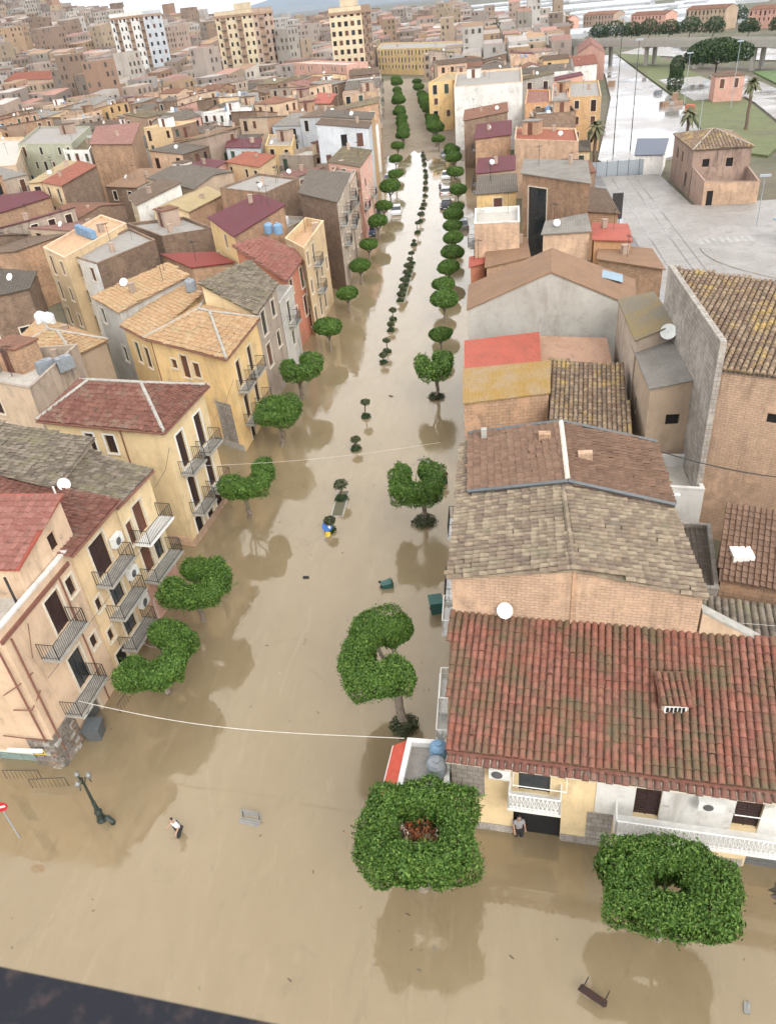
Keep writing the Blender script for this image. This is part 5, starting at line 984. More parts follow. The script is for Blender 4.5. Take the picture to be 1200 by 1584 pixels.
ficus(-4.6,42.4, dict(rx=1.75,ry=2.1,hx=0.6,hy=0.7,h=0.8,arc=(0.60*PI,2.50*PI),power=3.6,off=(-0.3,-0.2),wob=0.17), 'heart-shaped clipped tree with bent trunk by the brown-roofed house', 3.4, 15000, 0.125, 14, tr=0.17, mound=0.9, group=FIC)
ficus(-17.6,26.6, dict(rx=1.75,ry=2.2,hx=0.55,hy=0.8,h=0.65,arc=(-0.85*PI,0.70*PI),power=3.4,off=(0.4,-0.3),wob=0.15), 'C-shaped clipped tree nearest the peach corner house', 3.2, 19000, 0.12, 15, group=FIC)
ficus(-17.4,32.3, dict(rx=1.85,ry=1.9,hx=0.65,hy=0.6,h=0.6,arc=(-1.05*PI,0.80*PI),power=3.4,off=(0.5,-0.4),wob=0.15), 'ring-shaped clipped tree before the ochre and pink house', 3.3, 17000, 0.12, 16, group=FIC)
ficus(-17.3,43.3, dict(rx=1.8,ry=2.25,hx=0.4,hy=0.6,h=0.6,arc=(-0.95*PI,0.50*PI),power=3.0,off=(0.5,-0.2),wob=0.15), 'hook-shaped clipped tree before the hipped cream house', 3.5, 13000, 0.125, 17, group=FIC)
ficus(-17.3,53.7, dict(rx=1.75,ry=2.1,hx=0.35,hy=0.4,h=0.65,power=3,off=(0.4,-0.4),wob=0.15), 'round clipped tree at the foot of the yellow corner house', 3.5, 10000, 0.14, 18, group=FIC)
ficus(-17.4,62.6, dict(rx=1.9,ry=2.2,hx=0.5,hy=0.6,h=0.65,arc=(-1.2*PI,0.6*PI),power=2.6,off=(0.6,-0.6),wob=0.15), 'wide clipped tree before the worn grey house', 3.5, 5500, 0.18, 19, group=FIC)
ficus(-4.8,62.0, dict(rx=1.6,ry=2.3,hx=0.4,hy=0.5,h=0.7,arc=(-1.3*PI,0.55*PI),power=2.6,off=(0.0,-0.7),wob=0.15), 'clipped tree with leafy base before the coral red roof', 3.5, 5500, 0.18, 20, mound=0.7, group=FIC)
# mid-distance ones share four crowns
PROT = []
for k in range(4):
    rs = np.random.default_rng(60+k); pt, nt_ = blob_points(rs, 5200, 1.8+0.15*(k%2), 1.9, 1.05, 0.22, -0.75); rng = random.Random(k); mb = MB()
    mb.tube(limb(rng,(0,0,0),(0.05,0.0,2.3),4,0.06),[0.2,0.16,0.14,0.15],6)
    for i in range(5):
        a = i*2*PI/5+k; mb.tube(limb(rng,(0.05,0,2.25),(1.1*math.cos(a),1.1*math.sin(a),3.6),3,0.08),[0.1,0.07,0.04],5)
    tm = mb.mesh('trunk'); tm.materials.append(MATS['bark_pale']); PROT.append((leaves_mesh('crown', pt+np.array((0,0,3.9)), nt_, rs, 0.25, 'leaf_ficus'), tm))
def tree_copy(x, y, k, label, s=1.0, rz=0.0, group=FIC, name='ficus_tree'):
    T = thing(name, label, 'tree', (x,y,-0.4), group, rz); T.scale = (s,s,s); obj_from('crown', PROT[k%4][0], T); obj_from('trunk', PROT[k%4][1], T); return T
ORD = ['first','second','third','fourth','fifth','sixth','seventh','eighth','ninth','tenth','eleventh','twelfth','thirteenth','fourteenth','fifteenth','sixteenth','seventeenth','eighteenth','nineteenth','twentieth']
def ordw(i): return ORD[i] if i < 20 else f'{i+1}th'
rng = random.Random(9)
lefty = [73.6,85.5,96.0,106.0,117.0,128.0,139.0,153.0,170.0,186.0,199.0,207.0,215.0,223.0,231.0,239.0,247.0,255.0,264.0,274.0,285.0,297.0,310.0,324.0,338.0]
for i, y in enumerate(lefty): tree_copy(-16.5+street_dx(y)+rng.uniform(-0.3,0.3)+(1.8 if y > 190 else 0), y, i, f"clipped avenue tree, left row, {ordw(i)} beyond the worn grey house", rng.uniform(0.70,1.0)*(1.2 if y > 190 else 1), rng.uniform(0,6))
righty = [72.0,80.5,86.5,92.5,98.5,106.5,112.5,118.0,126.5,136.0,150.0,163.0,172.0,182.0,191.0,199.0,207.0,215.0,223.0,231.0,239.0,247.0,256.0,266.0,277.0,289.0,302.0,316.0,332.0]
for i, y in enumerate(righty): tree_copy(-4.9+street_dx(y)+rng.uniform(-0.3,0.3)-(1.8 if y > 190 else 0), y, i+1, f"clipped avenue tree, right row, {ordw(i)} beyond the coral red roof", rng.uniform(0.62,0.95)*(1.3 if y > 190 else 1), rng.uniform(0,6))
# median: low planted islands with small standards
def standard(x, y, h, r, label, seed, base=0.45):
    rs = np.random.default_rng(seed); T = thing('topiary_bush', label, 'bush', (x,y,-0.3), 'small topiary bushes along the median'); rng = random.Random(seed)
    mb = MB().tube(limb(rng,(0,0,0),(0.06,0.03,h+0.1),5,0.04),[0.09,0.07,0.06,0.06,0.05],6); mb.build('trunk','bark',T,world=False)
    p, n = blob_points(rs, 800, r, r, r*0.7, 0.3, -0.6); p = p*rs.uniform(0.5,1.1,(len(p),1)); obj_from('crown', leaves_mesh('crown', p+np.array((0.06,0.03,h+0.25)), n, rs, 0.16, 'leaf_olive'), T)
    p, n = blob_points(rs, 600, base, base, base*0.8, 0.3, -0.2); p = p*rs.uniform(0.35,1.1,(len(p),1)); obj_from('low_foliage', leaves_mesh('low_foliage', p+np.array((0,0,0.35)), n, rs, 0.17, 'leaf_dark'), T)
    return T
def island(x0, y0, y1, w, label):
    o = MB().box(x0-w/2, y0, -0.4, x0+w/2, y1, 0.02).build('median_island','concrete'); MB().box(x0-w/2+0.12, y0+0.12, 0.021, x0+w/2-0.12, y1-0.12, 0.06).build('soil_bed','soil',o,world=False); return tag(o, label, 'traffic island', 'flooded median islands')
island(-10.9,43.2,46.6,0.95,'narrow kerbed median island just breaking the water under the nearest bush'); standard(-10.9,45.4,1.35,0.52,'dark topiary bush on the larger kerbed median island',71,0.5)
standard(-11.05,41.4,0.95,0.4,'small topiary bush beside the blue arrow sign',72,0.42)
for i, (x, y, h) in enumerate([(-10.87,52.8,1.0),(-10.8,58.5,1.5),(-10.55,70.2,0.9),(-10.5,73.0,1.3),(-10.7,79.0,0.8),(-10.8,82.3,1.2)]): standard(x, y, h, 0.42, f'lone topiary bush standing in open water, {ordw(i)} beyond the kerbed island', 80+i)
for i in range(9): standard(-10.55+0.02*i, 88.5+i*1.9, 1.0+0.25*(i%3), 0.42, f'topiary bush in the short dense median row, {ordw(i)} from the near end', 100+i)
island(-10.5,88.0,104.5,1.1,'low median island carrying the short dense row of bushes')
for i in range(13):
    y = 113+i*6.2; standard(-10.8+street_dx(y), y+(i*37%11)*0.15, 0.7+0.28*(i*7%4), 0.30+0.07*(i*5%4), f'topiary bush in the long far median row, {ordw(i)} from the near end', 120+i, 0.5)
for k in range(0): island(-10.8+street_dx(125+k*25), 112+k*25, 135+k*25, 1.2, f'far median island strip, {ordw(k)} of four towards the town')
# pine, cypress, palms, background woods
def bigtree(name, x, y, label, parts, zt, N, leaf, mat, seed, cat='tree', group=None, trunk=0.4):
    rs = np.random.default_rng(seed); rng = random.Random(seed); T = thing(name, label, cat, (x,y,ground_z(x,y)-0.4), group); P_, N_ = [], []
    mb = MB(); mb.tube(limb(rng,(0,0,0),(0.2,0,zt),5,0.1),[trunk,trunk*0.8,trunk*0.7,trunk*0.65,trunk*0.6],7)
    for (dx,dy,dz,rx,ry,rz_) in parts:
        p, n = blob_points(rs, int(N*rx*ry/sum(q[3]*q[4] for q in parts)), rx, ry, rz_, 0.16, -0.75); P_.append(p+np.array((dx,dy,dz))); N_.append(n)
        mb.tube(limb(rng,(0.2,0,zt*0.9),(dx,dy,dz),4,0.2),[trunk*0.5,trunk*0.35,trunk*0.25,trunk*0.1],5)
    obj_from('crown', leaves_mesh('crown', np.concatenate(P_), np.concatenate(N_), rs, leaf, mat), T); mb.build('trunk','bark',T,world=False); return T
bigtree('stone_pine', 66.0, 262.0, 'broad umbrella-shaped pine beyond the car park', [(0,0,10.2,8.2,7,3.6),(-4.5,-1,9.6,5,5,3.0),(5.0,0,9.4,5,5,2.8),(0,-3,10.8,5,4,2.8)], 7.5, 9000, 0.75, 'leaf_dark', 31)
bigtree('cypress_tree', 55.2, 262.0, 'dark squared cypress left of the umbrella pine', [(0,0,3.5,2.3,2.3,3.6),(0,0,6.8,2.1,2.1,3.2)], 4, 3000, 0.5, 'leaf_dark', 32)
def palm(x, y, h, label, seed, skirt=True):
    rng = random.Random(seed); rs = np.random.default_rng(seed); T = thing('palm_tree', label, 'palm tree', (x,y,-0.4), 'date palms by the car park')
    MB().tube(limb(rng,(0,0,0),(0.1,0.1,h),6,0.05),[0.42,0.34,0.32,0.32,0.34,0.42],8).build('trunk','bark',T,world=False)
    mb = MB()
    for i in range(46):
        a = rng.uniform(0,2*PI); e = rng.uniform(-0.6,1.25); L = rng.uniform(2.0,2.9); ca, sa = math.cos(a), math.sin(a); prev = None; tint = rng.random()
        for j in range(6):
            s = j/5; r = L*s*math.cos(e)*(1-0.15*s); z = h+0.3+L*s*math.sin(e)-1.5*s*s; w = 0.34*math.sin(PI*min(1,s*0.85+0.15))+0.02
            l_, c_, r_ = (r*ca-w*sa, r*sa+w*ca, z-0.16*(w/0.34)), (r*ca, r*sa, z), (r*ca+w*sa, r*sa-w*ca, z-0.16*(w/0.34))
            if prev: mb.face([prev[0],prev[1],c_,l_],None,tint).face([prev[1],prev[2],r_,c_],None,tint)
            prev = (l_,c_,r_)
    mb.build('fronds','leaf_palm',T,world=False); return T
palm(20.0,158.0,7.6,'bushy palm by the grey fence, nearest the avenue',41); palm(40.5,176.0,6.2,'bushy palm behind the derelict pink house',42); palm(56.0,190.0,9.0,'tall thin palm beside the wet field track',43)
woods = [(-1,560,11),(6,565,13),(-9,555,10),(14,560,12),(22,556,12),(64,520,9),(72,512,10),(80,505,9),(88,498,10),(97,490,9),(106,482,10),(116,474,9),(128,455,8),(140,445,9),(30,640,11),(55,640,10),(150,560,10),(170,540,9)]
for i, (x, y, h) in enumerate(woods):
    rng = random.Random(i+500)
    bigtree('dark_tree', x, y, f'dark rounded tree in the far belt near the viaduct, {ordw(i)} from the left', [(0,0,h*0.62,h*0.5,h*0.5,h*0.42),(h*0.3,0,h*0.5,h*0.35,h*0.35,h*0.35),(-h*0.32,0.5,h*0.52,h*0.33,h*0.33,h*0.33)], h*0.45, 1300, 0.95, 'leaf_dark', 700+i, group='dark trees near the viaduct', trunk=0.3)

# ------------------------------------------------------------------ town behind: single houses near, one mass far off
TAKEN = [(-128,398,-96,426),(-64,346,-43,368),(-196,434,-160,460),(-247,393,-196,435),(-80,304,-40,356),(-151,342,-122,372)]
for o in list(C.objects):
    if o.type == 'EMPTY' and o.get('category') in ('house','building','annex','ruin','shed'):
        w = [c for c in o.children if c.name.startswith('wall')]
        if w:
            co = np.concatenate([np.array([v.co[:2] for v in ww.data.vertices]) for ww in w]); lo, hi = co.min(0), co.max(0); TAKEN.append((o.location.x+lo[0], o.location.y+lo[1], o.location.x+hi[0], o.location.y+hi[1]))
Rc = np.array(cm.inverted())
def pix(x, y, z):
    v = Rc@np.array((x, y, z-30.0)); 
    if v[2] > -0.5: return (-9999,-9999)
    return (600+F_PX*v[0]/-v[2], 792-F_PX*v[1]/-v[2])
def visible(x, y, z, m=60):
    a, b = pix(x, y, z); return -m < a < 1200+m and -m < b < 1584+m
def free(x, y, r):
    return not any(x0-r < x < x1+r and y0-r < y < y1+r for x0,y0,x1,y1 in TAKEN)
LEFT_END = lambda y: -20.0+street_dx(y)
RIGHT_BEG = lambda y: -1.8+street_dx(y)
def right_lim(y): return 18+max(0,(y-150))*0.075
lots = []
def add_lots(ux, uy, x0, x1, y0, y1, th, cell, alley, side):
    c, s = math.cos(th), math.sin(th); n = int((x1-x0)/ux); k = int((y1-y0)/uy); rng = random.Random(int(x0*7+y0))
    for i in range(n):
        for j in range(k):
            u = x0+(i+0.5)*ux+(i//4)*alley; v = y0+(j+0.5)*uy+(j//3)*alley*0.8; x, y = c*u-s*v, s*u+c*v
            if side == 'l' and x > LEFT_END(y)-4.5: continue
            if side == 'r' and (x < RIGHT_BEG(y)+4 or x > right_lim(y)-3): continue
            if side == 'r' and y < 128: continue
            if y < 55 or math.hypot(x,y) > 900: continue
            if not visible(x, y, 8+ground_z(x,y)): continue
            if not free(x, y, 2.6): continue
            lots.append((math.hypot(x,y), x, y, th+rng.gauss(0,0.04), ux*rng.uniform(0.86,1.0), uy*rng.uniform(0.86,1.02), rng.random(), side, i, j))
add_lots(8.6, 9.2, -420, 60, 60, 700, math.radians(-24), 9, 2.2, 'l')
add_lots(8.2, 9.5, -60, 60, 60, 700, 0.0, 9, 1.5, 'r')
# avenue rows, both sides
rows = []
y = 137.5
while y < 420:
    d = random.Random(int(y*10)).uniform(7,12); rows.append((LEFT_END(y+d/2)-4.5, y+d/2, 9.0, d-0.1, 'l')); y += d
y = 150.0
while y < 420:
    d = random.Random(int(y*10)+3).uniform(7,12); rows.append((RIGHT_BEG(y+d/2)+4.5, y+d/2, 9.0, d-0.1, 'r')); y += d
WALLS = [('wall_cream','cream'),('wall_beige','beige'),('tufo','tan brick'),('tufo_dark','brown brick'),('tufo_pale','pale brick'),('wall_dusty','dusty'),('wall_grey','grey'),('wall_pink','pink'),('wall_peach','peach'),('wall_white','white'),('wall_ochre','ochre'),('wall_worn','stained'),('tufo_dark','brown brick'),('tufo','tan brick'),('wall_beige','beige'),('wall_bluegrey','blue-grey'),('wall_brown','brown')]
ROOFS = [('mono','roof_brown','brown tile roof'),('mono','roof_dusky','grey-brown tile roof'),('gable','roof_terracotta','terracotta gabled roof'),('gable','roof_brown','brown gabled roof'),('flat','terrace_grey','flat grey roof'),('flat','terrace_pale','flat pale roof'),('flat','terrace_clay','flat clay-tiled roof'),('mono','sheet_maroon','maroon sheet roof'),('mono','sheet_grey','grey sheet roof'),('gable','roof_dusky','dusky gabled roof'),('mono','roof_moss','mossy roof'),('mono','roof_rose','rose tile roof'),('flat','terrace_grey','flat grey roof'),('hip','roof_terracotta','hipped terracotta roof'),('mono','roof_dusky','patched grey tile roof'),('mono','sheet_rust','rusty ribbed roof')]
lots.sort()
MAXH = 215
seen = set()
cnt = {}
def town_house(x, y, th, w, d, r, side, label_tail, k, hmin=6.0, hmax=11.0, autos=None, group=None):
    rng = random.Random(int(x*131+y*17)); c, s = math.cos(th), math.sin(th); q = [(x+c*a*w/2-s*b*d/2, y+s*a*w/2+c*b*d/2) for a, b in ((-1,-1),(1,-1),(1,1),(-1,1))]
    wl_, wn_ = rng.choice(WALLS); rk, rm_, rn = rng.choice(ROOFS); h = rng.uniform(hmin, hmax); g = ground_z(x,y)
    if math.hypot(x,y) < 150: h = rng.uniform(5.0,7.5); wl_, wn_ = rng.choice([w_ for w_ in WALLS if w_[0] in ('tufo','tufo_dark','wall_dusty','wall_worn','wall_grey','wall_beige')])
    zs = [g+h]*4
    if rk == 'mono':
        e = rng.randrange(4); zs[e] += rng.uniform(0.6,1.5); zs[(e+1)%4] = zs[e]
    ws = {}
    if rng.random() < 0.35: ws = {rng.choice([0,1]): rng.choice(['tufo','tufo_dark','wall_worn'])}
    H = house('house', f'{wn_} house with {rn}, {label_tail}', q, zs, z0=g-0.5, roof=rk, rise=rng.uniform(0.8,1.6), axis=rng.choice('fs'), wall=wl_, wallside=ws, rm=rm_, par=rng.uniform(0.3,0.9), auto=autos if autos is not None else ((0,1) if side == 'l' else (0,)), autop=0.6, balc='iron' if rng.random() < 0.6 else None, oh=0.15, seed=k+900, group=group or 'houses of the old town', trim='trim_cream' if rng.random() < 0.4 else None, detail=False, clutter=True)
    if rk == 'flat' and rng.random() < 0.75:
        for t in range(rng.randint(1,3)):
            mt = rng.choice(['tank_blue','tank_grey','tank_white','zinc']); tank((x+c*(t*1.3-1)-s*(d*0.2), y+s*(t*1.3-1)+c*(d*0.2), min(zs)-0.9+0.35), mt, 'round', rng.uniform(0.7,1.0), parent=H)
    return H
k = 0
for (x, y, w, d, side) in rows:
    if y < 330 and free(x, y, 2.5):
        k += 1; i = cnt.setdefault(side, 0); cnt[side] += 1
        town_house(x, y, math.atan2(-street_dx(y+4)+street_dx(y-4), 8)*-1 if False else math.atan((street_dx(y-4)-street_dx(y+4))/8), w, d, 0, side, f"facing the avenue, {ordw(i)} of the far {'left' if side == 'l' else 'right'} row", k, 8, 12.5, (0,1) if side == 'l' else (0,3), 'houses facing the avenue')
        TAKEN.append((x-w/2,y-d/2,x+w/2,y+d/2))
far = []
laneno = {}
for L in lots:
    dist, x, y, th, w, d, r, side, i, j = L
    if not free(x, y, 1.5): continue
    if k < MAXH:
        k += 1; key = (side, j); m = laneno.setdefault(key, 0); laneno[key] += 1
        town_house(x, y, th, w, d, r, side, f"{'left' if side == 'l' else 'right'} bank, {ordw(j)} lane back, {ordw(m)} house along", k)
    else: far.append((x, y, th, w, d, r))
# the far town reads as one mass
rng = random.Random(4)
def in_far_town(x, y):
    d = math.hypot(x, y); 
    if d < 560 or d > 2300: return False
    a = x/d
    return a < 0.0+0.02*math.sin(d*0.01) if d < 1200 else a < -0.02
for k2 in range(5200):
    d = 560+1500*rng.random()**1.4; a = rng.uniform(-0.60,0.02); x, y = a*d, math.sqrt(1-a*a)*d
    if in_far_town(x, y) and visible(x, y, 8+ground_z(x,y), 30): far.append((x, y, rng.uniform(-0.6,0.1), rng.uniform(8,15), rng.uniform(8,14), rng.random()))
FCOL = [(0.60,0.46,0.31),(0.64,0.58,0.50),(0.48,0.30,0.20),(0.52,0.36,0.22),(0.50,0.45,0.38),(0.56,0.53,0.48),(0.46,0.35,0.25),(0.36,0.25,0.18),(0.50,0.38,0.30),(0.56,0.44,0.30),(0.40,0.33,0.28),(0.58,0.52,0.46),(0.44,0.35,0.29),(0.33,0.26,0.20),(0.60,0.57,0.52),(0.48,0.40,0.34)]
RCOL = [(0.34,0.17,0.11),(0.36,0.22,0.12),(0.30,0.20,0.15),(0.24,0.19,0.16),(0.38,0.20,0.15),(0.34,0.30,0.27),(0.42,0.38,0.34),(0.20,0.15,0.13),(0.34,0.16,0.12),(0.40,0.32,0.26)]
fv, ff, fc_ = [], [], []
def fq(pts, col):
    kk = len(fv); fv.extend(pts); ff.append(tuple(range(kk,kk+len(pts)))); fc_.append(col)
for (x, y, th, w, d, r) in far:
    rr = random.Random(int(x*31+y*7)); c, s = math.cos(th), math.sin(th); g = ground_z(x,y)-1; h = g+1+(rr.uniform(5.5,13) if rr.random() < 0.945 else rr.uniform(13,24)); col = rr.choice(FCOL); v_ = rr.uniform(0.75,1.15); col = mul(col, v_*0.58); rc = mul(rr.choice(RCOL), rr.uniform(0.5,1.0))
    q = [(x+c*a*w/2-s*b*d/2, y+s*a*w/2+c*b*d/2) for a, b in ((-1,-1),(1,-1),(1,1),(-1,1))]; up = [rr.uniform(0,1.6) if rr.random() < 0.6 else 0]*2+[0,0]
    up = up[2:]+up[:2]
    for i in range(4):
        j = (i+1)%4; fq([(*q[i],g),(*q[j],g),(*q[j],h+up[j]),(*q[i],h+up[i])], col)
    fq([(*q[i],h+up[i]) for i in range(4)], rc)
    if math.hypot(x,y) < 1100:
        for i in (0,1):
            a, b, dd_, L_, an = edge_frame(q, i); o_ = np.array((dd_[1],-dd_[0]))*0.06
            for fl in range(int((h-g-2)/3)):
                for u in range(int(L_/2.6)):
                    if rr.random() < 0.45: continue
                    p0 = a+dd_*(u*2.6+0.9)+o_; p1 = p0+dd_*1.1; z_ = h-2.4-fl*3; fq([(*p0,z_),(*p1,z_),(*p1,z_+1.6),(*p0,z_+1.6)], rr.choice([(0.03,0.025,0.022),(0.06,0.045,0.035),(0.10,0.09,0.08)]))
m, n, l, b = nodes_of('far_town'); at = n.new('ShaderNodeAttribute'); at.attribute_name = 'tone'; nf = noise(n, l, pos(n), 0.25, 6, 0.7, (1,1,0.5))
l.new(mixc(n, l, mrange(n, l, nf, 0.42, 0.75, 0, 0.5), at.outputs['Color'], (0.14,0.11,0.09)), b.inputs['Base Color']); b.inputs['Roughness'].default_value = 0.9
me = bpy.data.meshes.new('far_town'); me.from_pydata(fv, [], ff); ca_ = me.color_attributes.new('tone','FLOAT_COLOR','CORNER')
ca_.data.foreach_set('color', np.array([(*c,1.0) for c, f in zip(fc_, ff) for _ in f], np.float32).ravel()); me.materials.append(MATS['far_town'])
ft = bpy.data.objects.new('far_town', me); C.objects.link(ft); tag(ft, 'mass of far-off houses covering the plain and the hill', 'far town', None, 'stuff')

# landmark blocks
def tower(name, label, cx, cy, w, d, h, th, wall, floors, cols, band, g=0.0, side_wall=None, balcs=(0,)):
    """apartment tower > wall, roof, parapet, each window, each balcony"""
    c, s = math.cos(th), math.sin(th); q = [(cx+c*a*w/2-s*b*d/2, cy+s*a*w/2+c*b*d/2) for a, b in ((-1,-1),(1,-1),(1,1),(-1,1))]
    wins = {}
    for sd in (0,1):
        L_ = w if sd == 0 else d; nc = cols if sd == 0 else max(2, int(cols*d/w)); lst = []
        for f_ in range(floors):
            for k_ in range(nc): lst.append(((k_+0.5)*L_/nc, g+1.0+f_*(h-1.2)/floors, 1.5, 1.7, ('brown','glass','dark','void')[(f_*3+k_*5)%4]))
        wins[sd] = lst
    H = house(name, label, q, g+h, cat='building', z0=g-3, roof='flat', par=0.9, wall=wall, wallside=side_wall or {}, rm='terrace_grey', wins=wins, trim=None, pw=band, seed=5)
    for sd in balcs:
        a, b, dd_, L_, an = edge_frame(q, sd); nc = cols if sd == 0 else max(2, int(cols*d/w))
        for f_ in range(1,floors):
            for k_ in range(nc):
                if k_ % 3 == 1: p = a+dd_*((k_+0.5)*L_/nc); balcony(H, (p[0],p[1],g+0.9+f_*(h-1.2)/floors), an, min(4.2,L_/nc*0.95), 1.3, 'iron', 1.0, 'concrete', 0.4)
    for sd in balcs:
        a, b, dd_, L_, an = edge_frame(q, sd); nc = cols if sd == 0 else max(2, int(cols*d/w))
        for k_ in range(nc):
            if k_ % 3 == 1: MB().box((k_+0.06)*L_/nc,-0.06,g,(k_+0.94)*L_/nc,-0.01,g+h-2.6).xf(an,(a[0],a[1],0)).build('balcony_bay','wall_brown',H)
    pt = offset_quad(q, 0.25); MB().prism(pt, g+h-2.6, g+h-1.6).build('cornice', 'wall_brown', H)
    qq = offset_quad(q, -w*0.28); MB().prism(qq, g+h-0.9, g+h+2.6).build('lift_housing', wall, H)
    return H
tower('apartment_tower','tall cream and brown apartment tower with stacked balconies, left of the avenue',-112,412,24,14,32.5,math.radians(-28),'wall_tower',9,7,'wall_brown',side_wall={1:'wall_dusty'},balcs=(0,1))
tower('apartment_tower','tall pale apartment tower with white bays at the end of the avenue',-53.5,356,13.5,12,29.5,math.radians(-10),'wall_tower',9,5,'wall_brown',side_wall={1:'wall_brown'},balcs=(1,))
tower('apartment_building','white apartment block with many balconies on the left hillside',-178,446,27,12,27.5,math.radians(-30),'wall_white',7,8,'wall_white',g=9.0,side_wall={1:'wall_bluegrey'},balcs=(0,))
house('church', 'long tan church with red tile roof and tall narrow windows', [(-245,420),(-205,395),(-198,408),(-238,433)], 13, roof='gable', axis='s', rise=3, wall='wall_beige', rm='roof_brick', wins={0:[(8,4,1.6,6,'void'),(18,4,1.6,6,'void'),(28,4,1.6,6,'void'),(38,4,1.6,6,'void')]}, cat='church', seed=3, trim=None)
house('house', 'orange house with flat pale roof on the far left', [(-149,362),(-130,344),(-124,352),(-143,370)], 10.5, roof='flat', wall='wall_orange', rm='terrace_pale', auto=(0,), seed=4, cat='house')
house('apartment_building', 'low pink hospital-like block before the pale apartment tower', [(-77,347),(-49,306),(-42,312),(-70,353)], 12.5, roof='flat', wall='wall_pink', rm='terrace_pale', auto=(0,), autop=0.3, seed=5, cat='building')
for i in range(5):
    x = 40+i*26; y = 660-i*36; house('apartment_block', f'pink and brown terrace block with red roof beyond the viaduct, {ordw(i)} from the left', [(x,y),(x+17,y-23),(x+25,y-17),(x+8,y+6)], 8.5+(i%2)*1.5, roof='gable', axis='s', rise=1.8, wall=('wall_pink','wall_dusty','wall_pink','wall_beige','wall_pink')[i], rm='roof_terracotta', auto=(0,), autop=0.95, seed=40+i, cat='building', group='red-roofed blocks beyond the viaduct', trim=None)
# viaduct
VI = thing('viaduct','long concrete road viaduct crossing behind the pine','viaduct',(100,300,-0.5))
va, vb = np.array((2.0,452.0)), np.array((150.0,215.0)); vd = unit(np.array((*(vb-va),0)))[:2]; vn = np.array((-vd[1],vd[0])); Lv = np.linalg.norm(vb-va)
def along(t, o): return tuple(va+vd*t+vn*o)
MB().prism([along(0,-4),along(Lv,-4),along(Lv,4),along(0,4)], 6.6, 8.0).build('deck','concrete',VI)
for o_ in (-4,3.75): MB().prism([along(0,o_),along(Lv,o_),along(Lv,o_+0.25),along(0,o_+0.25)], 8.01, 8.9).build('barrier','concrete',VI)
for k_ in range(11):
    t = 12+k_*26.0
    for o_ in (-2.6,1.6): MB().prism([along(t,o_),along(t+1.3,o_),along(t+1.3,o_+1.1),along(t,o_+1.1)], -0.5, 6.0).build('pier','concrete',VI)
    MB().prism([along(t-0.2,-3.6),along(t+1.5,-3.6),along(t+1.5,3.6),along(t-0.2,3.6)], 6.0, 6.59).build('pier_cap','concrete',VI)
# greenhouses on the plain
rng = random.Random(12)
gi = 0
for k_ in range(80):
    d = rng.uniform(560,2200); a = rng.uniform(-0.0,0.34); x, y = a*d, math.sqrt(1-a*a)*d
    if not visible(x, y, 3, 20): continue
    w, L_ = rng.uniform(30,80)*d/900, rng.uniform(14,26)*d/900; th = rng.uniform(-0.5,-0.15); mb = MB(); N_ = 5
    for j in range(N_):
        y0, y1 = -L_/2+L_*j/N_, -L_/2+L_*(j+1)/N_; ym = (y0+y1)/2
        mb.face([(-w/2,y0,2.4),(w/2,y0,2.4),(w/2,ym,3.8),(-w/2,ym,3.8)]).face([(-w/2,ym,3.8),(w/2,ym,3.8),(w/2,y1,2.4),(-w/2,y1,2.4)])
    mb.box(-w/2,-L_/2,-1,w/2,L_/2,2.39); o = mb.xf(th,(x,y,0)).build('greenhouse','plastic_film'); gi += 1
    tag(o, 'long white plastic-covered greenhouse out on the far plain', 'greenhouse', 'white greenhouses on the far plain')

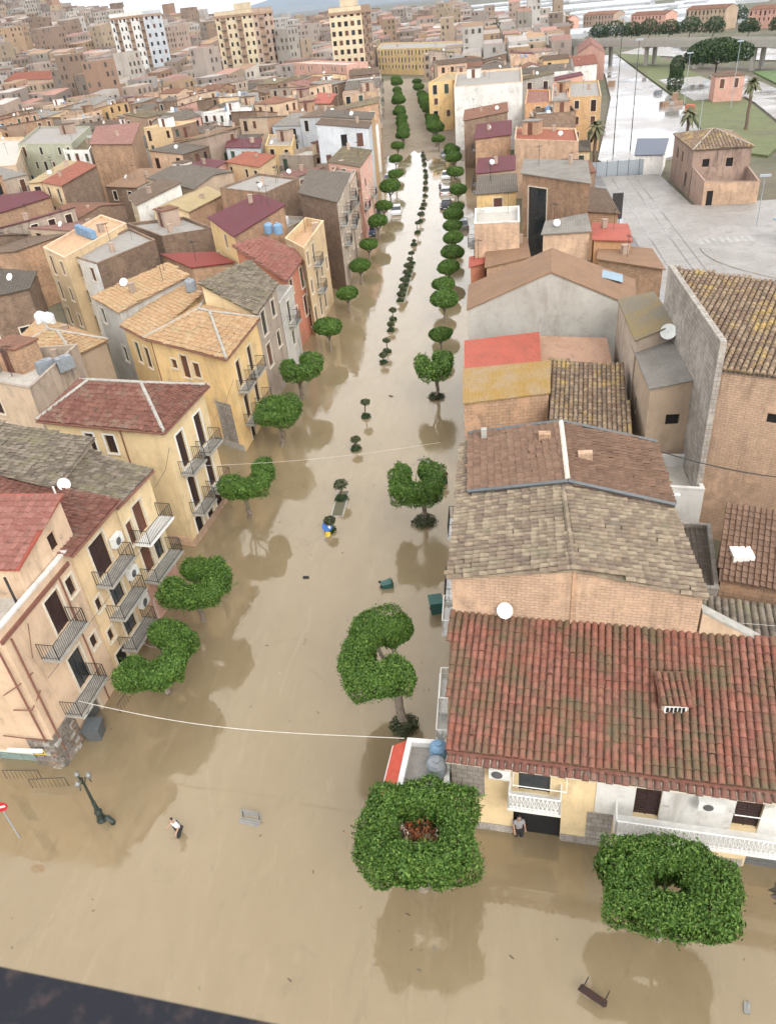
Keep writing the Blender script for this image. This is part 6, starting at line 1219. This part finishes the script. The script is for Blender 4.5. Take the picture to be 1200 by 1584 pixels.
# ------------------------------------------------------------------ people
def skin_mesh(name, verts, edges, radii, mat, parent, levels=2, root=0):
    me = bpy.data.meshes.new(name); me.from_pydata([tuple(v) for v in verts], edges, []); ob = bpy.data.objects.new(name, me); C.objects.link(ob); ob.parent = parent
    ob.modifiers.new('skin','SKIN'); sv = me.skin_vertices[0].data
    for i, r in enumerate(radii): sv[i].radius = (r, r) if not isinstance(r, tuple) else r; sv[i].use_root = (i == root)
    ss = ob.modifiers.new('smooth','SUBSURF'); ss.levels = ss.render_levels = levels
    me.materials.append(MATS[mat]); return ob
def person(x, y, rz, label, shirt='cloth_white', legs='cloth_dark', pose='wade', foot=-0.45, hair='hair', bag=False, scale=1.0):
    """one figure > body (with hands and five fingers), shirt, trousers, hair; faces its own -y"""
    T = thing('person', label, 'person', (x,y,foot), None, rz); T.scale = (scale,)*3
    lean = 0.12 if pose == 'wade' else 0.02
    J = {}; V_, E_, R_ = [], [], []
    def j(n, p, r, par=None):
        J[n] = len(V_); V_.append(p); R_.append(r)
        if par: E_.append((J[par], J[n]))
    j('pelvis',(0,0,0.93),(0.15,0.11)); j('waist',(0,-lean*0.3,1.10),(0.13,0.095),'pelvis'); j('chest',(0,-lean*0.8,1.32),(0.155,0.11),'waist'); j('neck0',(0,-lean,1.45),(0.09,0.07),'chest'); j('neck',(0,-lean*1.15,1.51),(0.05,0.05),'neck0')
    j('head0',(0,-lean*1.3-0.01,1.57),(0.068,0.078),'neck'); j('head1',(0,-lean*1.35-0.01,1.65),(0.078,0.092),'head0'); j('head2',(0,-lean*1.35,1.735),(0.055,0.065),'head1')
    arms = {'wade': (((0.22,-0.10,1.18),(0.30,-0.30,1.10)),((-0.26,-0.02,1.16),(-0.34,-0.20,1.00))), 'stand': (((0.23,0.0,1.15),(0.25,-0.08,0.92)),((-0.23,0.0,1.15),(-0.22,-0.14,0.95)))}[pose]
    step = 0.22 if pose == 'wade' else 0.03
    for s, nm, (el, wr) in ((1,'l',arms[0]),(-1,'r',arms[1])):
        j('sh'+nm,(s*0.175,-lean,1.40),0.058,'chest'); j('el'+nm,el,0.043,'sh'+nm); j('wr'+nm,wr,0.029,'el'+nm)
        d = unit(V3(wr)-V3(el)); pm = V3(wr)+d*0.07; j('pa'+nm,tuple(pm),(0.036,0.02),'wr'+nm); side = unit(np.cross(d,(0,1,0.2)))
        for k, (o, L_) in enumerate(((-0.03,0.065),(-0.01,0.078),(0.01,0.074),(0.03,0.058))):
            a = pm+side*o+d*0.035; b = a+d*L_*0.5+np.array((0,-0.008,0)); c_ = b+d*L_*0.45+np.array((0,-0.022,0)); j(f'f{k}a'+nm,tuple(a),0.009,'pa'+nm); j(f'f{k}b'+nm,tuple(b),0.008,f'f{k}a'+nm); j(f'f{k}c'+nm,tuple(c_),0.007,f'f{k}b'+nm)
        a = V3(wr)+d*0.04-side*0.04; b = a+d*0.035-side*0.025; j('t0'+nm,tuple(a),0.011,'wr'+nm); j('t1'+nm,tuple(b),0.009,'t0'+nm)
        j('hip'+nm,(s*0.095,0,0.88),0.092,'pelvis'); j('kn'+nm,(s*0.11,-0.05-s*step*0.7,0.50),0.062,'hip'+nm); j('an'+nm,(s*0.11,0.02-s*step,0.09),0.042,'kn'+nm); j('to'+nm,(s*0.12,-0.16-s*step,0.04),0.038,'an'+nm)
    skin_mesh('body', V_, E_, R_, 'skin', T)
    G = lambda n: V_[J[n]]
    up = lambda p, q, t: tuple(V3(p)+(V3(q)-V3(p))*t)
    sv_ = [G('pelvis'),G('waist'),G('chest'),G('neck0'),G('shl'),up(G('shl'),G('ell'),0.75),G('shr'),up(G('shr'),G('elr'),0.75)]; skin_mesh('shirt', sv_, [(0,1),(1,2),(2,3),(2,4),(4,5),(2,6),(6,7)], [(0.175,0.135),(0.155,0.125),(0.175,0.135),(0.09,0.08),0.085,0.068,0.085,0.068], shirt, T)
    k = 0.8 if pose == 'wade' else 1.0
    tv = [G('pelvis'),G('hipl'),G('knl'),G('anl'),G('hipr'),G('knr'),G('anr')]; tv[3] = up(tv[2],tv[3],k); tv[6] = up(tv[5],tv[6],k); skin_mesh('trousers', tv, [(0,1),(1,2),(2,3),(0,4),(4,5),(5,6)], [(0.165,0.13),0.115,0.085,0.07,0.115,0.085,0.07], legs, T)
    h = V3(G('head1')); skin_mesh('hair', [tuple(h+(0,0.03,0.0)),tuple(h+(0,0.025,0.075)),tuple(h+(0,-0.02,0.10))], [(0,1),(1,2)], [(0.075,0.07),(0.075,0.085),(0.06,0.06)], hair, T)
    f = MB(); y0 = h[1]-0.088
    for s in (-1,1): f.box(s*0.032-0.012,y0-0.006,h[2]-0.002,s*0.032+0.012,y0+0.01,h[2]+0.010)
    f.box(-0.025,y0+0.002,h[2]-0.068,0.025,y0+0.02,h[2]-0.058); f.build('face_features','hair',T,world=False)
    nm_ = MB(); nm_.face([(-0.016,y0+0.01,h[2]-0.03),(0.016,y0+0.01,h[2]-0.03),(0,y0-0.022,h[2]-0.028)]).face([(-0.016,y0+0.01,h[2]-0.03),(0,y0-0.022,h[2]-0.028),(0,y0+0.01,h[2]+0.015)]).face([(0.016,y0+0.01,h[2]-0.03),(0,y0+0.01,h[2]+0.015),(0,y0-0.022,h[2]-0.028)])
    for s in (-1,1): nm_.box(s*0.082-0.008,h[1]-0.005,h[2]-0.03,s*0.082+0.008,h[1]+0.025,h[2]+0.03)
    nm_.build('nose_and_ears','skin',T,world=False)
    if bag: MB().box(-0.30,-0.02,0.72,-0.20,0.16,1.02).tube([(-0.25,0.0,1.0),(-0.1,-0.05,1.44)],0.012,4).build('shoulder_bag','cloth_dark',T,world=False)
    return T
person(-14.0,18.45,-0.55,'person in a white shirt and dark shorts wading knee-deep in open water','cloth_white','cloth_dark','wade',-0.50,bag=True)
plain('cloth_grey2',(0.28,0.28,0.29),0.9)
person(1.0,19.08,0.2,'person in grey top and dark trousers standing in the garage doorway','cloth_grey2','cloth_dark','stand',-0.35)
person(-3.4,47.5,0.1,'person in dark clothes wading beside the brown-roofed house','cloth_maroon','cloth_dark','wade',-0.5)
person(-8.7,149.0,2.9,'distant person in dark clothes standing in the flooded carriageway','cloth_grey','cloth_dark','stand',-0.3)
# ------------------------------------------------------------------ cars
def car(x, y, rz, paint, label):
    T = thing('car', label, 'car', (x,y,-0.28), 'cars standing in the flooded avenue', rz); Wd = 0.86
    pr = [(-2.0,0.35),(-2.02,0.72),(-1.85,0.86),(-1.05,0.93),(-0.95,0.95),(1.55,0.95),(1.95,0.9),(2.0,0.6),(1.95,0.32)]
    mb = MB()
    for (y0,z0),(y1,z1) in zip(pr, pr[1:]+pr[:1]):
        k0, k1 = (0.94 if z0 > 0.8 else 1.0), (0.94 if z1 > 0.8 else 1.0); mb.face([(-Wd*k0,y0,z0),(Wd*k0,y0,z0),(Wd*k1,y1,z1),(-Wd*k1,y1,z1)])
    for s in (-1,1): mb.face([(s*Wd*(0.94 if z > 0.8 else 1.0),yy,z) for yy, z in (pr if s < 0 else pr[::-1])])
    mb.build('body',paint,T,world=False)
    g = [(-1.0,0.94,0.80),(-0.35,1.40,0.64),(1.15,1.42,0.64),(1.75,0.94,0.78)]; mb = MB()
    for (y0,z0,w0),(y1,z1,w1) in zip(g, g[1:]):
        if z0 < 1.3 or z1 < 1.3: mb.face([(-w0,y0,z0),(w0,y0,z0),(w1,y1,z1),(-w1,y1,z1)])
    for s in (-1,1): mb.face([(s*w,yy,z) for yy,z,w in (g if s < 0 else g[::-1])])
    mb.build('windows','car_glass',T,world=False)
    MB().box(-0.66,-0.40,1.38,0.66,1.2,1.47).box(-0.69,0.30,0.95,-0.64,0.40,1.4).box(0.64,0.30,0.95,0.69,0.40,1.4).build('roof',paint,T,world=False)
    for sx in (-1,1):
        for yy in (-1.25,1.25):
            w = MB(); w.tube([(sx*0.70,yy,0.31),(sx*0.88,yy,0.31)],0.31,12); o = w.build('wheel','rubber',T,world=False); MB().tube([(sx*0.87,yy,0.31),(sx*0.895,yy,0.31)],0.18,8).build('rim','chrome',o,world=False)
        MB().box(sx*0.66-0.16,-2.035,0.60,sx*0.66+0.16,-1.95,0.75).build('headlight','lamp_clear',T,world=False); MB().box(sx*0.68-0.14,1.93,0.62,sx*0.68+0.14,2.02,0.80).build('tail_light','lamp_red',T,world=False)
        MB().box(sx*0.92-0.08,-0.72,0.92,sx*0.92+0.08,-0.60,1.05).build('mirror',paint,T,world=False)
    MB().box(-0.26,-2.06,0.42,0.26,-2.02,0.53).build('number_plate','white_paint',T,world=False)
    return T
car(-15.4,134.0,0.05,'car_white','white car facing the camera in the left carriageway')
for i, (x, y, c_, t) in enumerate([(-7.05,136,'car_black','black car parked at the right kerb, nearest of three'),(-7.5,146.5,'car_white','white car parked at the right kerb, middle of three'),(-8.1,161,'car_white','white car parked at the right kerb, farthest of three'),(-18.6,133,'car_black','dark car under the left trees beside the white car'),(-18.3,121.5,'car_blue','dark blue car half hidden under the left row of trees'),(-19.8,163,'car_silver','silver car parked under the far left trees'),(-9.4,185,'car_silver','small silver car far up the right kerb'),(-4.0,122,'car_silver','silver car behind the right row of trees')]): car(x, y, 0.03*(i-2)+(PI if i % 2 else 0), c_, t)
# ------------------------------------------------------------------ street furniture and flotsam
plain('lantern_glass',(0.16,0.16,0.15),0.2)
LP = thing('street_lamp','dark green cast-iron street lamp with scrolled arms standing in the water','street lamp',(-17.95,18.9,-0.45))
MB().lathe([(0,0),(0.24,0),(0.24,0.5),(0.17,0.62),(0.15,1.0),(0.19,1.06),(0.11,1.2),(0.085,1.7),(0.10,1.75),(0.07,1.8),(0.05,3.4),(0.08,3.45),(0.05,3.5)],0,0,10).build('post','iron_green',LP,world=False)
for k in range(3):
    a = k*2*PI/3+0.5; ca, sa = math.cos(a), math.sin(a); pts = [(0.04*ca,0.04*sa,3.2)]+[((0.10+0.22*t)*ca,(0.10+0.22*t)*sa,3.25+0.28*math.sin(t*PI*1.2)) for t in (0.0,0.25,0.5,0.75,1.0)]; o = MB().tube(pts,0.025,5).build('arm','iron_green',LP,world=False)
    MB().lathe([(0,3.28),(0.05,3.28),(0.09,3.38),(0.12,3.55),(0.13,3.57),(0.03,3.7),(0,3.78)],0.32*ca,0.32*sa,10).build('lantern','lantern_glass',o,world=False)
MB().tube([(0.15,-0.05,0.55),(0.45,-0.12,0.85),(0.62,-0.16,0.62),(0.66,-0.18,0.25)],[0.09,0.11,0.12,0.10],7).build('draped_hose','iron_green',LP,world=False)
SG = thing('no_entry_sign','red and white no-entry sign on a bare pole at the left edge','road sign',(-21.45,17.8,-0.45))
MB().tube([(0,0,0),(0,0,2.95)],0.032,6).build('pole','zinc',SG,world=False)
def disc(name, mat, parent, r, y, z, seg=24, th=0.02):
    mb = MB()
    for k in range(seg):
        a, b = 2*PI*k/seg, 2*PI*(k+1)/seg; p, q = (r*math.cos(a),r*math.sin(a)), (r*math.cos(b),r*math.sin(b)); mb.face([(0,y,z),(p[0],y,z+p[1]),(q[0],y,z+q[1])]); mb.face([(p[0],y,z+p[1]),(p[0],y+th,z+p[1]),(q[0],y+th,z+q[1]),(q[0],y,z+q[1])]); mb.face([(0,y+th,z),(q[0],y+th,z+q[1]),(p[0],y+th,z+p[1])])
    return mb.build(name, mat, parent, world=False)
disc('disc','sign_red',SG,0.31,-0.06,2.85); MB().box(-0.22,-0.068,2.79,0.22,-0.062,2.91).build('bar','white_paint',SG,world=False); SG.rotation_euler = (0,0,0.35)
AS = thing('keep_right_sign','round blue keep-right arrow sign on a yellow bollard at the island end','road sign',(-11.15,40.85,-0.3)); AS.rotation_euler = (-0.5,0,0.1)
MB().lathe([(0,0),(0.22,0),(0.2,0.55),(0,0.6)],0,0,8).build('bollard','sign_yellow',AS,world=False); disc('disc','sign_blue',AS,0.36,-0.1,0.95)
MB().face([(0.0,-0.108,1.12),(0.06,-0.108,1.17),(0.18,-0.108,0.93),(0.10,-0.108,0.90)]).face([(0.04,-0.108,0.86),(0.22,-0.108,0.76),(0.24,-0.108,1.0)]).face([(-0.02,-0.108,1.1),(0.06,-0.108,1.15),(-0.05,-0.108,1.2)]).build('arrow','white_paint',AS,world=False)
plain('wood_dark',(0.06,0.032,0.026),0.7)
def bench(x, y, rz, mat, label, sink=-0.05, roll=0.0):
    T = thing('bench', label, 'bench', (x,y,sink-0.35), None, rz); T.rotation_euler = (roll,0,rz); T.scale = (0.8,0.8,0.8)
    for k in range(3): MB().box(-0.62,-0.30+k*0.15,0.44,0.62,-0.18+k*0.15,0.48).build('slat',mat,T,world=False)
    for k in range(3): MB().box(-0.62,0.18+k*0.03,0.56+k*0.15,0.62,0.21+k*0.03,0.68+k*0.15).build('back_slat',mat,T,world=False)
    for s in (-0.5,0.5): MB().tube([(s,-0.26,0.0),(s,-0.24,0.43),(s,0.14,0.43),(s,0.28,0.98)],0.03,5).tube([(s,0.14,0.43),(s,0.2,0.0)],0.03,5).build('leg','iron',T,world=False)
bench(-10.95,19.2,-0.15,'wood_grey','grey slatted bench half under water, right of the white-shirted person',-0.02); bench(3.6,13.2,-0.55,'wood_dark','brown tilted bench floating at the bottom right',0.42,1.25)
def wheelie_bin(x, y, rz, mat, label, lying=False, s=1.0, z=-0.3):
    T = thing('rubbish_bin', label, 'bin', (x,y,z), None, rz); T.scale = (s,s,s); T.rotation_euler = (PI/2*0.94 if lying else 0, 0, rz)
    mb = MB(); b0 = [(-0.30,-0.30),(0.30,-0.30),(0.30,0.30),(-0.30,0.30)]; t0 = [(-0.38,-0.38),(0.38,-0.38),(0.38,0.36),(-0.38,0.36)]
    for i in range(4):
        j = (i+1)%4; mb.flat([(*b0[i],0.12),(*b0[j],0.12),(*t0[j],1.05),(*t0[i],1.05)])
    mb.flat([(*p,0.12) for p in reversed(b0)]); mb.build('tub',mat,T,world=False)
    MB().face([(-0.41,-0.41,1.06),(0.41,-0.41,1.06),(0.41,0.40,1.14),(-0.41,0.40,1.14)]).face([(-0.41,-0.41,1.05),(0.41,-0.41,1.05),(0.41,-0.41,1.06),(-0.41,-0.41,1.06)]).box(-0.4,-0.4,1.05,0.4,0.38,1.058).build('lid',mat,T,world=False)
    MB().tube([(-0.3,0.44,1.0),(0.3,0.44,1.0)],0.025,6).build('handle',mat,T,world=False)
    for sx in (-0.32,0.32): MB().tube([(sx-0.04,0.30,0.11),(sx+0.04,0.30,0.11)],0.11,10).build('wheel','rubber',T,world=False)
wheelie_bin(-6.9,35.4,1.9,'bin_green','green bin floating on its side in mid street',True,0.75,0.05); wheelie_bin(-3.3,33.3,0.2,'bin_green','dark green upright bin by the right-hand wall',False,1.0,-0.15); wheelie_bin(-20.3,23.6,0.1,'bin_grey','big dark grey container against the peach corner house',False,1.1,-0.3)
def barrier(x, y, rz, label):
    mb = MB(); mb.tube([(-0.9,0,0),(-0.9,0,1.0),(0.9,0,1.0),(0.9,0,0)],0.02,5).tube([(-0.9,0,0.25),(0.9,0,0.25)],0.015,5)
    for k in range(8): mb.tube([(-0.7+k*0.2,0,0.25),(-0.7+k*0.2,0,1.0)],0.008,4)
    o = mb.build('crowd_barrier','iron'); o.location = (x,y,-0.35); o.rotation_euler = (0,0,rz); tag(o,label,'barrier')
barrier(-22.9,20.9,0.05,'thin metal barrier before the greenish shutter of the corner house'); barrier(-21.3,20.5,0.1,'low metal barrier beside the chipped stone corner'); barrier(-19.5,26.0,1.4,'bent metal barrier between corner house and its tree')
pts = []
for k in range(17):
    t = k/16; pts.append((-20.0+16.1*t, 23.1-1.7*t, 3.2+0.05*t-0.9*math.sin(PI*t)*(1-0.45*t)))
tag(MB().tube(pts,0.018,5).build('overhead_cable','cable'),'pale cable strung across the street from corner house balcony to annex','cable')
for (a, b, lab) in (((-19.0,38.0,7.5),(-3.2,42.0,6.5),'thin wire across the avenue by the hipped cream house'),((9.0,24.4,7.6),(22,25.5,6.2),'thin pale wire over the mossy lean-to shed'),((8.6,35.6,9.3),(16.5,33.0,8.8),'dark pipe rail above the brown roof at right')):
    p = [tuple(V3(a)+(V3(b)-V3(a))*t-np.array((0,0,0.35*math.sin(PI*t)))) for t in np.linspace(0,1,9)]; tag(MB().tube(p,0.008 if 'wire' in lab else 0.03,4).build('wire' if 'wire' in lab else 'pipe_rail','cable' if 'wire' in lab else 'iron'),lab,'wire' if 'wire' in lab else 'rail')
for i, pts_ in enumerate([[(-20.5,22.5,5.4),(-20.2,27.5,5.2),(-19.9,32,5.3),(-19.6,35.4,5.2)],[(-19.55,35.4,7.6),(-19.9,38,7.3),(-20.2,39.9,7.8)],[(-19.4,45.9,6.6),(-19.7,49.5,6.1),(-19.95,53,6.5)],[(-19.3,61.2,5.9),(-19.3,67.5,5.8),(-19.2,73,6.0)]]):
    tag(MB().tube(pts_,0.014,4).build('wire','wire'),['sagging black wire along the peach and cream facades','black wire bridging the gap before the hipped cream house','black wire bridging the gap before the yellow corner house','black wire along the worn grey facades'][i],'wire')
# mud bank at the right edge
rs = np.random.default_rng(3); mb = MB(); N = 14
gz = lambda i, j: 0.62*math.exp(-((i-9)/4.0)**2-((j-8)/4.0)**2)+0.05*math.sin(i*1.7+j*2.3)-0.16
for i in range(N):
    for j in range(N): mb.face([(8.8+(i+a)*0.42, 15.7+(j+c_)*0.19-0.05*(i+a), gz(i+a,j+c_)) for a, c_ in ((0,0),(1,0),(1,1),(0,1))])
plain('mud', (0.10,0.082,0.066), 0.6, 0, 0.6, 5, 0.4, 0.8); setting(mb.build('mud_bank','mud',smooth=True))
for i, (x, y, c_) in enumerate([(-11.8,36.4,'rubber'),(8.6,12.9,'wood_grey'),(-9.0,62.5,'wood_brown'),(-5.5,51.0,'wood_grey'),(-4.9,50.6,'white_paint')]): tag(MB().box(-0.18,-0.1,-0.05,0.18,0.1,0.06).tube([(-0.2,0.05,0.03),(0.22,-0.06,0.06)],0.03,5).xf(i*1.3,(x,y,0)).build('flotsam',c_),['dark scrap floating left of the green bin','small grey scrap floating right of the brown bench','small brown scrap by the second lone bush','grey plank piece near the heart-shaped tree','white scrap beside the grey plank piece'][i],'flotsam')
# near parapet of the viewpoint
m, n, l, b = nodes_of('parapet_stone'); vz = n.new('ShaderNodeTexVoronoi'); vz.inputs['Scale'].default_value = 55; l.new(pos(n), vz.inputs['Vector']); r = ramp(n, [(0.0,(0.07,0.045,0.042)),(0.34,(0.035,0.026,0.027)),(0.46,(0.013,0.014,0.019)),(1.0,(0.009,0.010,0.014))]); nn_ = noise(n,l,pos(n),40,4); l.new(nn_, r.inputs['Fac']); l.new(r.outputs['Color'], b.inputs['Base Color']); b.inputs['Roughness'].default_value = 0.75; b.inputs['Specular IOR Level'].default_value = 0.2
pa, pb = V3((-0.48,0.31,0)), V3((-0.19,0.28,0)); d_ = unit(pb-pa); nrm_ = np.array((d_[1],-d_[0],0)); p0, p1 = pa-d_*1.5, pb+d_*0.9
PPt = MB().prism([tuple((p1)[:2]),tuple((p0)[:2]),tuple((p0+nrm_*0.22)[:2]),tuple((p1+nrm_*0.22)[:2])][::-1], 29.19, 29.25).build('balcony_ledge','parapet_stone'); tag(PPt,'dark polished stone ledge close by at the bottom left corner','ledge')
# ------------------------------------------------------------------ right bank: derelict house, fences, masts
DH = house('derelict_house','derelict pink two-storey house with broken tile roof in the car park',[(32.0,133.0),(40.5,132.5),(41.0,147.0),(32.2,148.5)],6.6,roof='hip',rise=1.7,wall='wall_derelict',rm='roof_dusky',tiles=('coppi',0.5,0.6,'tile_coppi'),wins={0:[(2.0,3.6,1.0,1.6,'void'),(5.5,3.6,1.0,1.6,'void')],3:[(4,3.6,1,1.6,'void'),(8,3.6,1,1.6,'void'),(12,0.5,1.2,2.2,'void')]},seed=61,trim=None)
house('ruined_house','roofless pink stone shell in front of the derelict house',[(32.2,125.0),(40.0,124.6),(40.3,132.3),(32.1,132.8)],[3.6,3.2,3.9,4.2],roof='flat',par=3.0,wall='wall_derelict',wallside={0:'tufo_pale'},rm='roof_dusky',wins={0:[(1.0,0.0,0.9,2.2,'void')]},cat='ruin',seed=62,trim=None)
house('house','small slate-roofed white house beside the derelict pink house',[(26.5,152.0),(31.0,150.5),(33.5,160.0),(28.5,162.0)],[3.2,3.2,4.2,4.2],roof='mono',wall='wall_white',rm='sheet_slate',seed=63)
house('house','small pink kiosk-like house under the umbrella pine',[(60.0,236.0),(67.0,235.0),(67.5,242.0),(60.5,243.0)],6.0,roof='hip',rise=1.0,wall='wall_pink',rm='roof_brown',auto=(0,),seed=64)
house('house','low cream house with arched door behind the grey fence',[(12.5,158.0),(19.0,157.0),(19.5,166.0),(13.0,167.0)],3.6,roof='gable',axis='s',rise=1.2,wall='wall_cream',rm='roof_dusky',auto=(0,),autop=1,seed=65)
FN = thing('steel_fence','grey corrugated steel fence across the end of the car park','fence',(22,151.6,0))
for k in range(9): MB().box(14.0+k*1.9,151.5,-0.3,15.82+k*1.9,151.6,2.5).build('fence_panel','zinc',FN); MB().tube([(14.0+k*1.9-0.04,151.66,-0.3),(14.0+k*1.9-0.04,151.66,2.7)],0.05,5).build('post','iron',FN)
BW = thing('boundary_wall','low dark stone wall along the car park pavement','wall',(17,110,0)); MB().prism([(16.2,74),(16.55,74),(17.45,151),(17.1,151)],-0.5,1.1).build('wall','stone_grey',BW); MB().prism([(16.12,74),(16.63,74),(17.53,151),(17.02,151)],1.101,1.2).build('coping','concrete',BW)
BD = thing('billboard','dark billboard panel at the corner of the car park','billboard',(17.6,112,0)); MB().box(17.0,111.9,2.2,18.4,112.1,5.6).build('panel','iron',BD); MB().tube([(17.3,112.15,-0.3),(17.3,112.15,2.2)],0.07,6).build('post','iron',BD); MB().tube([(18.1,112.15,-0.3),(18.1,112.15,2.2)],0.07,6).build('post','iron',BD)
TC = thing('canopy','long turquoise sheet canopy at the edge of the car park','canopy',(40,100,0)); MB().prism([(36.6,106.5),(38.0,107.0),(45.5,89.0),(44.1,88.5)],2.3,2.4).build('roof','tank_blue',TC)
for k in range(4): MB().tube([(37.3+k*2.4,106.0-k*5.6,0),(37.3+k*2.4,106.0-k*5.6,2.3)],0.06,6).build('post','zinc',TC)
MATS['turquoise'] = plain('turquoise',(0.16,0.42,0.40),0.5); TC.children[0].data.materials[0] = MATS['turquoise']
for i, (x, y, h, lab) in enumerate([(25.5,172,24,'tall floodlight mast at the head of the muddy road, left of two'),(29.5,176,20,'tall floodlight mast at the head of the muddy road, right of two'),(36.5,112,7,'slim lamp post in the car park beside the turquoise canopy'),(48,215,14,'slim pole beside the wet verge'),(61,222,15,'slim pole between the canal and the field'),(45,185,11,'slim pole near the tall thin palm'),(20,480,46,'very tall thin mast far behind the viaduct')]):
    T = thing('mast', lab, 'mast', (x,y,-0.3)); MB().tube([(0,0,0),(0,0,h)],[0.11 if h > 10 else 0.06,0.05],6).build('pole','zinc' if h < 18 else 'iron',T,world=False); MB().box(-0.7,-0.12,h-0.3,0.7,0.12,h).build('lamp_head','zinc',T,world=False)
rng = random.Random(21)
for i in range(8):
    x, y = rng.choice([(50,238),(53,232),(46,260),(52,262),(40,285)]); x += rng.gauss(0,2.2); y += rng.gauss(0,6); tag(MB().box(-1.1,-0.7,-0.2,1.1,0.7,rng.uniform(0.8,2.0)).box(-0.6,-0.9,0,0.9,0.5,rng.uniform(0.5,1.2)).xf(rng.uniform(0,3),(x,y,0)).build('debris_pile',rng.choice(['terracotta_pot','tank_grey','wall_orange','wall_brown'])),'orange and grey debris heaped beside the muddy road','debris','debris heaps along the muddy road')

# twigs, leaves and scraps drifting on the flood, too many to count
rng = random.Random(33); mb = MB()
for k in range(170):
    if k % 3 == 0: x, y = rng.choice([(-19.6,30),(-19.3,50),(-17,44),(-4.6,42),(-4.6,26),(-3,17),(6,15.5),(-17,28),(-11,44)]); x += rng.gauss(0,1.3); y += rng.gauss(0,3)
    else:
        y = rng.uniform(12,110); x = -10.5+rng.gauss(0,3.6)+1.5*math.sin(y*0.3) if y > 24 else rng.uniform(-22,10)
    if not (-19.9 < x < (-2.2 if y > 18.5 else 11)): continue
    a = rng.uniform(0,6.28); s = rng.uniform(0.02,0.06); L_ = s*rng.uniform(1,4); c_, s_ = math.cos(a), math.sin(a); P2 = lambda u, v: (x+c_*u-s_*v, y+s_*u+c_*v)
    mb.prism([P2(-L_/2,-s/2),P2(L_/2,-s/2),P2(L_/2,s/2),P2(-L_/2,s/2)], -0.01, 0.012, rng.random())
leafmat('litter', [(0.10,0.07,0.045),(0.16,0.12,0.08),(0.05,0.05,0.03),(0.28,0.25,0.21),(0.08,0.06,0.04)], 0.8)
tag(mb.build('floating_litter','litter'), 'twigs, leaves and scraps drifting on the brown flood water', 'litter', None, 'stuff')
